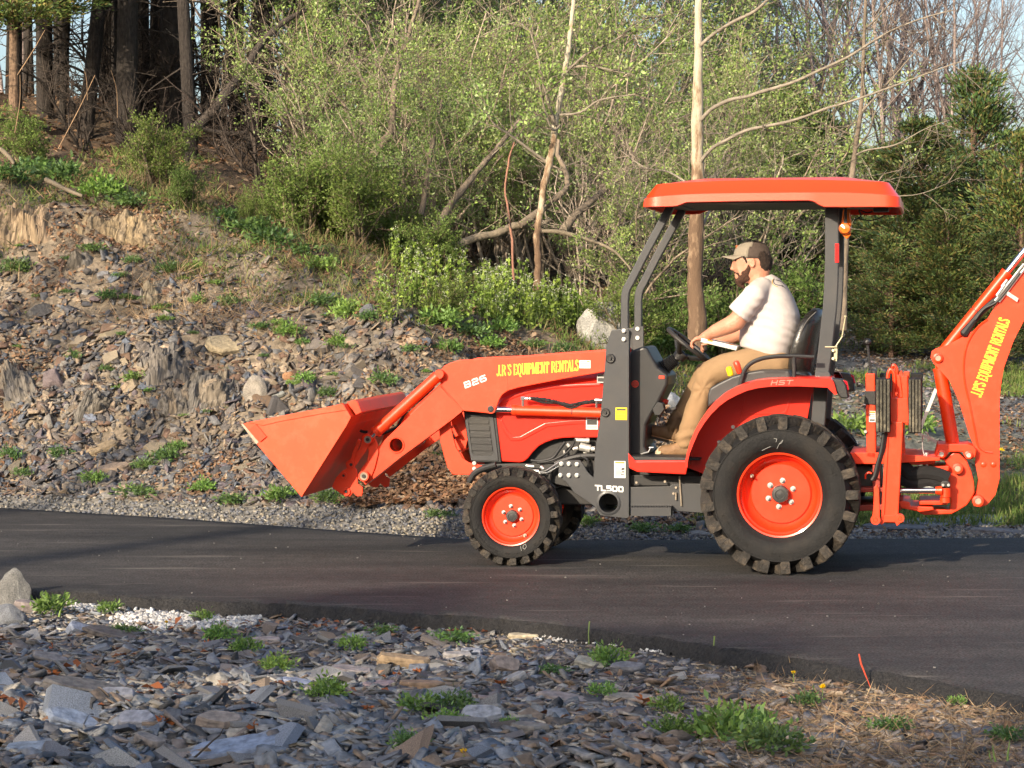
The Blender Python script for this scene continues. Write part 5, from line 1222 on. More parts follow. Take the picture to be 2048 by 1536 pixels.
def wrinkle(c):
    x, y, z = c[:, 0], c[:, 1], c[:, 2]
    w = np.zeros(len(c))
    cz = T(1540, 640, VC).z; cx = T(1540, 640, VC).x
    # diagonal folds that run from the armpit to the lower back
    u = (z - cz) * 1.0 + (x - cx) * .55 + .03 * fbm(x, z + y, 6, 7, 2)
    w += .0032 * np.sin(u * 105 + 5 * fbm(x * 1.0 + y, z, 5, 9, 2)) * np.clip(1 - np.abs(u + .02) * 3.2, 0, 1) * (x > cx - .15)
    w += .0022 * fbm(x + y, z * 2.2, 9, 15, 3)
    return w
shirt = remesh(q, 'tshirt', .0085, SHIRT, man, 5, wrinkle)
# cut the sleeve mouth and hem straight: dark cuffs rings
for v, s in ((VN, 1), (VF, -1)):
    pass
# emblem on the back
def decal(pts, v, material, parent, name='shirt_print', w=.004):
    q = MB()
    return q
EMB = mat('emblem_dark', (.05, .05, .05), .8); EMBG = mat('emblem_gold', (.55, .33, .06), .8)
# project emblem strokes onto the shirt surface
dgx = bpy.context.evaluated_depsgraph_get()
def on_shirt(px, py):
    a = T(px, py, VC - .6); b = T(px, py, VC + .2); d = (b - a).normalized()
    ok, loc, nor, _ = shirt.ray_cast(a, d)
    return (loc + nor * .0012) if ok else None
def proj_stroke(name, pts, w, material):
    q = MB(); P = [on_shirt(*p) for p in pts]; P = [p for p in P if p is not None]
    if len(P) > 2: q.tube(P, w, 5); q.build(name, material, shirt, smooth=True)
proj_stroke('back_print', spline([(1546, 559), (1544, 565), (1548, 571), (1556, 574)], 4), .0022, EMBG)
proj_stroke('back_print', spline([(1548, 558), (1546.5, 563), (1550, 568.5), (1558, 571), (1566, 572)], 4), .0028, EMB)
proj_stroke('back_print', spline([(1552, 560), (1559, 562), (1564, 565), (1568, 569)], 4), .0026, EMB)
proj_stroke('back_print', spline([(1553, 565), (1558, 566), (1562, 568)], 4), .0020, LGREY)
proj_stroke('back_print', spline([(1563, 573), (1568, 574), (1571, 577)], 4), .0014, EMB)
# trousers
q = MB()
ellsec(q, [slant(1500, 699, 1582, 714, .185), slant(1492, 716, 1584, 724, .195), slant(1490, 738, 1588, 742, .20), slant(1500, 752, 1585, 756, .18)], 30)
VL, VR = .575, .83
chain(q, [(M_(1550, 730, VL), .110), (M_(1500, 729, VL - .03), .108), (M_(1455, 734, VL - .05), .092), (M_(1424, 744, VL - .05), .083), (M_(1413, 756, VL - .05), .079), (M_(1404, 790, VL - .04), .076), (M_(1393, 825, VL - .03), .077), (M_(1380, 862, VL - .03), .074), (M_(1371, 880, VL - .03), .070)])
chain(q, [(M_(1550, 730, VR), .110), (M_(1500, 729, VR + .03), .105), (M_(1445, 736, VR + .05), .088), (M_(1412, 748, VR + .05), .079), (M_(1398, 775, VR + .05), .074), (M_(1375, 815, VR + .02), .072), (M_(1356, 842, VR - .0), .066)])
def wr2(c):
    x, y, z = c[:, 0], c[:, 1], c[:, 2]; kx, kz = T(1415, 775, VC).x, T(1415, 775, VC).z
    r = np.hypot(x - kx, z - kz); ang = np.arctan2(z - kz, x - kx)
    w = .0045 * np.sin(ang * 7 + 3 * fbm(x, z, 8, 4, 2)) * np.clip(1 - r / .22, 0, 1)
    az = T(1375, 872, VC).z; w += .007 * np.sin((z - az) * 85 + 2.5 * fbm(x, y, 9, 6, 2)) * np.clip(1 - np.abs(z - az) / .10, 0, 1)
    return w + .005 * fbm(x + y, z, 10, 18, 3)
remesh(q, 'trousers', .009, PANTS, man, 5, wr2)
# boots
def boot(toe, heel, v, sole_y, tilt=0):
    """toe/heel pixel x at the sole, profile loft from heel to toe"""
    q = MB(); secs = []
    tx, ty = toe; hx_, hy = heel
    N_ = 12; a = M_(hx_, hy, v); b_ = M_(tx, ty, v); L = b_ - a; up = Vector((-L.z, 0, L.x)).normalized()
    if up.z < 0: up = -up
    hgt = [.10, .125, .125, .118, .105, .092, .084, .080, .078, .074, .060, .035]; wid = [.032, .042, .044, .043, .043, .046, .050, .052, .052, .048, .038, .016]
    vs = []
    for i in range(N_):
        u = i / (N_ - 1); c = a + L * u
        for k in range(16):
            t = 2 * math.pi * k / 16; s_, c_ = math.sin(t), math.cos(t)
            hh = hgt[i] * (.5 + .5 * math.copysign(abs(s_) ** .7, s_)); vs.append(c + up * hh + Vector((0, wid[i] * math.copysign(abs(c_) ** .75, c_), 0)))
    fs = [(i * 16 + k, i * 16 + (k + 1) % 16, (i + 1) * 16 + (k + 1) % 16, (i + 1) * 16 + k) for i in range(N_ - 1) for k in range(16)] + [tuple(range(15, -1, -1)), tuple((N_ - 1) * 16 + k for k in range(16))]
    q.add(vs, fs); ob = q.build('boot', BOOT, man, smooth=True, angle=60)
    q = MB(); chain(q, [(a + L * .22 + up * .08, .050), (a + L * .10 + up * .16, .052)]); q.build('boot_shaft', BOOT, ob, smooth=True)
    q = MB(); vs = []
    for dz in (-.014, .004):
        for i in range(N_):
            u = i / (N_ - 1) * 1.02; vs.append(a + L * u + up * dz + Vector((0, -wid[i] - .004, 0)))
        for i in range(N_ - 1, -1, -1):
            u = i / (N_ - 1) * 1.02; vs.append(a + L * u + up * dz + Vector((0, wid[i] + .004, 0)))
    m_ = 2 * N_; q.add(vs, [(i, (i + 1) % m_, m_ + (i + 1) % m_, m_ + i) for i in range(m_)] + [tuple(range(m_ - 1, -1, -1)), tuple(range(m_, 2 * m_))]); q.build('sole', SOLE, ob)
    q = MB(); q.tube([a + L * (i / 11) + up * .006 + Vector((0, -wid[i] - .004, 0)) for i in range(12)], .0035, 6); q.build('welt', mat('welt_tan', (.42, .24, .12), .7), ob, smooth=True)
    q = MB()
    for i in range(5):
        c = a + L * (.30 + i * .07) + up * (.118 - .008 * i); q.cyl(c + Vector((0, -.026, 0)), c + Vector((0, .026, 0)), .0035, 6)
    q.build('laces', mat('lace', (.30, .2, .1), .9), ob)
    q = MB(); vs = []
    for i in (9.2, 10, 10.6, 11):
        lo = int(i); f = i - lo; h2 = hgt[lo] * (1 - f) + hgt[min(lo + 1, 11)] * f; w2 = wid[lo] * (1 - f) + wid[min(lo + 1, 11)] * f; c = a + L * (i / 11)
        for k in range(12):
            t = math.pi * k / 11; vs.append(c + up * (h2 * (.12 + .9 * math.sin(t) ** .7)) + L.normalized() * .003 + Vector((0, (w2 + .0015) * -math.cos(t), 0)))
    q.add(vs, [(j * 12 + k, j * 12 + k + 1, (j + 1) * 12 + k + 1, (j + 1) * 12 + k) for j in range(3) for k in range(11)]); q.build('toe_cap', mat('scuffed_leather', (.48, .40, .28), .9, var=.25, scale=50, dirt=(.3, .22, .13), dscale=20), ob, smooth=True)
boot((1312, 913), (1384, 914), VL - .03, 0)
boot((1290, 868), (1352, 884), VR - .02, 0)

# carton held on the lap
ct = empty('flat_carton', ORG, -AL); tag(ct, 'flat white carton with orange patches held on the driver\'s lap', 'carton')
q = MB(); a = T(1401, 684, .50); b_ = T(1472, 701, .50); dd = Vector((b_.x - a.x, 0, b_.z - a.z)); nn = Vector((-dd.z, 0, dd.x)).normalized()
if nn.z < 0: nn = -nn
def slab(q, u0, u1, y0, y1, n0, n1):
    vs = [a + dd * u + nn * n for (u, n) in ((u0, n0), (u1, n0), (u1, n1), (u0, n1))]
    q.prism([(p.x, p.z) for p in vs], y0, y1)
slab(q, 0, 1, .50, .80, 0, .026); bx = q.build('carton_box', mat('white_card', (.80, .80, .78), .5, var=.02), ct, bevel=.002)
q = MB(); slab(q, .17, .32, .499, .60, .0, .0268); slab(q, .72, .88, .52, .70, .02, .0268); q.build('orange_print', ORP, ct)
q = MB(); slab(q, .35, .62, .56, .60, .0262, .0271); slab(q, .05, .9, .66, .72, .0262, .0271); q.build('grey_print', LGREY, ct)
q = MB(); slab(q, .0, .98, .4985, .4995, .002, .018); q.build('carton_edge', mat('card_edge', (.45, .46, .46), .6), ct)
# ------------------------------------------------------------------ rocks, litter and plants
RNG = np.random.default_rng(11)
_near = np.array(near_e); _far = np.array(far_e)
_o = np.argsort(_near[:, 0]); near_y = lambda x: np.interp(x, _near[_o, 0], _near[_o, 1])
_p = np.argsort(_far[:, 0]); far_y = lambda x: np.interp(x, _far[_p, 0], _far[_p, 1])
def veg_mat(name, rough=.6, trans=.0, objvar=.25, var=.15, scale=6.0, hue=.02):
    m = bpy.data.materials.new(name); m.use_nodes = True; nt = m.node_tree; N = nt.nodes; L = nt.links
    b = N['Principled BSDF']; b.inputs['Roughness'].default_value = rough; b.inputs['Specular IOR Level'].default_value = .3
    a = N.new('ShaderNodeVertexColor'); a.layer_name = 'Col'
    oi = N.new('ShaderNodeObjectInfo'); hs = N.new('ShaderNodeHueSaturation')
    m1 = N.new('ShaderNodeMapRange'); m1.inputs[3].default_value = 1 - objvar; m1.inputs[4].default_value = 1 + objvar; L.new(oi.outputs['Random'], m1.inputs[0])
    w = N.new('ShaderNodeTexWhiteNoise'); w.noise_dimensions = '1D'; L.new(oi.outputs['Random'], w.inputs['W'])
    m2 = N.new('ShaderNodeMapRange'); m2.inputs[3].default_value = .5 - hue; m2.inputs[4].default_value = .5 + hue; L.new(w.outputs['Value'], m2.inputs[0])
    L.new(m2.outputs[0], hs.inputs['Hue']); L.new(m1.outputs[0], hs.inputs['Value']); L.new(a.outputs[0], hs.inputs['Color'])
    out = hs.outputs[0]
    if var:
        tc = N.new('ShaderNodeTexCoord'); n = N.new('ShaderNodeTexNoise'); n.inputs['Scale'].default_value = scale; n.inputs['Detail'].default_value = 6; L.new(tc.outputs['Object'], n.inputs['Vector'])
        mr = N.new('ShaderNodeMapRange'); mr.inputs[1].default_value = .3; mr.inputs[2].default_value = .7; mr.inputs[3].default_value = 1 - var; mr.inputs[4].default_value = 1 + var; L.new(n.outputs[0], mr.inputs[0])
        s = N.new('ShaderNodeVectorMath'); s.operation = 'SCALE'; L.new(out, s.inputs[0]); L.new(mr.outputs[0], s.inputs['Scale']); out = s.outputs[0]
    L.new(out, b.inputs['Base Color'])
    if trans:
        tl = N.new('ShaderNodeBsdfTranslucent'); L.new(out, tl.inputs[0]); ms = N.new('ShaderNodeMixShader'); ms.inputs[0].default_value = trans
        L.new(b.outputs[0], ms.inputs[1]); L.new(tl.outputs[0], ms.inputs[2]); L.new(ms.outputs[0], N['Material Output'].inputs[0])
    return m
STONE = veg_mat('slate_stone', .78, objvar=.12, var=.38, scale=34, hue=.01)
def add_bump(m, sc_, st, dist, stretch=(1, 1, 1)):
    N = m.node_tree.nodes; L = m.node_tree.links; tc = N.new('ShaderNodeTexCoord'); mp = N.new('ShaderNodeMapping'); mp.inputs['Scale'].default_value = stretch; n = N.new('ShaderNodeTexNoise'); n.inputs['Scale'].default_value = sc_; n.inputs['Detail'].default_value = 8; n.inputs['Roughness'].default_value = .65
    L.new(tc.outputs['Object'], mp.inputs[0]); L.new(mp.outputs[0], n.inputs['Vector']); bp = N.new('ShaderNodeBump'); bp.inputs['Strength'].default_value = st; bp.inputs['Distance'].default_value = dist; L.new(n.outputs[0], bp.inputs['Height']); L.new(bp.outputs[0], N['Principled BSDF'].inputs['Normal'])
add_bump(STONE, 22, .7, .02, (1, 1, 3))
LEAF = veg_mat('green_leaf', .5, .35, objvar=.2, var=0, hue=.012)
NEEDLE = veg_mat('evergreen_leaf', .6, .15, objvar=.2, var=0, hue=.015)
DRYL = veg_mat('dry_leaf', .8, .15, objvar=0, var=0, hue=0)
BARKM = veg_mat('bark', .9, 0, objvar=.2, var=.45, scale=22, hue=.008)
add_bump(BARKM, 14, .9, .05, (1.6, 1.6, .35))

def ground_normals(x, y):
    e = .12
    dx = (H(x + e, y) - H(x - e, y)) / (2 * e); dy = (H(x, y + e) - H(x, y - e)) / (2 * e)
    n = np.stack([-dx, -dy, np.ones_like(dx)], 1); return n / np.linalg.norm(n, axis=1)[:, None]
def frames(n, rng, tilt):
    n = n + rng.normal(0, 1, n.shape) * np.asarray(tilt)[..., None]; n /= np.linalg.norm(n, axis=1)[:, None]
    a = rng.normal(0, 1, n.shape); a -= n * (a * n).sum(1)[:, None]; a /= np.linalg.norm(a, axis=1)[:, None]
    return a, np.cross(n, a), n
PAL = {
 'slate': [(.115, .13, .165), (.10, .105, .12), (.15, .15, .155), (.13, .11, .12), (.15, .115, .09), (.20, .19, .175), (.085, .085, .095)],
 'fg': [(.16, .175, .21), (.12, .122, .135), (.21, .21, .215), (.17, .15, .145), (.20, .155, .12), (.30, .285, .26), (.18, .20, .24), (.075, .075, .08)],
 'bank': [(.20, .17, .13), (.13, .117, .107), (.26, .215, .155), (.15, .132, .115), (.15, .10, .07), (.30, .24, .17), (.085, .08, .08), (.20, .18, .155)],
 'gravel': [(.20, .20, .20), (.16, .17, .19), (.26, .23, .19), (.12, .12, .12), (.34, .31, .26)],
 'white': [(.62, .61, .59), (.5, .49, .47), (.42, .41, .40), (.68, .66, .62)]}
def palette(name, n, rng, jit=.16):
    p = np.array(PAL[name]); return p[rng.integers(0, len(p), n)] * rng.uniform(1 - jit, 1 + jit, (n, 1))
def chip_variants(k, rng, nv=6, flat=True):
    out = []
    for _ in range(k):
        an = np.sort(rng.uniform(0, 2 * np.pi, nv) * .45 + np.arange(nv) / nv * 2 * np.pi * .98)
        r = rng.uniform(.62, 1.0, nv); asp = rng.uniform(.5, .95)
        top = np.stack([np.cos(an) * r, np.sin(an) * r * asp, np.ones(nv) + rng.normal(0, .25, nv)], 1)
        bot = top * [1.08, 1.08, 0] + np.array([rng.normal(0, .06), rng.normal(0, .06), -1.0])
        out.append(np.concatenate([top, bot]))
    return np.array(out)
def chip_faces(nv=6):
    f = [(0, i, i + 1) for i in range(1, nv - 1)] + [(nv, nv + i + 1, nv + i) for i in range(1, nv - 1)]
    for i in range(nv):
        j = (i + 1) % nv; f += [(i, nv + i, nv + j), (i, nv + j, j)]
    return np.array(f)
CV = chip_variants(40, RNG); CFc = chip_faces()
def chips(name, x, y, size, thick, tilt, cols, label, lift=.2, material=None, rng=RNG, smooth=False):
    n = len(x); z = H(x, y); nrm = ground_normals(x, y); a, b, c = frames(nrm, rng, np.full(n, tilt))
    v = CV[rng.integers(0, len(CV), n)]
    th = size * thick
    P = np.stack([x, y, z], 1) + nrm * (th * lift)[:, None]
    V_ = P[:, None, :] + v[:, :, 0:1] * size[:, None, None] * a[:, None, :] + v[:, :, 1:2] * size[:, None, None] * b[:, None, :] + v[:, :, 2:3] * th[:, None, None] * .5 * c[:, None, :]
    Fc = CFc[None] + (np.arange(n) * 12)[:, None, None]
    o = raw(name, V_.reshape(-1, 3), Fc.reshape(-1, 3), material or STONE, cols=np.repeat(cols, 12, 0), smooth=smooth)
    if label: tag(o, label, kind='stuff')
    return o
def pick(n, x0, x1, y0, y1, keep, rng=RNG):
    X = []; Y = []; tot = 0
    while tot < n:
        x = rng.uniform(x0, x1, n * 2); y = rng.uniform(y0, y1, n * 2); m = rng.uniform(0, 1, n * 2) < keep(x, y); X.append(x[m]); Y.append(y[m]); tot += m.sum()
        if m.mean() < .001: break
    return np.concatenate(X)[:n], np.concatenate(Y)[:n]
inframe = lambda x, y, m=120: (np.abs(F * x / y) < 1024 + m)
# foreground heap
def k_fg(x, y):
    px = pcol(x, y); d = near_y(x) - y
    return inframe(x, y, 200) * (d > .02) * np.clip(.35 + .65 * np.clip((1250 - px) / 500, 0, 1) + .25 * np.clip(10.2 - y, 0, 1), 0, 1) * np.clip(.5 + d * .6, 0, 1)
x, y = pick(30000, -3.6, 3.6, 6.0, 12.9, k_fg)
sz = np.exp(RNG.normal(np.log(.019), .50, len(x))) * (1 + .5 * np.clip((11.4 - y) / 3, 0, 1) * (x < .6)); sz = np.clip(sz * 1.12, .006, .07)
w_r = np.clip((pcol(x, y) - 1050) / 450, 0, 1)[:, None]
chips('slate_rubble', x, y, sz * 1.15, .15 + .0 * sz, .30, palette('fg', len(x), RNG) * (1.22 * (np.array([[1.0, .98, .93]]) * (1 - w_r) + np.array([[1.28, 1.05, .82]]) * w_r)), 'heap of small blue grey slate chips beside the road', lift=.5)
# fine grit at the right foreground
x, y = pick(10000, -3.4, 3.8, 6.4, 12.9, lambda x, y: inframe(x, y, 200) * (near_y(x) - y > -.03) * np.clip((pcol(x, y) - 500) / 700, .2, 1))
chips('gravel', x, y, RNG.uniform(.004, .013, len(x)), .6, .5, palette('gravel', len(x), RNG) * np.array([[1.15, 1.0, .82]]), 'fine stony grit along the near road edge', lift=.4)
# verge beyond the road
def toe_at(x, y): return np.interp(pcol(x, y), COLS_PX, TOE)
def crest_at(x, y): return np.interp(pcol(x, y), COLS_PX, CREST)
x, y = pick(22000, -5.6, 5.6, 15.4, 19.6, lambda x, y: inframe(x, y, 200) * (y > far_y(x) - .03) * (y < toe_at(x, y) + .5) * (.4 + .6 * np.clip((pcol(x, y) - 700) / 300, 0, 1)))
chips('gravel_verge', x, y, RNG.uniform(.007, .024, len(x)), .7, .5, palette('gravel', len(x), RNG) * .85, 'loose grey gravel verge along the far road edge', lift=.5)
# shale bank
def k_bank(x, y):
    t = (y - toe_at(x, y)) / (crest_at(x, y) - toe_at(x, y))
    px = pcol(x, y)
    return inframe(x, y, 200) * (t > -.08) * (t < 1.05) * (px < 1500) * np.clip(1.25 - t * 1.15, .10, 1) * np.clip(fbm(x, y, 1.3, 50) * 1.1 + .75, .25, 1)
x, y = pick(30000, -6.6, 2.6, 16, 24, k_bank)
t = (y - toe_at(x, y)) / (crest_at(x, y) - toe_at(x, y))
sz = np.exp(RNG.normal(np.log(.028), .58, len(x))) * (1.25 - .45 * np.clip(t, 0, 1)); sz = np.clip(sz, .010, .085)
cb = palette('bank', len(x), RNG); cs_ = palette('slate', len(x), RNG); mk = (RNG.uniform(0, 1, len(x)) < .35 + .3 * (t < .15)); cb[mk] = cs_[mk] * .95
chips('shale_scree', x, y, sz * 1.1, .17, .45, cb, 'scree of brown and grey shale chips covering the bank', lift=.45)
# grey stone slope at the right behind the tractor
x, y = pick(9000, 1.2, 8, 16.5, 31, lambda x, y: inframe(x, y, 150) * (pcol(x, y) > 1350) * np.clip(fbm(x, y, .4, 60) * 1.2 + .35 + (y - 22) * .09, 0, 1))
chips('grey_scree', x, y, RNG.uniform(.02, .06, len(x)), .3, .3, palette('slate', len(x), RNG) * 1.15, 'patchy grey stones on the slope behind the backhoe', lift=.45)
# white limestone gravel
wq = [(130, 1205), (190, 1212), (300, 1224), (420, 1236), (520, 1240), (470, 1262), (380, 1272), (290, 1270), (220, 1252), (160, 1228)]
wp = np.array([dpt(a, b_, -.075) for a, b_ in wq])
def inpoly(x, y, P):
    r = np.zeros(len(x), bool); n = len(P)
    for i in range(n):
        x0, y0 = P[i]; x1, y1 = P[(i + 1) % n]; c = ((y0 > y) != (y1 > y)) & (x < (x1 - x0) * (y - y0) / ((y1 - y0) or 1e-9) + x0); r ^= c
    return r
x, y = pick(2600, wp[:, 0].min(), wp[:, 0].max(), wp[:, 1].min(), wp[:, 1].max(), lambda x, y: inpoly(x + .12 * fbm(x, y, 3, 71), y + .22 * fbm(x, y, 3, 72), wp) * np.clip(fbm(x, y, 3.5, 70) * 1.8 + .6, .03, 1))
o = chips('white_gravel', x, y, RNG.uniform(.008, .022, len(x)), .75, .5, palette('white', len(x), RNG), 'patch of white limestone gravel at the road edge', lift=.9)
x, y = pick(260, .0, 2.2, 10, 12.2, lambda x, y: (near_y(x) - y > -.02) * (near_y(x) - y < .10) * (pcol(x, y) > 1070) * (pcol(x, y) < 1330))
o = chips('white_gravel', x, y, RNG.uniform(.006, .014, len(x)), .75, .5, palette('white', len(x), RNG), 'thin trail of white stones under the asphalt edge right of centre', lift=.9)
ne_i = RNG.integers(0, len(ne), 2600); ex_ = ne[ne_i, 0] + RNG.normal(0, .02, 2600); ey_ = ne[ne_i, 1] - np.abs(RNG.normal(0, .035, 2600)) + .015
kk = inframe(ex_, ey_, 200); ex_, ey_ = ex_[kk], ey_[kk]
chips('asphalt_crumbs', ex_, ey_, RNG.uniform(.005, .018, len(ex_)), .8, .6, np.array([(.022, .021, .021)]) * RNG.uniform(.6, 2.2, (len(ex_), 1)), 'crumbs of black asphalt fallen along the near road edge', lift=.6)
# grit scattered on the asphalt
x, y = pick(90, -4, 4.5, 9.5, 17, lambda x, y: inframe(x, y) * (y > near_y(x) + .1) * (y < far_y(x) - .1))
n = len(x); v = CV[RNG.integers(0, 40, n)]; s_ = RNG.uniform(.003, .008, n)
Vv = np.stack([x, y, np.full(n, .003)], 1)[:, None, :] + v * np.stack([s_, s_, s_ * .4], 1)[:, None, :]
tag(raw('asphalt_grit', Vv.reshape(-1, 3), (CFc[None] + (np.arange(n) * 12)[:, None, None]).reshape(-1, 3), STONE, cols=np.repeat(palette('white', n, RNG) * .38, 12, 0)), 'specks of pale grit scattered on the asphalt', kind='stuff')

# leaves: diamonds, folded a little
def leafs(P, L_, W_, d, rng, fold=.25, nrm=None):
    n = len(P); d = d / np.linalg.norm(d, axis=1)[:, None]
    a = rng.normal(0, 1, (n, 3)) if nrm is None else nrm + rng.normal(0, .35, (n, 3))
    s = np.cross(d, a); s /= np.linalg.norm(s, axis=1)[:, None] + 1e-9; u = np.cross(s, d)
    L_ = np.broadcast_to(L_, n)[:, None]; W_ = np.broadcast_to(W_, n)[:, None]
    q = np.stack([P, P + d * L_ * .5 + s * W_ * .5 + u * W_ * fold, P + d * L_, P + d * L_ * .5 - s * W_ * .5 + u * W_ * fold], 1)
    return q.reshape(-1, 3), (np.arange(n)[:, None] * 4 + np.arange(4)[None])
def leafobj(name, P, L_, W_, d, cols, material, rng, parent=False, **k):
    v, f = leafs(P, L_, W_, d, rng, **k); return raw(name, v, f, material, parent=parent, cols=np.repeat(cols, 4, 0))
def litter(name, n, box_, keep, size, pal, label):
    x, y = pick(n, *box_, keep); z = H(x, y) + (.05 if name == 'leaf_drift' else .02); nn = ground_normals(x, y)
    d = RNG.normal(0, 1, (len(x), 3)); d -= nn * (d * nn).sum(1)[:, None] * .8
    c = np.array(pal)[RNG.integers(0, len(pal), len(x))] * RNG.uniform(.75, 1.25, (len(x), 1))
    s = RNG.uniform(.6, 1.3, len(x)) * size
    v, f = leafs(np.stack([x, y, z], 1), s, s * .6, d, RNG, fold=.35, nrm=nn * 1.5)
    tag(raw(name, v, f, DRYL, cols=np.repeat(c, 4, 0)), label, kind='stuff')
BR = [(.22, .115, .06), (.17, .095, .055), (.27, .17, .10), (.13, .08, .05), (.33, .24, .16)]
litter('leaf_litter', 9000, (-6.6, 2.6, 16.5, 24), lambda x, y: inframe(x, y, 200) * (pcol(x, y) < 1500) * (y > toe_at(x, y) - .2) * (y < crest_at(x, y) + .3) * np.clip(fbm(x, y, 1.1, 80) * 3.2 - .2 + .5 * (pcol(x, y) > 560) * (y < toe_at(x, y) + 1.4), .04, 1), .045, BR, 'drifts of brown dead leaves on the shale bank')
litter('forest_litter', 16000, (-9, 6, 20.5, 34), lambda x, y: inframe(x, y, 200) * (y > crest_at(x, y) - .1) * (pcol(x, y) < 1650), .065, BR, 'carpet of brown dead leaves under the trees')
litter('fallen_leaves', 260, (-3.4, 3.4, 8, 12.6), lambda x, y: inframe(x, y) * (near_y(x) - y > .05) * np.clip(fbm(x, y, 1.6, 81) * 3, .02, 1), .05, [(.30, .10, .04), (.24, .10, .05), (.34, .2, .12)], 'curled brown leaves caught among the foreground slates')
litter('leaf_drift', 4200, (-2.3, 0.2, 16.6, 19.2), lambda x, y: (pcol(x, y) > 700 + 60 * fbm(x, y, 2, 8)) * (pcol(x, y) < 990) * (y > 17.1 + .3 * fbm(x, y, 2, 5)) * (y < 18.6 + .5 * fbm(x, y, 1.5, 6)), .06, [(.24, .13, .07), (.18, .10, .06), (.30, .19, .11), (.14, .09, .055)], 'drift of brown dead leaves behind the loader arm and front wheel')
litter('right_litter', 5000, (1.0, 7, 16.2, 26), lambda x, y: inframe(x, y, 60) * (pcol(x, y) > 1300) * np.clip(fbm(x, y, .8, 95) * 2.5 + .4, .05, 1), .05, BR, 'brown dead leaves on the ground behind the backhoe')
# dry straw at the right foreground and on the crest
def straw(name, n, box_, keep, length, label, pal=((.34, .25, .15), (.26, .18, .11), (.20, .13, .08)), flat=.35, w=.004):
    x, y = pick(n, *box_, keep); z = H(x, y) + .005
    d = RNG.normal(0, 1, (len(x), 3)); d[:, 2] = np.abs(d[:, 2]) * flat
    c = np.array(pal)[RNG.integers(0, len(pal), len(x))] * RNG.uniform(.8, 1.2, (len(x), 1))
    L_ = RNG.uniform(.4, 1.3, len(x)) * length
    v, f = leafs(np.stack([x, y, z], 1), L_, np.full(len(x), w), d, RNG, fold=.3)
    tag(raw(name, v, f, DRYL, cols=np.repeat(c, 4, 0)), label, kind='stuff')
straw('dry_grass', 5200, (0, 3.6, 6.8, 11.4), lambda x, y: inframe(x, y) * (near_y(x) - y > -.03) * np.clip((pcol(x, y) - 1300) / 350, 0, 1) * np.clip(fbm(x, y, 1.3, 90) * 2 + .45, .05, 1), .09, 'matted dry straw on the stony verge, lower right')
straw('dry_grass', 5000, (-7, 2, 18, 25), lambda x, y: inframe(x, y) * (np.abs(y - crest_at(x, y) + .3) < 1.6) * (pcol(x, y) < 1200) * np.clip(fbm(x, y, .9, 91) * 2.5 + .3, .05, 1), .22, 'dry brown grass hanging over the top of the bank', flat=.8, w=.006)
# green grass at the right
GRN = ((.10, .17, .035), (.14, .20, .05), (.08, .13, .03), (.18, .19, .07))
straw('grass', 30000, (1.4, 8.5, 15.9, 27), lambda x, y: inframe(x, y) * (pcol(x, y) > 1380) * (y > far_y(x) + .9) * np.clip(fbm(x, y, .5, 92) * 2.4 + .55 - (y - 20) * .16, 0, 1), .10, 'patchy green grass behind the backhoe', pal=GRN, flat=2.2, w=.010)
straw('undergrowth', 26000, (-7, 3, 18, 27), lambda x, y: inframe(x, y) * (y > crest_at(x, y) - 1.0) * (y < crest_at(x, y) + 4) * (pcol(x, y) < 1450) * np.clip(fbm(x, y, .7, 93) * 3 + .35, .0, 1), .13, 'low green ground cover along the top of the bank', pal=GRN + ((.20, .14, .07), (.16, .15, .06)), flat=1.4, w=.009)

# ------------------------------------------------------------------ single stones
def blob(name, size, seed, col, label, group=None, cuts=3, rough=.22, loc=(0, 0, 0), rot=(0, 0, 0), flat_=False, cat='stone', strata=0, mate=None):
    bm = bmesh.new(); bmesh.ops.create_icosphere(bm, subdivisions=cuts, radius=.5)
    if flat_:
        for v in bm.verts:
            m = max(abs(v.co.x), abs(v.co.y), abs(v.co.z)); v.co = v.co * (.5 / max(m, 1e-6)) * .55 + v.co * .45
    rr = random.Random(seed); pl = [(Vector((rr.uniform(-1, 1), rr.uniform(-1, 1), rr.uniform(-.6, 1))).normalized(), rr.uniform(.30, .44)) for _ in range(9)]
    for v in bm.verts:
        for n_, d_ in pl:
            e = v.co.dot(n_) - d_
            if e > 0: v.co -= n_ * e * .92
        q = Vector((v.co.x * 2.2 + seed, v.co.y * 2.2, v.co.z * (6 if strata else 2.2)))
        v.co += v.co.normalized() * mnoise.fractal(q, 1.0, 2.0, 4) * rough * .32
    me = bpy.data.meshes.new(name); bm.to_mesh(me); bm.free()
    ca = me.color_attributes.new('Col', 'FLOAT_COLOR', 'POINT')
    rs = random.Random(seed)
    for i, v in enumerate(me.vertices):
        k = 1 + .35 * mnoise.noise(Vector((v.co.x * 5, v.co.y * 5, v.co.z * (24 if strata else 5) + seed))); ca.data[i].color = (col[0] * k, col[1] * k, col[2] * k, 1)
    me.materials.append(mate or STONE)
    o = link(bpy.data.objects.new(name, me)); o.scale = size; o.location = loc; o.rotation_euler = rot
    tag(o, label, cat, group); return o
def stone(px, py, w, h, seed, col, label, depth=None, rot=(0, 0, 0), sink=.25, name='boulder', cat='stone', **k):
    """centre pixel, pixel width and height"""
    g = G(px, py + h * .45); s = g.y / F
    return blob(name, (w * s, (depth or w * .8) * s, h * s * 1.25), seed, col, label, loc=(g.x, g.y + .3 * (depth or w * .8) * s, g.z + h * s * (.5 - sink * .5)), rot=rot, cat=cat, **k)
stone(1192, 652, 100, 98, 1, (.30, .295, .275), 'large angular pale grey boulder with white veins on the slope behind the loader mast', depth=60, flat_=True, cuts=4)
stone(512, 778, 56, 52, 2, (.30, .27, .235), 'rounded pale boulder resting on the bank left of the bucket', cuts=4)
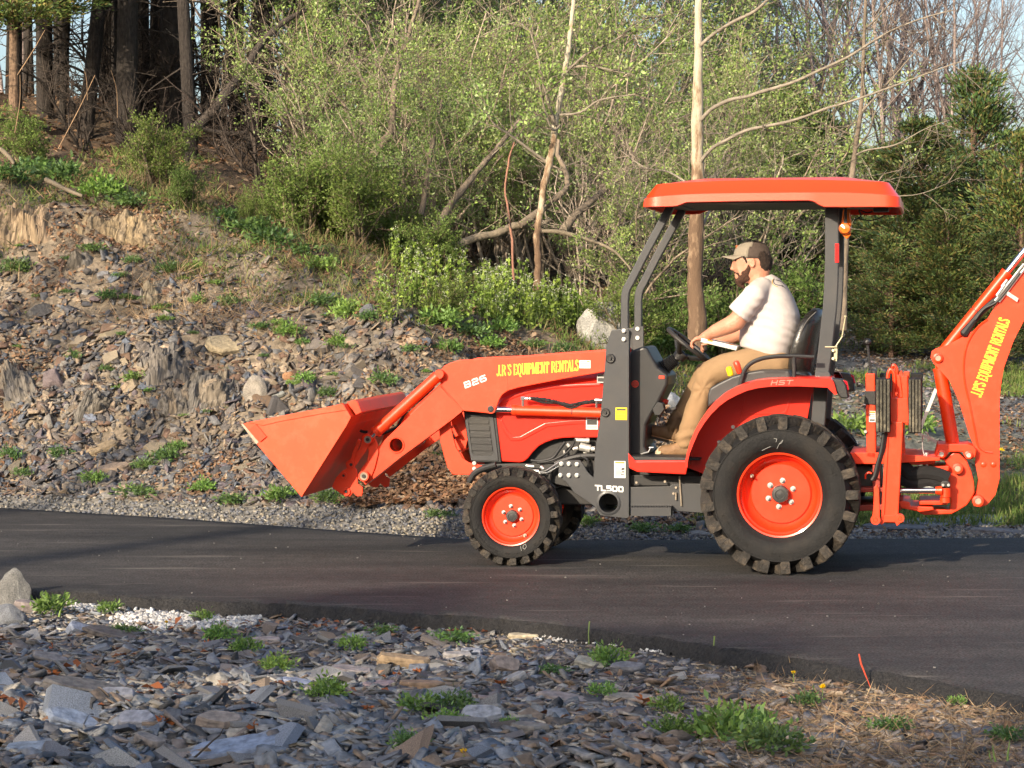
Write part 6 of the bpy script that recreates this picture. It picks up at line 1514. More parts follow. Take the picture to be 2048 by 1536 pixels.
stone(104, 762, 46, 42, 3, (.155, .125, .125), 'rounded purplish grey stone low on the left of the bank')
stone(25, 1180, 74, 76, 4, (.16, .16, .155), 'upright grey boulder at the near road edge, left of the picture', depth=40, cuts=4)
stone(20, 1232, 60, 42, 5, (.17, .18, .20), 'flat pale blue stone below the upright grey boulder', flat_=True)
stone(1318, 1145, 1, 1, 6, (.3, .3, .3), 'small pale pebble on the asphalt under the tractor', name='pebble')
stone(700, 745, 34, 30, 7, (.17, .165, .16), 'round grey stone on the bank above the loader arm')
stone(735, 620, 40, 22, 8, (.14, .145, .16), 'low blue grey stone beside the weeds in the middle of the bank')
stone(795, 620, 34, 14, 9, (.24, .22, .19), 'thin flat pale stone in the middle of the bank')
stone(1340, 800, 50, 38, 10, (.23, .25, .28), 'pale blue boulder seen between the steering column and the driver\'s leg')
stone(575, 755, 28, 20, 12, (.34, .18, .10), 'small rust orange stone beside a weed on the bank')
stone(1395, 1315, 1, 1, 13, (.3, .3, .3), 'tiny pebble at the near asphalt edge', name='pebble')
# big flat slabs
def slab_stone(px, py, w, h, seed, col, label, yaw=0, tilt=0, roll=0, depth=None, name='slate_slab', strata=1, group=None, lift=0.0):
    if py > 1150: col = tuple(q * 1.5 for q in col)
    """an angular layered plate"""
    g = G(px, py); s = g.y / F; rs = random.Random(seed)
    L_ = w * s; Th = max(h * s * .55, .012); Dp = (depth or w * .55) * s
    nv = 9; an = [2 * math.pi * (i + rs.uniform(-.3, .3)) / nv for i in range(nv)]; rad = [rs.uniform(.78, 1.05) for _ in range(nv)]
    q = MB(); nl = 5; vs = []
    for l in range(nl):
        z = -Th / 2 + Th * l / (nl - 1)
        for a_, r_ in zip(an, rad):
            k = r_ * (1 + rs.uniform(-.05, .04)) * (1 - .10 * (l == nl - 1)); ca_, sa_ = math.cos(a_), math.sin(a_)
            ca_ = math.copysign(abs(ca_) ** .75, ca_); sa_ = math.copysign(abs(sa_) ** .75, sa_)
            vs.append((ca_ * k * L_ / 2, sa_ * k * Dp / 2, z + rs.uniform(-.12, .12) * Th / nl))
    c0 = len(vs); vs.append((0, 0, Th / 2 * 1.05))
    fs = [(l * nv + i, l * nv + (i + 1) % nv, (l + 1) * nv + (i + 1) % nv, (l + 1) * nv + i) for l in range(nl - 1) for i in range(nv)]
    fs += [((nl - 1) * nv + i, (nl - 1) * nv + (i + 1) % nv, c0) for i in range(nv)] + [tuple(range(nv - 1, -1, -1))]
    me = bpy.data.meshes.new(name); me.from_pydata(vs, [], fs); ca = me.color_attributes.new('Col', 'FLOAT_COLOR', 'POINT')
    for i, v in enumerate(me.vertices):
        k = rs.uniform(.7, 1.25) if i < nv * (nl - 1) else 1.1; ca.data[i].color = (col[0] * k, col[1] * k, col[2] * k, 1)
    me.materials.append(STONE)
    nn = ground_normals(np.array([g.x]), np.array([g.y]))[0]
    o = link(bpy.data.objects.new(name, me)); o.location = (g.x, g.y, g.z + Th * .45 + lift)
    base = Vector((0, 0, 1)).rotation_difference(Vector(nn).lerp(Vector((0, 0, 1)), .4)).to_matrix()
    o.rotation_euler = (base @ Matrix.Rotation(math.radians(yaw), 3, 'Z') @ Matrix.Rotation(math.radians(roll), 3, 'Y') @ Matrix.Rotation(math.radians(tilt), 3, 'X')).to_euler()
    tag(o, label, 'stone', group); return o
B_ = (.13, .15, .19); BRN = (.16, .115, .08); GRY = (.15, .15, .155); TAN = (.27, .215, .145); PUR = (.14, .11, .12)
slabs = [
 (462, 700, 118, 22, TAN, 'long brown layered slab jutting out of the bank left of the bucket', 25, 8, 16),
 (225, 945, 80, 26, (.24, .19, .14), 'broad tan slab lying at the foot of the bank', -8, 4, -6),
 (205, 905, 74, 22, (.20, .15, .10), 'brown slab propped above the broad tan slab at the foot of the bank', 20, 4, -14),
 (440, 745, 60, 14, BRN, 'thin rusty slab under the long brown layered slab', 4, 0, 4),
 (640, 958, 70, 22, (.19, .19, .185), 'grey slab half hidden under the bucket', -4, 0, -6),
 (205, 555, 28, 18, GRY, 'square grey stone high on the left of the bank', 30, 20, 0),
 (192, 612, 26, 26, PUR, 'dark square stone leaning on the left of the bank', 10, 50, 0),
 (275, 595, 26, 24, PUR, 'purple tinted block beside dead leaves on the bank', 10, 50, 8),
 (180, 850, 34, 20, B_, 'blue grey stone in the scree left of centre', -20, 12, 10),
 (555, 800, 36, 14, (.20, .21, .20), 'pale flat stone just above the bucket lip', -12, 6, -8),
 (1485, 1064, 150, 12, (.24, .235, .22), 'long pale flat slab at the far road edge behind the rear wheel', 2, 0, 0),
 (1425, 1070, 120, 12, (.19, .18, .17), 'weathered flat slab at the far road edge left of the rear wheel', 0, 0, 0),
 (1790, 1060, 150, 18, (.11, .115, .13), 'dark flat slate slab under the stabiliser leg at the far road edge', 3, 0, 2),
 (1860, 1052, 130, 20, (.13, .15, .18), 'blue grey flat slab right of the stabiliser at the far road edge', -3, 4, 2),
 (1955, 1050, 150, 22, (.115, .135, .17), 'large blue slate slab at the far road edge near the right border', 2, 6, 0),
 (1990, 1066, 120, 14, (.13, .12, .12), 'thin dark slab below the large blue slate slab at the right', 0, 0, 3),
 (1740, 1066, 90, 10, (.20, .19, .18), 'thin pale slab just right of the rear wheel', 0, 0, -3),
 (170, 1385, 200, 34, (.105, .095, .088), 'long dark split slab lying across the left foreground', 14, 4, 9),
 (60, 1225, 70, 40, (.14, .12, .115), 'brown layered block beside the pale blue stone at the left', 10, 6, 6),
 (235, 1275, 150, 18, (.07, .062, .058), 'long dark splintered slab below the white gravel', -4, 2, 12),
 (150, 1460, 130, 40, B_, 'broad blue grey slab with a pale edge in the lower left', 16, 10, 16),
 (235, 1400, 80, 34, (.155, .155, .17), 'smooth grey slab in the middle of the left slate heap', 0, 20, 0),
 (275, 1455, 90, 44, (.16, .165, .19), 'blue slab leaning on a splinter in the lower left', -14, 24, 4),
 (440, 1460, 110, 40, (.155, .13, .11), 'brownish broken slab in the lower left foreground', 6, 10, 8),
 (470, 1515, 230, 44, (.13, .155, .205), 'large blue slate slab at the bottom edge of the picture', 4, 8, -3),
 (300, 1500, 70, 40, (.15, .13, .12), 'tan edged block beside the large blue slab at the bottom', -10, 0, 12),
 (60, 1505, 110, 26, (.12, .14, .18), 'flat blue slab in the bottom left corner', -6, 6, 0),
 (100, 1330, 80, 36, (.13, .12, .115), 'tilted grey slab at the left beside a dead leaf', 10, 14, 10),
 (155, 1270, 50, 40, B_, 'blue tinted stone standing among chips below the white gravel', 30, 40, 20),
 (600, 1375, 90, 26, (.115, .135, .18), 'blue slab tucked beside the pale green weeds', -8, 6, 8),
 (640, 1420, 90, 22, (.13, .125, .125), 'flat grey slab under the pale green weeds', 5, 4, 0),
 (810, 1335, 130, 40, (.19, .135, .085), 'thick rusty layered block in the middle foreground', 4, 0, 6),
 (840, 1380, 100, 32, (.175, .115, .075), 'red brown block just below the thick rusty layered block', -4, 0, 0),
 (755, 1378, 76, 24, PUR, 'purplish slab left of the red brown block', 10, 6, -4),
 (1010, 1345, 70, 50, (.15, .125, .11), 'pointed slab standing on edge in the middle foreground', 20, 55, 10),
 (1030, 1365, 60, 26, GRY, 'grey slab leaning on the pointed slab', -30, 20, -20),
 (965, 1448, 90, 52, (.16, .165, .18), 'grey pentagonal slab with a chipped front in the foreground', 8, 30, 0),
 (1055, 1465, 90, 34, (.115, .105, .095), 'dark flat stone right of the pentagonal slab', 0, 6, 0),
 (1130, 1405, 120, 26, (.165, .14, .13), 'broad reddish grey slab right of the foreground centre', -6, 6, 8),
 (1260, 1402, 120, 22, (.19, .17, .14), 'tan flat slab beside the red leaf', 4, 4, 3),
 (1180, 1335, 80, 24, (.21, .20, .165), 'smooth tan elongated stone near the road edge right of centre', -10, 10, 12),
 (1255, 1345, 70, 32, (.11, .11, .12), 'dark rounded slab right of the smooth tan stone', 0, 14, 0),
 (1045, 1277, 76, 16, (.30, .25, .175), 'pale tan bar of stone against the asphalt edge', 3, 0, 1),
 (915, 1320, 60, 26, (.16, .15, .145), 'flat grey slab behind the pointed slab', 12, 6, 0),
 (945, 1310, 50, 22, (.13, .14, .17), 'small blue slab behind the pointed slab', -10, 6, 0),
 (985, 1405, 100, 18, (.15, .125, .115), 'thin brown slab below the pointed slab', 6, 0, 8),
 (535, 1285, 60, 16, (.16, .14, .135), 'flat brown slab above the dome shaped green weed', 0, 4, 0),
 (700, 1345, 100, 18, (.135, .12, .12), 'dark slab edge right of the dome shaped green weed', 5, 4, 5),
 (1420, 1360, 50, 16, (.155, .15, .15), 'flat grey stone between the grit and the road, right of centre', 10, 6, 0),
 (80, 640, 60, 40, (.085, .082, .08), 'dark fractured outcrop slab at the left of the bank', 40, 50, 10),
]
for i, (px, py, w, h, c, lb, yaw, tilt, roll) in enumerate(slabs): slab_stone(px, py, w, h, 100 + i, c, lb, yaw, tilt, roll)
# vertical striped outcrops: standing leaves of shale
def outcrop(px, py, w, h, seed, label, lean=10, cols=((.11, .10, .085), (.13, .13, .13), (.25, .20, .135), (.10, .10, .10))):
    g = G(px, py); s = g.y / F; rs = random.Random(seed); W_ = w * s; nn = ground_normals(np.array([g.x]), np.array([g.y]))[0]; n_ = Vector(nn)
    ux = Vector((1, 0, 0)); ux = (ux - n_ * ux.dot(n_)).normalized(); uy = n_.cross(ux); L_ = h * s * 1.7
    nx, ny = max(36, int(w * .9)), 20; vs = []; cl = []
    zs = []
    for j in range(ny + 1):
        for i in range(nx + 1):
            u, t = i / nx * 2 - 1, j / ny * 2 - 1; x = u * W_ / 2 + t * L_ / 2 * math.tan(math.radians(lean)) ; y = t * L_ / 2
            X = x * 26; k = X + 4.5 * mnoise.noise(Vector((x * 3, y * 4, seed))); saw = (k * .33) % 1.0; saw2 = (k * 1.7 + .4) % 1.0
            env = max(0, 1 - abs(u) ** 3 * 1.0 - .5 * abs(mnoise.noise(Vector((u * 3, seed, t * 2))))) * max(0, 1 - abs(t) ** 4) 
            top = .5 + .5 * mnoise.noise(Vector((math.floor(k * .55) * 7.3, seed, .5))); brk = (1.0 if t < top * 1.2 else .3) * (.5 + .9 * abs(mnoise.noise(Vector((x * 6, t * 4, seed + 3)))))
            z = env * (.13 + .05 * saw + .025 * saw2) * brk * (.7 + .6 * (1 - (t + 1) / 2)) - .03 + .012 * mnoise.noise(Vector((x * 30, y * 12, 0)))
            vs.append(Vector(g) + ux * x + uy * y); zs.append(z)
            c = cols[int(abs(math.floor(k * .33)) * 7 + seed) % len(cols)]; c = [q * .4 + m_ * .6 for q, m_ in zip(c, np.mean(cols, 0))]; f_ = .85 + .25 * saw2 + .3 * mnoise.noise(Vector((x * 14, y * 5, seed))); cl.append([q * f_ for q in c])
    VA_ = np.array([tuple(p) for p in vs]); VA_[:, 2] = H(VA_[:, 0], VA_[:, 1]); vs = VA_ + np.array(zs)[:, None] * np.array(n_)[None] - np.array(g)[None]
    f = [(j * (nx + 1) + i, j * (nx + 1) + i + 1, (j + 1) * (nx + 1) + i + 1, (j + 1) * (nx + 1) + i) for j in range(ny) for i in range(nx)]
    o = raw('shale_outcrop', vs, f, STRI, cols=np.array(cl)); o.location = g; tag(o, label, 'rock outcrop')
STRI = veg_mat('striped_shale', .85, objvar=.15, var=.5, scale=14, hue=.01)
for nd in STRI.node_tree.nodes:
    if nd.type == 'TEX_NOISE':
        mp = STRI.node_tree.nodes.new('ShaderNodeMapping'); mp.inputs['Scale'].default_value = (3, 3, .4)
        tcn = [k for k in STRI.node_tree.nodes if k.type == 'TEX_COORD'][0]; STRI.node_tree.links.new(tcn.outputs['Object'], mp.inputs[0]); STRI.node_tree.links.new(mp.outputs[0], nd.inputs['Vector'])
outcrop(330, 725, 110, 75, 1, 'striped vertical shale outcrop in the middle of the left bank', -12)
outcrop(415, 770, 130, 80, 2, 'striped grey shale outcrop just below the long brown slab', 8)
outcrop(350, 800, 80, 50, 3, 'weathered vertical shale ledge left of the rounded pale boulder', 8)
outcrop(35, 770, 90, 110, 4, 'dark upright shale face at the left border of the bank', -20)
outcrop(240, 455, 190, 60, 5, 'dry clay coloured ledge under the crest at the upper left', 10, ((.27, .20, .12), (.22, .16, .10), (.16, .13, .10)))
outcrop(40, 435, 150, 75, 6, 'pale clay face at the upper left border', 0, ((.32, .24, .15), (.25, .19, .12), (.20, .15, .11)))
outcrop(310, 585, 50, 45, 7, 'thin grey shale leaves sticking up beside the dead leaves', 20)
outcrop(190, 810, 80, 45, 8, 'broken dark shale teeth in the lower left scree', 20)
outcrop(160, 525, 60, 26, 9, 'small grey shale ledge near the crest at the left', 6)

# mid-sized loose slates: individuals
sv = []
for i in range(14):
    v = chip_variants(1, np.random.default_rng(200 + i), 6)[0]
    for ci, pal in enumerate(('fg', 'bank')):
        me = bpy.data.meshes.new('loose_slate'); me.from_pydata([tuple(p) for p in v * [1, 1, .5]], [], [tuple(f) for f in CFc]); ca = me.color_attributes.new('Col', 'FLOAT_COLOR', 'POINT')
        c = np.array(PAL[pal][i % len(PAL[pal])]) * (1.2 if pal == 'fg' else 1.1)
        for k in range(12): f_ = random.Random(i * 50 + k).uniform(.85, 1.15); ca.data[k].color = (c[0] * f_, c[1] * f_, c[2] * f_, 1)
        me.materials.append(STONE); sv.append(me)
def loose(n, box_, keep, s0, s1, odd, label, group, tilt, th=(.16, .3)):
    x, y = pick(n, *box_, keep); z = H(x, y); nn = ground_normals(x, y); a, b_, c = frames(nn, RNG, np.full(len(x), tilt))
    for i in range(len(x)):
        s = math.exp(RNG.uniform(math.log(s0), math.log(s1))); t = s * RNG.uniform(*th)
        o = bpy.data.objects.new('loose_slate', sv[2 * int(RNG.integers(0, 14)) + odd]); M = Matrix((a[i] * s, b_[i] * s, c[i] * t)).transposed().to_4x4(); M.translation = Vector((x[i], y[i], z[i] + t * .55)); o.matrix_world = M
        COL.objects.link(o); pq = float(pcol(x[i:i+1], y[i:i+1])[0]); tone = ('light' if sum(o.data.color_attributes['Col'].data[0].color[:3]) > .5 else 'dark'); tag(o, ('large ' if s > .095 else 'small ' if s < .065 else '') + tone + ' ' + label + (', far left' if pq < 350 else ', left' if pq < 750 else ', middle' if pq < 1150 else ', right'), 'stone', group)
loose(240, (-3.2, .7, 6.8, 12.2), lambda x, y: inframe(x, y, 60) * (near_y(x) - y > .25) * (pcol(x, y) < 1000) * np.clip((12.4 - y) / 2.5, .2, 1), .05, .15, 0, 'angular slate lying loose in the blue grey heap', 'loose slates in the near heap', .32, (.10, .2))
loose(45, (.2, 3.0, 8.4, 11.4), lambda x, y: inframe(x, y, 40) * (near_y(x) - y > .15) * (pcol(x, y) > 1050) * (pcol(x, y) < 1650), .03, .07, 0, 'flat slate lying loose on the stony near verge', 'loose slates on the right verge', .12)
loose(100, (-5.5, 1.0, 17, 20.5), lambda x, y: inframe(x, y, 60) * (pcol(x, y) < 950) * (y > toe_at(x, y) - .1) * (y < toe_at(x, y) + 2.2), .06, .14, 1, 'stone lying loose in the lower scree of the bank', 'loose stones in the scree', .3, (.22, .45))

# ------------------------------------------------------------------ sticks and trees
def segmesh(name, A, B, ra, rb, cols, material, parent=False, sides=4):
    A = np.asarray(A, float); B = np.asarray(B, float); n = len(A); d = B - A; L_ = np.linalg.norm(d, axis=1)[:, None] + 1e-9; d = d / L_
    ref = np.where(np.abs(d[:, 2:3]) < .9, np.array([[0, 0, 1.0]]), np.array([[1.0, 0, 0]])); a = np.cross(d, ref); a /= np.linalg.norm(a, axis=1)[:, None]; b = np.cross(d, a)
    t = np.arange(sides) / sides * 2 * np.pi
    off = a[:, None, :] * np.cos(t)[None, :, None] + b[:, None, :] * np.sin(t)[None, :, None]
    V_ = np.concatenate([(A - d * np.asarray(ra)[:, None] * .3)[:, None, :] + off * np.asarray(ra)[:, None, None], B[:, None, :] + off * np.asarray(rb)[:, None, None]], 1)
    i = np.arange(sides); f = np.stack([i, (i + 1) % sides, sides + (i + 1) % sides, sides + i], 1)
    Fc = f[None] + (np.arange(n) * 2 * sides)[:, None, None]
    return raw(name, V_.reshape(-1, 3), Fc.reshape(-1, 4), material, parent=parent, cols=np.repeat(np.broadcast_to(cols, (n, 3)), 2 * sides, 0), smooth=True)
def unit(v): return v / (np.linalg.norm(v) + 1e-9)
def grow(rng, p, d, L_, r, depth, out, tips, wander=.12, up=.05, nch=3, ratio=.6, spread=.8, step=None, rend=.35, first=.25):
    """one branch as a chain of segments with child branches"""
    n = max(3, int(L_ / (step or .28))); sl = L_ / n; pos = np.array(p, float); d = unit(np.array(d, float)); pts = [pos.copy()]; rad = [r]
    for i in range(n):
        d = unit(d + rng.normal(0, wander, 3) + np.array([0, 0, up])); pos = pos + d * sl; pts.append(pos.copy()); rad.append(r * (1 - (1 - rend) * (i + 1) / n))
        out.append((pts[-2], pts[-1], rad[-2], rad[-1], depth))
        if depth == 0: tips.append((pts[-1], d.copy(), sl))
    if depth > 0:
        for c in range(nch if isinstance(nch, int) else nch[depth]):
            u = rng.uniform(first, 1.0); i = min(int(u * n), n - 1); base = pts[i] + (pts[i + 1] - pts[i]) * (u * n - i); dd = unit(pts[i + 1] - pts[i])
            side = unit(np.cross(dd, rng.normal(0, 1, 3))); nd_ = unit(dd * (1 - spread * .5) + side * spread * rng.uniform(.6, 1.1))
            grow(rng, base, nd_, L_ * ratio * rng.uniform(.55, 1.1) * (1.15 - .45 * u), rad[i] * .62, depth - 1, out, tips, wander * 1.15, up, nch, ratio, spread, step, rend, .15)
def sticks(name, out, col, material, parent=False, sides=4, jit=.25, rng=RNG):
    o = sticks2(name, out, col, material, parent, sides, jit, rng)
    if name != 'trunk': o['kind'] = 'stuff'
    return o
def sticks2(name, out, col, material, parent=False, sides=4, jit=.25, rng=RNG):
    A = np.array([o[0] for o in out]); B = np.array([o[1] for o in out]); ra = np.array([o[2] for o in out]); rb = np.array([o[3] for o in out])
    c = np.array(col)[None] * rng.uniform(1 - jit, 1 + jit, (len(A), 1)); return segmesh(name, A, B, np.maximum(ra, .0022), np.maximum(rb, .0018), c, material, parent, sides)
def twig_leaves(name, tips, per, size, cols, rng, material, parent=False, spread=.03, elong=.5):
    P = np.array([t[0] for t in tips]); D = np.array([t[1] for t in tips]); S = np.array([t[2] for t in tips])
    k = np.repeat(np.arange(len(P)), per); n = len(k); u = rng.uniform(-1, 0, n)
    p = P[k] + D[k] * (u * S[k])[:, None] + rng.normal(0, spread, (n, 3)); d = D[k] * .7 + rng.normal(0, .7, (n, 3)) + np.array([0, 0, .35])
    s = rng.uniform(.6, 1.3, n) * size; c = np.array(cols)[rng.integers(0, len(cols), n)] * rng.uniform(.75, 1.25, (n, 1))
    return leafobj(name, p, s, s * elong, d, c, material, rng, parent)
LG = [(.28, .39, .10), (.33, .43, .14), (.21, .33, .08), (.36, .43, .21), (.19, .27, .08)]
def copy_tree(o, loc, rz, sc_=1.0, label=None, group=None, tilt=(0, 0)):
    c = o.copy(); COL.objects.link(c); c.location = loc; c.rotation_euler = (tilt[0], tilt[1], rz); c.scale = (sc_, sc_, sc_) if not hasattr(sc_, '__len__') else sc_
    if label: c['label'] = label
    if group: c['group'] = group
    for ch in list(o.children):
        k = ch.copy(); COL.objects.link(k); k.parent = c
        for g in list(ch.children):
            h = g.copy(); COL.objects.link(h); h.parent = k
    return c
# --- arching shrubs of the thicket
def make_shrub(seed, hgt, nst, leafper, name='shrub', leaf=.045, col=(.16, .12, .085), lc=LG, spread=.5, up=.04):
    rng = np.random.default_rng(seed); out = []; tips = []
    for i in range(nst):
        a = rng.uniform(0, 2 * np.pi); s = rng.uniform(.15, spread)
        grow(rng, (rng.normal(0, .08), rng.normal(0, .08), -.1), (math.cos(a) * s, math.sin(a) * s, 1), hgt * rng.uniform(.65, 1.1), rng.uniform(.014, .030), 2, out, tips, wander=.13, up=up, nch=[0, 5, 7], ratio=.5, spread=.85, step=.16, rend=.3)
    root = empty(name)
    sticks('stems', out, col, BARKM, root, 4, rng=rng)
    if leafper: twig_leaves('foliage', tips, leafper, leaf, lc, rng, LEAF, root, spread=.035)
    return root
protoS = [make_shrub(301 + i, 3.1, 7, 10, leaf=.042, col=(.27, .22, .165)) for i in range(4)] + [make_shrub(311 + i, 3.2, 7, 5, leaf=.040, col=(.31, .26, .20)) for i in range(2)]
protoS += [make_shrub(321 + i, 3.3, 8, 0, col=(.36, .30, .24)) for i in range(2)]
used = set()
def place(protos, k, loc, rz, s, label, group, cat, tilt=(0, 0)):
    p = protos[k]
    if id(p) not in used:
        used.add(id(p)); p.location = loc; p.rotation_euler = (tilt[0], tilt[1], rz); p.scale = (s, s, s) if not hasattr(s, '__len__') else s; tag(p, label, cat, group); return p
    o = copy_tree(p, loc, rz, s, label, group, tilt); return o
def atd(px, d, dz=0.0):
    x = (px - CX) / F * d; return Vector((x, d, Hs(x, d) + dz))
rs = random.Random(77)
LM = [(640, 'at the left edge of the thicket'), (720, 'just left of the leaning brown trunk'), (800, 'around the leaning brown trunk'), (880, 'over the straight grey stem'), (960, 'over the fallen log'), (1050, 'left of the crooked tree'), (1120, 'right behind the crooked tree'), (1200, 'right of the crooked tree'), (1290, 'left of the canopy'), (1370, 'just left of the peeling tree'), (1440, 'right behind the peeling tree'), (1530, 'right of the peeling tree'), (1640, 'above the middle of the canopy'), (9999, 'behind the slender sapling')]
def near_what(px): return next(t for k, t in LM if px < k)
TH = 'leafing shrubs of the thicket'
for row, (d0, n, x0, x1, sc0) in enumerate([(23.6, 12, 640, 1330, .75), (26.0, 15, 560, 1560, .95), (28.8, 16, 560, 1640, 1.15), (32.0, 15, 580, 1640, 1.4), (36.5, 12, 600, 1560, 1.7)]):
    for i in range(n):
        px = x0 + (x1 - x0) * (i + rs.uniform(.15, .85)) / n; d = d0 + rs.uniform(-1.0, 1.0)
        if row == 0 and (880 < px < 1180): d += 2.2
        s = sc0 * rs.uniform(.8, 1.15); k = rs.choice([0, 1, 2, 3, 4, 5, 6, 7] if row < 2 else [0, 1, 2, 3, 4, 5, 4, 5, 6, 7])
        if px > 1500: s *= .75
        lab = ['low front shrub with pale spring leaves', 'arching shrub with small spring leaves', 'twiggy shrub in the middle depth', 'tall shrub towards the back', 'tallest rear shrub'][row] + ' ' + near_what(px)
        place(protoS, k, atd(px, d), rs.uniform(0, 6.28), s, lab, TH, 'shrub', (rs.uniform(-.12, .12), rs.uniform(-.15, .15)))
# --- slender green bushes in front of the wood
protoB = [make_shrub(331 + i, 1.0, 9, 7, 'bush', .038, (.17, .14, .09), [(.13, .20, .045), (.17, .24, .06), (.11, .17, .04)], .45, .06) for i in range(3)]
bushes = [(310, 23.6, 1.35, 'tall pale green bush in front of the dark wood, left of centre'), (370, 22.2, .85, 'dense dark green round bush on the crest at the left'), (550, 23.5, 1.1, 'pale leafy sapling clump left of the thicket'), (610, 22.6, 1.3, 'bright green bush at the left front of the thicket'), (665, 22.8, 1.4, 'broad green bush at the front of the thicket'), (720, 22.3, 1.1, 'small bright bush at the foot of the thicket'), (60, 24.2, 1.2, 'green bush below the evergreen boughs at the upper left'), (780, 22.8, 1.0, 'leafy bush beside the leaning trunk'), (1260, 21.6, 1.0, 'low leafy bush behind the canopy posts'), (1340, 22.5, 1.1, 'leafy bush left of the peeling tree'), (1450, 23, 1.3, 'green bush right of the peeling tree, behind the driver'), (890, 20.4, .55, 'small grey green bush on the bank above the loader arm'), (870, 22.2, .8, 'grey green sapling beside the fallen trunk'), (1520, 24, 1.3, 'leafy bush behind the seat'), (1580, 25, 1.5, 'taller bush behind the rear canopy post'), (505, 22.3, .6, 'low sprouting bush on the crest right of the round bush')]
for i, (px, d, s, lb) in enumerate(bushes): place(protoB, i % 3, atd(px, d), i * 1.3, s * (.55 if px < 560 else .75), lb, 'bushes at the edge of the wood', 'bush')
# --- weeds: rosettes and clumps of small leaves
def make_weed(seed, n, r, h, lsz, cols, name='weed_clump', elong=.42, wide=.16):
    rng = np.random.default_rng(seed); ns = max(6, n // 16); a = rng.uniform(0, 2 * np.pi, ns); q = rng.uniform(.1, 1, ns) ** .6
    tipx = np.cos(a) * q * r; tipy = np.sin(a) * q * r; tipz = h * (1.05 - .6 * q ** 2) * rng.uniform(.6, 1.1, ns)
    k = rng.integers(0, ns, n); u = rng.uniform(.25, 1, n) ** .7
    P = np.stack([tipx[k] * u, tipy[k] * u, tipz[k] * u ** .8], 1) + rng.normal(0, wide * r, (n, 3)) * [1, 1, .6]; P[:, 2] = np.maximum(P[:, 2], .004)
    d = np.stack([tipx[k], tipy[k], tipz[k] * .8], 1) / r + rng.normal(0, .55, (n, 3)); s = rng.uniform(.6, 1.35, n) * lsz
    c = np.array(cols)[rng.integers(0, len(cols), n)] * rng.uniform(.75, 1.25, (n, 1))
    return leafobj(name, P, s, s * elong, d, c, LEAF, rng, None)
WG = [(.17, .30, .06), (.22, .36, .085), (.14, .24, .05), (.20, .33, .11)]
WD = [(.11, .20, .055), (.15, .25, .07), (.09, .15, .045), (.13, .22, .10)]
protoW = [make_weed(401, 420, .5, .42, .13, WG), make_weed(402, 420, .5, .36, .12, WD), make_weed(403, 300, .5, .5, .15, WG), make_weed(404, 380, .55, .28, .13, WD)]
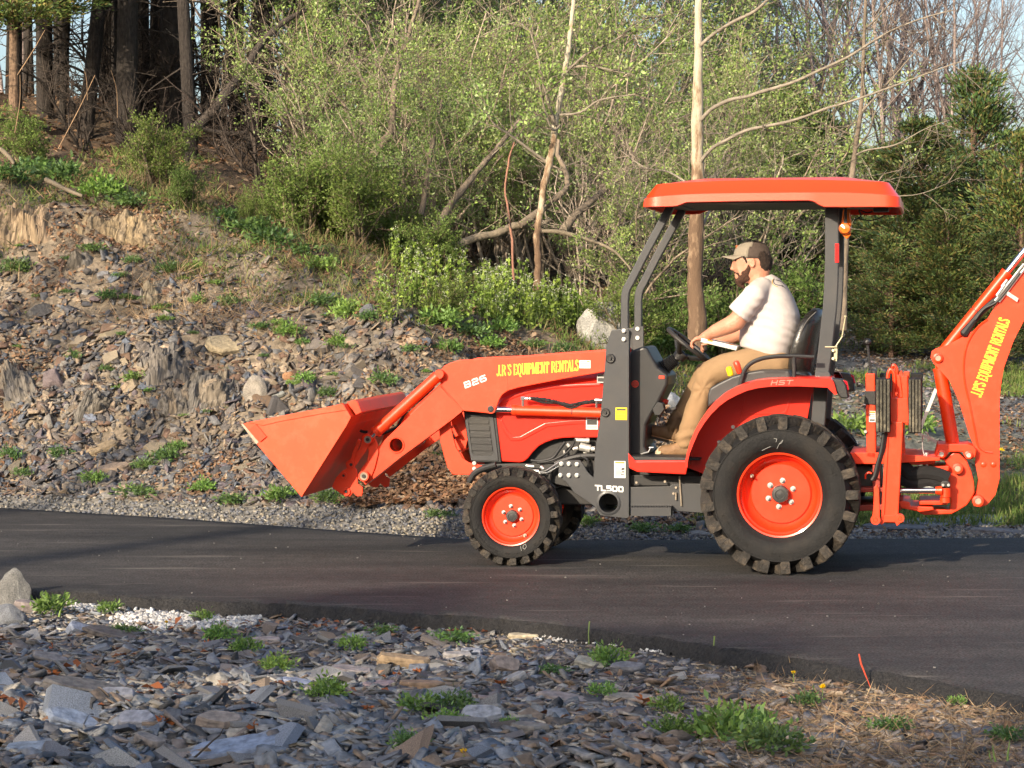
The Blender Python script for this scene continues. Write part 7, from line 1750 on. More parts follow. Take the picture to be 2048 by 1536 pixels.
weeds = [
 (555, 1335, 46, 0, 'dome shaped bright green weed in the foreground heap'), (650, 1388, 60, 0, 'pale feathery weed right of the dome shaped weed'), (405, 1240, 32, 0, 'round green weed standing in the white gravel'), (105, 1222, 56, 2, 'grassy weed beside the upright grey boulder'), (220, 1224, 34, 2, 'small weed at the road edge by the white gravel'), (440, 1275, 46, 0, 'green weed just below the white gravel, right side'), (490, 1300, 44, 0, 'low spreading weed between the gravel and the dome shaped weed'), (250, 1262, 42, 3, 'dark weed at the lower edge of the white gravel'),
 (840, 1425, 62, 2, 'pale leafy weed in the middle foreground'), (905, 1415, 60, 1, 'grey green feathery weed above the pale leafy weed'), (895, 1450, 50, 0, 'bright weed left of the pentagonal slab'), (822, 1492, 60, 1, 'mat of vivid green moss like weed at the bottom centre'), (1018, 1455, 26, 2, 'tiny weed right of the pentagonal slab'), (1215, 1322, 56, 0, 'bright flat weed near the road edge, right of centre'), (1110, 1342, 40, 3, 'thin pale weed beside the smooth tan stone'), (1205, 1392, 40, 2, 'yellow green weed behind the tan flat slab'), (1335, 1420, 48, 0, 'weed right of the red leaf'), (1345, 1465, 56, 0, 'weed below and right of the red leaf'), (1450, 1470, 100, 0, 'left half of the big leafy weed in the right foreground'), (1545, 1488, 100, 1, 'right half of the big leafy weed in the right foreground'), (1495, 1462, 80, 2, 'middle of the big leafy weed in the right foreground'), (1612, 1405, 44, 1, 'low weed beside the dandelion'), (1915, 1412, 26, 2, 'small weed at the asphalt edge near the right border'), (2020, 1470, 60, 3, 'grassy weed at the right border'), (1780, 1450, 60, 3, 'thin low weed in the dry straw'), (900, 1275, 60, 3, 'thin green patch along the asphalt edge, middle'), (760, 1262, 40, 3, 'small sprouts along the asphalt edge, left of the middle'), (705, 1298, 40, 2, 'small green sprouts above the rusty block'),
 (575, 668, 40, 0, 'full bright green weed in the middle of the bank'), (675, 690, 34, 0, 'bright green weed right of the full one on the bank'), (605, 690, 20, 2, 'small weed between the two bright ones on the bank'), (270, 765, 30, 2, 'yellow green weed in front of the striped outcrop'), (150, 718, 26, 1, 'dark green round weed left of the striped outcrop'), (213, 740, 20, 1, 'little dark weed between the striped outcrop and the round weed'), (218, 600, 34, 1, 'dark weed beside the square stones on the bank'), (395, 605, 26, 0, 'upright weed right of the dead leaves on the bank'), (335, 540, 36, 1, 'weed near the top of the bank, left of centre'), (265, 525, 26, 1, 'small weed above the square stones'), (460, 612, 44, 1, 'bluish weed right of the upright weed on the bank'), (395, 540, 26, 0, 'bright weed near the top of the bank'), (650, 605, 44, 1, 'left dark weed in the middle patch of the bank'), (695, 625, 52, 0, 'bright weed in the middle patch of the bank'), (735, 640, 36, 1, 'right dark weed in the middle patch of the bank'), (30, 545, 50, 1, 'dark weeds at the left border under the crest'), (190, 500, 40, 3, 'flat weed under the crest at the left'), (520, 655, 30, 3, 'pale low weed on the bank'), (770, 762, 44, 1, 'dark weed above the loader arm pivot'), (660, 795, 34, 1, 'dark weed behind the bucket'), (610, 765, 30, 2, 'thin weed above the bucket'), (330, 915, 46, 1, 'feathery weed at the foot of the bank, left'), (285, 935, 36, 1, 'dark weed beside the broad tan slab'), (355, 900, 26, 2, 'bright sprout above the feathery weed'), (118, 915, 34, 1, 'weed at the foot of the bank near the left border'), (25, 912, 36, 1, 'weed at the left border in the lower scree'), (45, 955, 30, 1, 'small weed at the left end of the bank foot'), (270, 985, 60, 3, 'low weeds where the bank meets the verge'), (185, 965, 36, 2, 'yellow sprouts below the broad tan slab'), (405, 980, 36, 0, 'weed at the bank foot below the bucket lip'), (470, 998, 50, 3, 'flat weed at the bank foot left of the bucket tip'), (560, 1000, 46, 2, 'sprouting weed left of the bucket tip'), (660, 1000, 50, 1, 'weed right of the bucket tip'), (700, 985, 40, 1, 'dark weed under the coupler'), (750, 920, 40, 1, 'weed seen under the loader arm'), (880, 1030, 40, 3, 'flat weed on the verge before the front wheel'), (1110, 1018, 30, 0, 'weed seen behind the front wheel'), (1290, 1056, 46, 3, 'low weed on the verge under the tractor'), (1180, 1050, 30, 2, 'weed tuft on the gravel right of the front wheel'), (1350, 1058, 40, 3, 'low green patch beside the rear wheel'),
 (60, 335, 90, 3, 'carpet of dark weeds on the crest at the left'), (20, 355, 60, 1, 'weeds on the crest at the left border'), (120, 350, 70, 1, 'dark weeds spilling over the crest'), (200, 385, 70, 0, 'bright weeds on the crest left of the round bush'), (265, 400, 60, 3, 'weeds draping the crest before the round bush'), (500, 450, 70, 3, 'dark creeping weeds on the crest right of the round bush'), (545, 480, 70, 1, 'creeping weeds lower along the crest'), (590, 505, 60, 3, 'end of the creeping weeds along the crest'), (450, 435, 40, 1, 'weeds at the start of the right crest'), (640, 540, 50, 2, 'pale weeds beyond the creeping ones'),
 (880, 650, 60, 2, 'grey green tuft on the bank above the arm text'), (940, 670, 50, 1, 'dark tuft above the loader arm'), (1005, 660, 44, 0, 'green tuft left of the large boulder'), (1060, 690, 44, 3, 'flat weeds in front of the large boulder'), (1130, 700, 36, 1, 'weed at the left foot of the large boulder'), (900, 700, 36, 2, 'small sprout just above the loader arm'), (830, 700, 36, 3, 'flat weed left of the arm text'), (980, 690, 40, 0, 'weed right above the arm text'), (1300, 690, 60, 0, 'green weeds seen between the canopy posts'), (1380, 730, 60, 1, 'weeds seen through the steering wheel'), (1330, 640, 70, 0, 'bright weeds behind the steering wheel'), (1720, 1030, 40, 0, 'weed behind the stabiliser foot'), (1880, 1020, 80, 3, 'grass tuft right of the stabiliser'), (1700, 860, 60, 2, 'grass tuft behind the control tower'), (1830, 860, 60, 2, 'grass tuft between the stabiliser and the boom')]
for i, (px, py, w, k, lb) in enumerate(weeds):
    g = G(px, py + w * .2); s = w * g.y / F * (1.45 if py < 1100 else 1.45)
    place(protoW, k, (g.x, g.y, g.z + .01), i * .9, (s, s, s * (1.1 if k != 3 else .8)), lb, 'weeds among the stones', 'weed')
wr = random.Random(31)
for i in range(60):
    px = wr.uniform(0, 1200); py = wr.uniform(470, 985); g = G(px, py); tt_ = float((g.y - toe_at(np.array([g.x]), np.array([g.y]))[0]))
    if g.y > crest_at(np.array([g.x]), np.array([g.y]))[0] + .3: continue
    s = wr.uniform(.05, .13); place(protoW, wr.choice([1, 3, 0, 2]), (g.x, g.y, g.z), wr.uniform(0, 6), (s * 1.3, s * 1.3, s), 'tiny green weed sprouting from the ' + ('loose scree at the foot of the bank' if tt_ < 1.2 else 'upper shale bank'), 'tiny weeds on the bank', 'weed')
# --- upright flowering weeds below the thicket
def make_mustard(seed):
    rng = np.random.default_rng(seed); root = empty('flowering_weed'); out = []; P = []; D = []
    for i in range(7):
        a = rng.uniform(0, 6.28); b0 = np.array([rng.normal(0, .08), rng.normal(0, .08), 0]); h = rng.uniform(.28, .55); top = b0 + np.array([math.cos(a) * .07, math.sin(a) * .07, h])
        out.append((b0, top, .005, .003, 0))
        for j in range(9):
            u = rng.uniform(.1, 1); P.append(b0 + (top - b0) * u); D.append(rng.normal(0, 1, 3) + [0, 0, .4])
    sticks('stems', out, (.16, .22, .07), BARKM, root, 3, rng=rng); P = np.array(P); n = len(P)
    leafobj('leaves', P, rng.uniform(.04, .08, n), rng.uniform(.03, .055, n), np.array(D), np.array([(.22, .32, .06)]) * rng.uniform(.75, 1.25, (n, 1)), LEAF, rng, root)
    T_ = np.repeat(np.array([o[1] for o in out]), 5, 0); n = len(T_)
    leafobj('flowers', T_ + rng.normal(0, .012, (n, 3)), np.full(n, .016), np.full(n, .014), rng.normal(0, 1, (n, 3)), np.tile([[.6, .62, .5]], (n, 1)), LEAF, rng, root)
    return root
protoM = [make_mustard(500 + i) for i in range(4)]
k = 0
for i in range(400):
    px = rs.uniform(760, 1330) if i % 2 else rs.uniform(960, 1220); g = G(px, rs.uniform(490, 665))
    cc = float(crest_at(np.array([g.x]), np.array([g.y]))[0])
    if not (cc - 1.5 < g.y < cc + 3.2): continue
    if 1120 < px < 1260 and g.y < 21.0: continue
    place(protoM, k % 4, (g.x, g.y, g.z - .01), rs.uniform(0, 6), rs.uniform(.5, .85), 'upright yellow green weed with tiny white flowers ' + near_what(px).replace('over', 'below'), 'flowering weeds below the thicket', 'weed'); k += 1
    if k >= 105: break
# --- dark wood at the left
def make_pine(seed, hgt=11, r=.16, crown=True):
    rng = np.random.default_rng(seed); out = []; tips = []; root = empty('pine_tree'); tr_ = []
    pos = np.array([0, 0, -.4]); d = np.array([rng.normal(0, .03), rng.normal(0, .03), 1.0]); n = 14
    for i in range(n):
        d = unit(d + rng.normal(0, .03, 3) * [1, 1, 0]); q = pos + d * hgt / n; tr_.append((pos, q, r * (1 - .75 * i / n), r * (1 - .75 * (i + 1) / n), 1)); 
        for j in range(5):
            z = rng.uniform(0, 1); a = rng.uniform(0, 6.28); p = pos + (q - pos) * z
            if p[2] < .5: continue
            grow(rng, p, (math.cos(a), math.sin(a), rng.uniform(-.25, .35)), rng.uniform(.5, 1.7), .014, 1, out, tips, wander=.14, up=-.01, nch=3, ratio=.45, spread=.8, step=.22)
        pos = q
    sticks('trunk', tr_, (.036, .031, .028), BARKM, root, 10, .12, rng=rng); sticks('dead_branches', out, (.05, .042, .037), BARKM, root, 3, rng=rng)
    if crown:
        m = 5200; z = rng.uniform(.27, 1.05, m); rad = (1.25 - z) * 3.4 * rng.uniform(.15, 1, m) ** .6; a = rng.uniform(0, 6.28, m); P = np.stack([np.cos(a) * rad, np.sin(a) * rad, z * hgt - .1 * rad], 1)
        D = np.stack([np.cos(a), np.sin(a), np.full(m, -.1)], 1) + rng.normal(0, .5, (m, 3)); c = np.array([(.035, .055, .02)]) * rng.uniform(.6, 1.6, (m, 1))
        leafobj('crown', P, rng.uniform(.16, .36, m), rng.uniform(.08, .18, m), D, c, NEEDLE, rng, root)
    return root
protoP = [make_pine(601 + i) for i in range(4)]
pines = [(28, 27, .8, 'slim dark trunk at the left border under the evergreen boughs', 0), (92, 29, 1.15, 'stout dark trunk behind the evergreen boughs', 0), (168, 27.5, 1.0, 'leaning dark trunk right of the evergreen boughs', -.07), (205, 33, .7, 'thin dark trunk right of the leaning one', 0), (252, 27, 1.35, 'thick dark trunk in the middle of the wood', .01), (288, 29.5, .9, 'dark trunk hugging the thick one', .03), (345, 28.5, 1.7, 'thickest trunk of the dark wood', .02), (388, 26, .85, 'reddish dark trunk right of the thickest', -.01), (428, 31, .9, 'dark trunk in the right half of the wood', -.03), (470, 34, .8, 'thin trunk far back in the right half of the wood', 0), (500, 28.5, 1.1, 'trunk leaning right at the edge of the thicket', .16), (545, 31, 1.0, 'trunk behind the leftmost thicket shrubs', .05), (590, 35, .9, 'trunk half hidden by the thicket', 0), (130, 36, .8, 'thin far trunk between the evergreen boughs and the leaning one', 0), (315, 38, .9, 'far trunk seen beside the thickest', 0), (225, 41, .9, 'far trunk in the gap left of the thick one', .02), (410, 42, 1.0, 'far trunk in the right gap of the wood', -.02), (60, 38, .9, 'far trunk behind the boughs at the left', 0), (650, 38, 1.0, 'far trunk showing over the thicket', .03), (-60, 30, 1.2, 'dark trunk just outside the left border', 0), (-140, 26, 1.2, 'dark trunk left of the picture', 0)]
for i, (px, d, s, lb, lean) in enumerate(pines): place(protoP, i % 4, atd(px, d, -.1), i * 1.9, (s * .66, s * .66, max(s, 1.0)), lb, 'pines of the dark wood', 'pine tree', (0, lean))
for i in range(26):
    px = rs.uniform(0, 640); d = rs.uniform(28, 40); w_ = rs.uniform(.2, .42)
    place(protoP, i % 4, atd(px, d, -.1), i * 1.3, (w_, w_, 1.0), 'thin dark trunk ' + ('among the boughs at the left border' if px < 150 else 'between the thick trunks of the dark wood' if px < 450 else 'at the right edge of the dark wood'), 'thin trunks of the dark wood', 'pine tree', (rs.uniform(-.04, .04), rs.uniform(-.08, .08)))
# undergrowth of dead twigs in the wood
protoT = [make_shrub(341 + i, 1.6, 7, 0, 'dead_shrub', col=(.06, .047, .04), spread=.9, up=-.01) for i in range(3)]
for i in range(26):
    px = rs.uniform(150, 720) if i < 14 else rs.uniform(820, 1700); d = rs.uniform(24.5, 31)
    place(protoT, i % 3, atd(px, d), rs.uniform(0, 6), rs.uniform(.7, 1.3), 'leafless tangle of dark twigs ' + (near_what(px) if px > 640 else 'between the trunks of the dark wood, ' + ('left part' if px < 330 else 'right part')), 'leafless tangles in the wood', 'dead shrub')
# --- evergreens
def make_cedar(seed, hgt, wid, m, cols, name='cedar_tree', low=.02, lsz=1.0):
    rng = np.random.default_rng(seed); root = empty(name); out = []; tips = []
    out.append((np.array([0, 0, -2.2]), np.array([.05, 0, hgt * .9]), .09, .02, 2)); nb = 90; P = []; D = []
    for i in range(nb):
        u = (i + rng.uniform(0, 1)) / nb; z = hgt * (low + (.97 - low) * u); a = rng.uniform(0, 6.28) ; L_ = wid * (1.02 - u) ** .65 * rng.uniform(.55, 1.2) * (.7 + .5 * min(1, u * 5))
        d = np.array([math.cos(a), math.sin(a), .25 + .5 * u]); b0 = np.array([0, 0, z]); e = b0 + unit(d) * L_ + np.array([0, 0, .06 * L_]); out.append((b0, e, .018, .005, 1))
        k = int(m / nb * (.4 + 1.2 * (1 - u))); w = rng.uniform(.25, 1.03, k) ** .8; c = b0 + (e - b0) * w[:, None]; off = rng.normal(0, 1, (k, 3)) * (.06 + .14 * L_ * (1.1 - w))[:, None] * [1, 1, .55]; P.append(c + off); D.append(unit(d)[None] * .9 + off * 2 + rng.normal(0, .45, (k, 3)) + [0, 0, .25])
    P = np.concatenate(P); D = np.concatenate(D); k = len(P); tone = np.array(cols)[rng.integers(0, len(cols), k)] * rng.uniform(.6, 1.4, (k, 1)) * (1 + .5 * vnoise(P[:, 0] * 2.5 + P[:, 1] * 2, P[:, 2] * 2.5, seed))[:, None]
    sticks('trunk', out[:1], (.13, .085, .06), BARKM, root, 8, rng=rng); sticks('branches', out[1:], (.12, .08, .06), BARKM, root, 3, rng=rng)
    leafobj('foliage', P, rng.uniform(.05, .11, k) * lsz, rng.uniform(.015, .032, k) * lsz, D, tone, NEEDLE, rng, root)
    return root
CG = [(.055, .105, .03), (.08, .13, .038), (.11, .14, .04), (.04, .08, .04), (.13, .11, .045)]
protoC = [make_cedar(701, 3.6, 1.15, 24000, CG), make_cedar(702, 3.4, 1.3, 24000, CG), make_cedar(703, 3.2, 1.2, 22000, [(.09, .14, .035), (.12, .16, .04), (.17, .14, .045), (.06, .10, .035)])]
cedars = [(1835, 27.5, 235, 0, 'broad dark cedar behind the boom, left one'), (1950, 29.5, 140, 1, 'tallest cedar against the sky near the right border'), (2045, 26.5, 260, 2, 'yellow green cedar at the right border'), (1890, 25.5, 420, 2, 'low yellow green cedar right of the rear canopy edge'), (1745, 29.5, 300, 1, 'dark cedar behind the slender sapling'), (1990, 25.0, 460, 0, 'small dark cedar low beside the boom'), (1640, 31.5, 230, 0, 'dark cedar behind the canopy'), (2120, 31, 170, 0, 'cedar just outside the right border'), (1560, 34, 170, 2, 'cedar at the back of the thicket'), (1780, 25.8, 470, 1, 'low cedar behind the control lever'), (1450, 38, 120, 1, 'hazy evergreen behind the peeling tree'), (30, 26.0, -300, 2, 'evergreen with sunlit yellow green boughs at the upper left corner'), (-60, 27, -300, 0, 'dark evergreen at the left border')]
for i, (px, d, ty, k, lb) in enumerate(cedars):
    z0 = 1.3 if px < 100 else 0.0; p = atd(px, d, z0); s = (EYE + (HZ - ty) / F * d - p.z) / (3.6, 3.4, 3.2)[k]
    place(protoC, k, p, i * 2.1, (s * (1.0 if s > .8 else 1.3), s * (1.0 if s > .8 else 1.3), s), lb, 'evergreens', 'cedar tree')
# --- bare and hazy trees behind
def make_bare(seed, hgt, leafper=0, name='bare_tree', col=(.24, .195, .185), lc=LG):
    rng = np.random.default_rng(seed); out = []; tips = []
    grow(rng, (0, 0, -.3), (rng.normal(0, .05), rng.normal(0, .05), 1), hgt, hgt * .0075, 3, out, tips, wander=.05, up=.06, nch=[0, 6, 7, 15], ratio=.42, spread=.7, step=.34, rend=.2, first=.22)
    root = empty(name); tk = [o for o in out if o[4] == 3]; br_ = [o for o in out if o[4] < 3]
    sticks('trunk', tk, np.array(col) * 1.15, BARKM, root, 7, rng=rng); sticks('branches', br_, col, BARKM, root, 3, rng=rng)
    if leafper: twig_leaves('foliage', tips, leafper + 1, .052, lc, rng, LEAF, root, spread=.06)
    return root
protoN = [make_bare(801, 8.5), make_bare(802, 8.0), make_bare(803, 9.0)]
protoH = [make_bare(811, 8.5, 3, 'leafing_tree'), make_bare(812, 8.0, 3, 'leafing_tree')]
bares = [(1905, 40, .85), (1985, 43, .85), (1850, 46, 1.05), (1790, 42, 1.05), (1925, 50, 1.0), (2060, 47, .75), (1735, 48, 1.15), (1690, 44, 1.05), (1590, 50, 1.15), (60, 46, 1.1), (190, 50, 1.1), (420, 48, 1.1), (300, 54, 1.2), (1880, 36, .80), (1945, 38, .80), (1820, 39, .95), (1770, 36, .9), (1715, 38, .95), (2000, 39, .74), (1660, 37, .9), (2035, 41, .72), (1900, 48, 1.0), (1860, 52, 1.1)]
for i, (px, d, s) in enumerate(bares): place(protoN, i % 3, atd(px, d), i * 1.7, s, 'tall leafless grey brown tree ' + ('against the sky at the right border' if px > 1960 else 'against the sky above the tallest cedar' if px > 1880 else 'against the sky left of the tallest cedar' if px > 1780 else 'behind the slender sapling' if px > 1200 else 'in the gaps far behind the dark wood'), 'leafless trees at the back', 'bare tree')
leafy = [(1530, 50, 1.25), (1620, 52, 1.25), (1350, 50, 1.3), (980, 50, 1.3), (760, 52, 1.3), (660, 50, 1.3), (620, 42, 1.0), (720, 45, 1.1), (820, 41, 1.0), (930, 44, 1.1), (1020, 41, 1.0), (1120, 45, 1.15), (1210, 41, 1.0), (1300, 44, 1.1), (1390, 41, 1.0), (1480, 44, 1.0), (1570, 44, .95), (1650, 42, .85), (540, 50, 1.2), (870, 52, 1.3), (1080, 52, 1.3), (1250, 52, 1.3), (1420, 54, 1.3), (10, 60, 1.3)]
for i, (px, d, s) in enumerate(leafy): place(protoH, i % 2, atd(px, d), i * 2.3, s, 'tall tree with a haze of pale new leaves ' + (near_what(px) if px > 520 else 'far behind the dark wood'), 'leafing trees at the back', 'tree')
# --- traced trees that can be told apart
def peeling():
    m = bpy.data.materials.new('peeling_bark'); m.use_nodes = True; N = m.node_tree.nodes; L = m.node_tree.links; b = N['Principled BSDF']; b.inputs['Roughness'].default_value = .9
    tc = N.new('ShaderNodeTexCoord'); mp = N.new('ShaderNodeMapping'); mp.inputs['Scale'].default_value = (9, 9, 3.2); L.new(tc.outputs['Object'], mp.inputs[0])
    n = N.new('ShaderNodeTexNoise'); n.inputs['Scale'].default_value = 1.6; n.inputs['Detail'].default_value = 9; n.inputs['Roughness'].default_value = .65; L.new(mp.outputs[0], n.inputs['Vector'])
    sx = N.new('ShaderNodeSeparateXYZ'); L.new(tc.outputs['Object'], sx.inputs[0])
    mr = N.new('ShaderNodeMapRange'); mr.inputs[1].default_value = 1.6; mr.inputs[2].default_value = 4.6; mr.inputs[3].default_value = -.16; mr.inputs[4].default_value = .26; L.new(sx.outputs[2], mr.inputs[0])
    ad = N.new('ShaderNodeMath'); ad.operation = 'ADD'; L.new(n.outputs[0], ad.inputs[0]); L.new(mr.outputs[0], ad.inputs[1])
    cr = N.new('ShaderNodeValToRGB'); e = cr.color_ramp.elements; e[0].position = .40; e[0].color = (.12, .075, .045, 1); e[1].position = .70; e[1].color = (.42, .38, .29, 1)
    k = e.new(.50); k.color = (.23, .155, .095, 1); k = e.new(.58); k.color = (.36, .30, .21, 1)
    L.new(ad.outputs[0], cr.inputs[0]); L.new(cr.outputs[0], b.inputs['Base Color'])
    bp = N.new('ShaderNodeBump'); bp.inputs['Strength'].default_value = .9; bp.inputs['Distance'].default_value = .03; L.new(n.outputs[0], bp.inputs['Height']); L.new(bp.outputs[0], b.inputs['Normal'])
    return m
PEEL = peeling()
LIMB = mat('pale_limb_bark', (.22, .19, .15), .9, var=.35, scale=9, bump=.5, bscale=30)
GREYB = mat('grey_brown_bark', (.17, .135, .10), .95, var=.45, scale=8, bump=.9, bscale=25, stretch=(1, 1, .5))
def traced(root, name, pts, d, w, material, k=5, jit=.0, sides=12):
    """pts: pixel path; d: depth or (start, end); w: pixel width(s)"""
    n = len(pts); dd = np.linspace(*(d if hasattr(d, '__len__') else (d, d)), n); ww = w if hasattr(w, '__len__') else [w] * n
    P = spline([(*V(p[0], p[1], q), u * q / F / 2) for p, q, u in zip(pts, dd, ww)], k); rg = random.Random(len(pts) * 7 + int(pts[0][0]))
    q = MB(); q.tube([(p[0] + rg.uniform(-jit, jit), p[1], p[2]) for p in P], [p[3] * rg.uniform(.9, 1.1) for p in P], sides); return q.build(name, material, root, smooth=True, angle=80)
def side_twigs(root, pts, d, n, L_, seed, r=.008, up=.02, depth=1, col=(.20, .165, .13), leafper=0):
    rng = np.random.default_rng(seed); dd = np.linspace(*(d if hasattr(d, '__len__') else (d, d)), len(pts)); P = [np.array(V(p[0], p[1], q)) for p, q in zip(pts, dd)]; out = []; tips = []
    for i in range(n):
        k = int(rng.integers(0, len(P) - 1)); u = rng.uniform(0, 1); b0 = P[k] * (1 - u) + P[k + 1] * u; dr = unit(P[k + 1] - P[k])
        grow(rng, b0, unit(dr * .8 + rng.normal(0, .6, 3) * [1, .8, 1] + [0, 0, .15]), L_ * rng.uniform(.4, 1.2), r, depth, out, tips, wander=.10, up=up, nch=[0, 4, 5], ratio=.5, spread=.75, step=.14, rend=.3)
    sticks('twigs', out, col, BARKM, root, 4, rng=rng)
    if leafper: twig_leaves('foliage', tips, leafper, .045, LG, rng, LEAF, root)
def tree_root(name, px, d, label):
    g = atd(px, d); r = empty(name, (0, 0, 0)); tag(r, label, 'tree'); return r
r1 = tree_root('peeling_tree', 1395, 20, 'tall tree with pale peeling bark rising behind the driver and the canopy')
traced(r1, 'trunk', [(1394, 700), (1395, 640), (1390, 560), (1392, 470), (1396, 380), (1394, 300), (1395, 200), (1397, 100), (1397, 0), (1398, -120), (1400, -400)], (20.0, 20.1), [40, 36, 31, 30, 29, 25, 21, 17, 15, 14, 8], PEEL, 5, .004)
LB = [([(1400, 92), (1430, 66), (1470, 42), (1510, 22), (1545, -8), (1620, -60)], (20, 19.4), [10, 9, 9, 8, 7, 4]), ([(1402, 240), (1425, 217), (1460, 200), (1495, 193), (1521, 184), (1560, 173), (1595, 161), (1640, 140), (1696, 114), (1740, 86), (1790, 58), (1847, 36), (1905, 20)], (20, 18.8), [11, 11, 10, 9, 9, 9, 8, 8, 7, 6, 5, 4, 2]), ([(1402, 322), (1425, 296), (1450, 282), (1490, 262), (1528, 253), (1570, 245), (1610, 233), (1652, 217), (1700, 203), (1763, 181), (1820, 160), (1898, 131), (1950, 115)], (20, 18.6), [10, 10, 9, 9, 8, 8, 7, 7, 6, 5, 4, 3, 2]), ([(1398, 470), (1420, 420), (1450, 380), (1480, 350)], (20, 20.8), [7, 6, 4, 2]), ([(1392, 380), (1340, 345), (1290, 335), (1240, 300)], (20, 21), [6, 5, 3, 2])]
for i, (p, d, w) in enumerate(LB):
    traced(r1, 'limb', p, d, [q * .78 for q in w], LIMB, 4); side_twigs(r1, p[1:], d, 12 if len(p) > 8 else 5, .55, 900 + i, .006, .01)
r2 = tree_root('slender_tree', 1690, 19.5, 'slender grey sapling crossing the sky right of the peeling tree')
p2 = [(1686, 660), (1688, 560), (1694, 450), (1703, 358), (1712, 290), (1721, 228), (1725, 170), (1726, 134), (1729, 60), (1731, 0), (1733, -90)]
traced(r2, 'trunk', p2, (19.6, 19.4), [15, 14, 12, 12, 10, 9, 8, 8, 7, 6, 5], GREYB, 4, .002)
for i, (p, w) in enumerate([([(1722, 225), (1755, 190), (1790, 150), (1830, 105), (1880, 60)], 5), ([(1712, 310), (1735, 300), (1790, 290), (1850, 258), (1900, 240)], 4), ([(1714, 295), (1738, 265), (1752, 220), (1790, 150)], 4), ([(1726, 140), (1690, 115), (1650, 60), (1600, 20)], 3), ([(1703, 400), (1740, 392), (1800, 392), (1850, 385), (1920, 355)], 3), ([(1728, 60), (1760, 30), (1800, -20)], 4), ([(1698, 420), (1672, 350), (1668, 300), (1650, 250)], 3)]): 
    traced(r2, 'limb', p, (19.5, 18.9), [w, w, w * .7, w * .5] + [w * .3] * (len(p) - 4), LIMB, 4, sides=6); side_twigs(r2, p, (19.5, 18.9), 7, .45, 930 + i, .005, .01)
r3 = tree_root('crooked_tree', 1078, 21.5, 'crooked pale barked tree standing in front of the thicket, centre')
p3 = [(1074, 580), (1076, 520), (1074, 470), (1082, 420), (1088, 370), (1100, 320), (1108, 280), (1112, 240), (1122, 190), (1132, 130), (1140, 70), (1146, 10), (1150, -80)]
traced(r3, 'trunk', p3, (21.4, 21.6), [16, 14, 15, 14, 14, 15, 14, 14, 12, 11, 10, 8, 6], PEEL, 5, .006)
for i, (p, w) in enumerate([([(1094, 325), (1060, 300), (1020, 270), (990, 250), (975, 225), (968, 200)], 7), ([(1110, 250), (1098, 210), (1085, 160), (1078, 120), (1060, 60)], 8), ([(1118, 230), (1160, 225), (1200, 200), (1260, 190), (1290, 185)], 5), ([(1120, 250), (1105, 260), (1090, 220), (1078, 165)], 5), ([(1128, 150), (1170, 110), (1230, 80), (1300, 30)], 5), ([(1135, 135), (1180, 132), (1220, 140), (1270, 150)], 6)]): 
    traced(r3, 'limb', p, (21.5, 21.2), [w, w * .9, w * .7, w * .55] + [w * .4] * (len(p) - 4), LIMB, 4, sides=7); side_twigs(r3, p, (21.5, 21.2), 8, .5, 950 + i, .006, .02, leafper=3)
def lone(name, label, pts, d, w, material, cat='tree', part='trunk', tw=0, seed=0, lf=2):
    r = empty(name); tag(r, label, cat); traced(r, part, pts, d, w, material, 4, .006)
    if tw: side_twigs(r, pts, d, tw, .6, seed, .008, .02, leafper=lf)
lone('leaning_trunk', 'brown trunk leaning right out of the left thicket', [(715, 380), (735, 330), (760, 292), (782, 262), (786, 220), (790, 160), (805, 110), (830, 30), (850, -40)], (23.5, 24), [22, 20, 18, 16, 13, 11, 9, 8, 6], GREYB, tw=16, seed=970)
lone('leaning_trunk', 'straight grey stem rising left of the fallen trunk', [(842, 430), (852, 370), (860, 310), (872, 265), (885, 200)], (23, 23.4), [12, 10, 9, 8, 6], GREYB, tw=8, seed=971)
lone('leaning_trunk', 'long slanting stem pointing up to the centre of the thicket', [(870, 465), (895, 420), (930, 372), (965, 330), (1000, 290), (1040, 240)], (23, 23.8), [16, 15, 14, 12, 10, 7], GREYB, tw=8, seed=972)
lone('leaning_trunk', 'mossy bent trunk curving behind the crooked tree', [(1040, 450), (1070, 430), (1100, 405), (1125, 385), (1135, 370), (1130, 340), (1115, 310), (1118, 280)], (22.6, 23), [15, 15, 13, 12, 11, 10, 9, 8], GREYB, tw=6, seed=973)
lone('leaning_trunk', 'slanting pale stem right of the crooked tree', [(1125, 465), (1150, 430), (1180, 405), (1215, 375), (1260, 340)], (22.8, 23.4), [18, 16, 14, 12, 8], GREYB, tw=6, seed=974)
lone('fallen_log', 'weathered fallen log lying below the crooked tree', [(915, 492), (950, 476), (990, 468), (1030, 452), (1080, 448), (1100, 440)], (22.4, 22.8), [15, 17, 16, 15, 12, 8], mat('old_wood', (.17, .14, .10), .95, var=.4, scale=6, bump=.8, bscale=20), 'log', 'log')
lone('fallen_log', 'thin bleached fallen branch right of the crooked tree', [(1085, 462), (1120, 464), (1165, 476), (1200, 488), (1232, 505), (1262, 540)], (22.2, 21.8), [8, 9, 8, 7, 5, 3], MATS['old_wood'], 'log', 'log')
lone('sapling', 'thin reddish stem standing left of the crooked tree', [(1028, 560), (1024, 480), (1018, 430), (1010, 380), (1016, 330), (1028, 285)], (22, 22), [5, 5, 5, 4, 4, 3], mat('red_stem_bark', (.26, .13, .09), .9), tw=3, seed=975, lf=0)
lone('leaning_trunk', 'dark forked trunk slanting at the right edge of the dark wood', [(395, 255), (430, 215), (465, 170), (495, 130), (520, 90), (560, 50), (610, 20)], (25.6, 26.6), [22, 20, 18, 17, 15, 13, 10], mat('dark_bark', (.055, .045, .038), .95, var=.4, scale=8, bump=.8), tw=10, seed=976, lf=0)
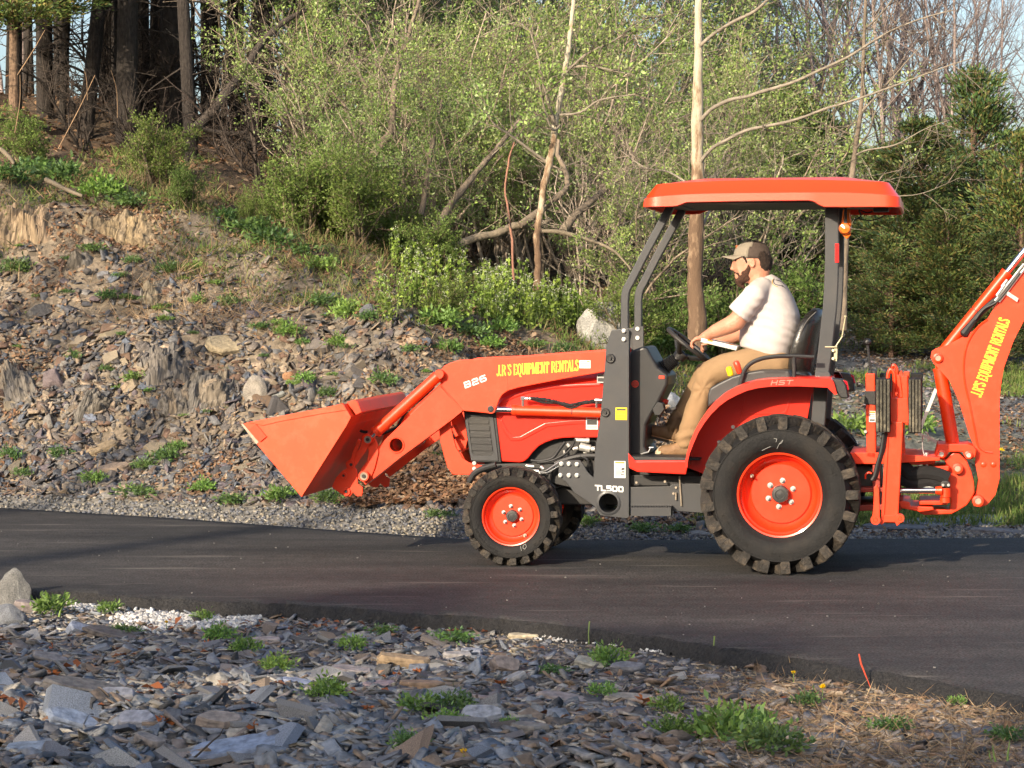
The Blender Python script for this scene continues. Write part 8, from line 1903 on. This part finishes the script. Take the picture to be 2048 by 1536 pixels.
lone('fallen_log', 'dark fallen log on the floor of the wood', [(385, 250), (420, 262), (470, 268), (505, 262)], (25.5, 26), [9, 10, 10, 7], MATS['dark_bark'], 'log', 'log')
for i, (pts, lb) in enumerate([([(0, 298), (15, 310), (28, 328)], 'bleached branch stub at the left border on the crest'), ([(90, 358), (130, 378), (165, 392)], 'weathered stick lying on the crest at the left')]): lone('fallen_branch', lb, pts, (22.3, 22.2), [10, 9, 6], MATS['old_wood'], 'branch', 'wood')
# dead dry stalks at the upper left crest
dry = mat('dry_stalk', (.30, .20, .12), .9, var=.2)
for i, (a, b_) in enumerate([((95, 380), (190, 560)), ((50, 360), (150, 470)), ((110, 300), (170, 360)), ((60, 370), (110, 440)), ((230, 410), (330, 520)), ((30, 265), (40, 150)), ((115, 300), (190, 150)), ((35, 150), (90, 60)), ((235, 235), (222, 140)), ((175, 200), (160, 120)), ((1140, 560), (1185, 500)), ((1250, 640), (1205, 500)), ((1275, 560), (1300, 480)), ((1350, 650), (1310, 500))]):
    g = G(*a) if a[1] > 270 else None; d = g.y - .15 if g is not None else 22.6
    r = empty('dry_stalk'); tag(r, 'dry brown stalk leaning over the bank', 'dead stalk', 'dry stalks on the bank')
    m_ = ((a[0] + b_[0]) / 2 + 5, (a[1] + b_[1]) / 2 - 6); traced(r, 'stalk', [a, m_, b_], (d, d - .3), [2.2, 1.8, 1.2], dry, 4, 0, 5)
# dandelions, red twig, leaf
def dandelion(px, py, lb, size=.018):
    g = G(px, py + 8); r = empty('dandelion', g); tag(r, lb, 'flower'); q = MB(); q.cyl((0, 0, 0), (0, 0, .05), .002, 5); q.build('stalk', mat('stalk_green', (.15, .22, .06), .8), r)
    rng = np.random.default_rng(int(px)); n = 60; D = rng.normal(0, 1, (n, 3)); D[:, 2] = np.abs(D[:, 2]) * .8 + .2
    leafobj('petals', np.tile([[0, 0, .05]], (n, 1)) + rng.normal(0, .002, (n, 3)), np.full(n, size), np.full(n, .006), D, np.tile([[.80, .55, .01]], (n, 1)), LEAF, rng, r)
dandelion(1645, 1390, 'yellow dandelion beside the low weed near the asphalt edge'); dandelion(928, 1532, 'yellow dandelion at the bottom edge of the picture', .012); dandelion(1587, 1358, 'faded yellow flower near the asphalt edge', .009); dandelion(333, 1255, 'tiny yellow flower in the white gravel', .010); dandelion(2003, 905, 'yellow flower on the grass right of the boom', .03)
def ground_stick(name, pts, w, material, label, cat='twig', lift=0.0):
    g = [G(*p) for p in pts]; r = empty(name); tag(r, label, cat); q = MB(); k = [v * g[0].y / F / 2 for v in w]
    P = [Vector((p.x, g[0].y, EYE + (HZ - b_) / F * g[0].y + lift)) for p, (a, b_) in zip([V(*pp, g[0].y) for pp in pts], pts)]; q.tube(P, k, 6); q.build('stem', material, r, smooth=True); return r
ground_stick('red_twig', [(1742, 1378), (1736, 1362), (1731, 1350), (1722, 1327), (1718, 1308)], [2, 2, 3, 4, 3], mat('red_twig', (.55, .07, .03), .7), 'thin red twig standing up in front of the asphalt edge')
ground_stick('tall_sprout', [(1428, 1325), (1427, 1298), (1429, 1272)], [3, 2.5, 3.5], mat('stalk_green', (.15, .22, .06), .8), 'thin green sprout standing against the asphalt edge', 'weed')
ground_stick('tall_sprout', [(1178, 1290), (1177, 1266), (1179, 1243)], [2.5, 2, 3], MATS['stalk_green'], 'thin green sprout in front of the asphalt, right of centre', 'weed')
ground_stick('dead_twig', [(365, 1536), (395, 1510), (425, 1482), (440, 1470), (447, 1456)], [7, 5, 4, 3, 2], MATS['dark_bark'], 'bare forked twig lying on the large blue slab')
ground_stick('dead_twig', [(165, 1290), (190, 1302), (215, 1318), (222, 1325)], [3, 4, 4, 2], mat('grey_twig', (.2, .17, .14), .9), 'grey twig across the chips below the white gravel')
for i, (x0, y0, x1, y1) in enumerate([(1515, 1455, 1530, 1408), (1505, 1455, 1475, 1415), (1498, 1456, 1492, 1422), (1895 + 100, 1536, 1985, 1490), (2015, 1536, 2020, 1480), (1985, 1530, 1978, 1500), (110, 1232, 122, 1200), (118, 1234, 128, 1208)]):
    ground_stick('grass_blade', [(x0, y0), ((x0 + x1) / 2 - 2, (y0 + y1) / 2), (x1, y1)], [5, 4, 1], mat('blade_green', (.20, .30, .07), .7), 'long grass blade rising from ' + ('the big leafy weed, right foreground' if x0 < 1700 and x0 > 500 else 'the stones at the right border' if x0 > 1700 else 'the grassy weed by the upright boulder'), 'grass')['group'] = 'long grass blades'
# dry red leaves in the foreground
for i, (px, py, s, lb) in enumerate([(1285, 1412, .055, 'red brown curled leaf on the tan flat slab'), (105, 1358, .05, 'crumpled brown leaf on the left slate heap'), (415, 1295, .045, 'orange leaf below the white gravel'), (1000, 1372, .04, 'orange leaf at the foot of the pointed slab'), (330, 1455, .045, 'brown leaf wedged under the splintered slab'), (510, 1470, .04, 'brown leaf near the large blue slab'), (795, 1355, .035, 'orange leaf in front of the thick rusty block'), (835, 1350, .035, 'curled leaf below the thick rusty block'), (735, 1425, .035, 'rust leaf beside the bright weed')]):
    g = G(px, py); rng = np.random.default_rng(i); n = 7; a = np.linspace(0, 6.28, n, endpoint=False) + rng.normal(0, .2, n)
    D = np.stack([np.cos(a), np.sin(a), rng.uniform(.1, .7, n)], 1)
    o = leafobj('dry_leaf', np.tile([tuple(g)], (n, 1)) + [0, 0, .015], rng.uniform(.6, 1.1, n) * s, rng.uniform(.4, .6, n) * s, D, np.array([(.34, .11, .035)]) * rng.uniform(.7, 1.2, (n, 1)), DRYL, rng, None); tag(o, lb, 'leaf')

# ------------------------------------------------------------------ trees behind the photographer, whose shade falls on the foreground
sh = random.Random(9)
for i in range(15):
    x = -24 + i * 1.55 + sh.uniform(-.5, .5); yy = -10 + sh.uniform(-1.2, 1.2)
    place(protoC, i % 3, (x, yy, -.3), i * 1.1, (2.6, 2.6, (10.0 + sh.uniform(-1.4, .9)) / 3.5), 'evergreen behind the photographer that shades the foreground', 'evergreens behind the photographer', 'cedar tree')
protoK = [make_pine(651, 21, .30, False)]
for i, (x, yy) in enumerate([(-24.6, -10), (-22.4, -8.6), (-20.9, -9.8), (-18.6, -8.4), (-27.0, -9.5)]):
    place(protoK, 0, (x, yy, -.3), i * 1.4, (1, 1, 1), 'tall bare trunked pine behind the photographer that throws streaks of shade on the road', 'bare trees behind the photographer', 'pine tree')
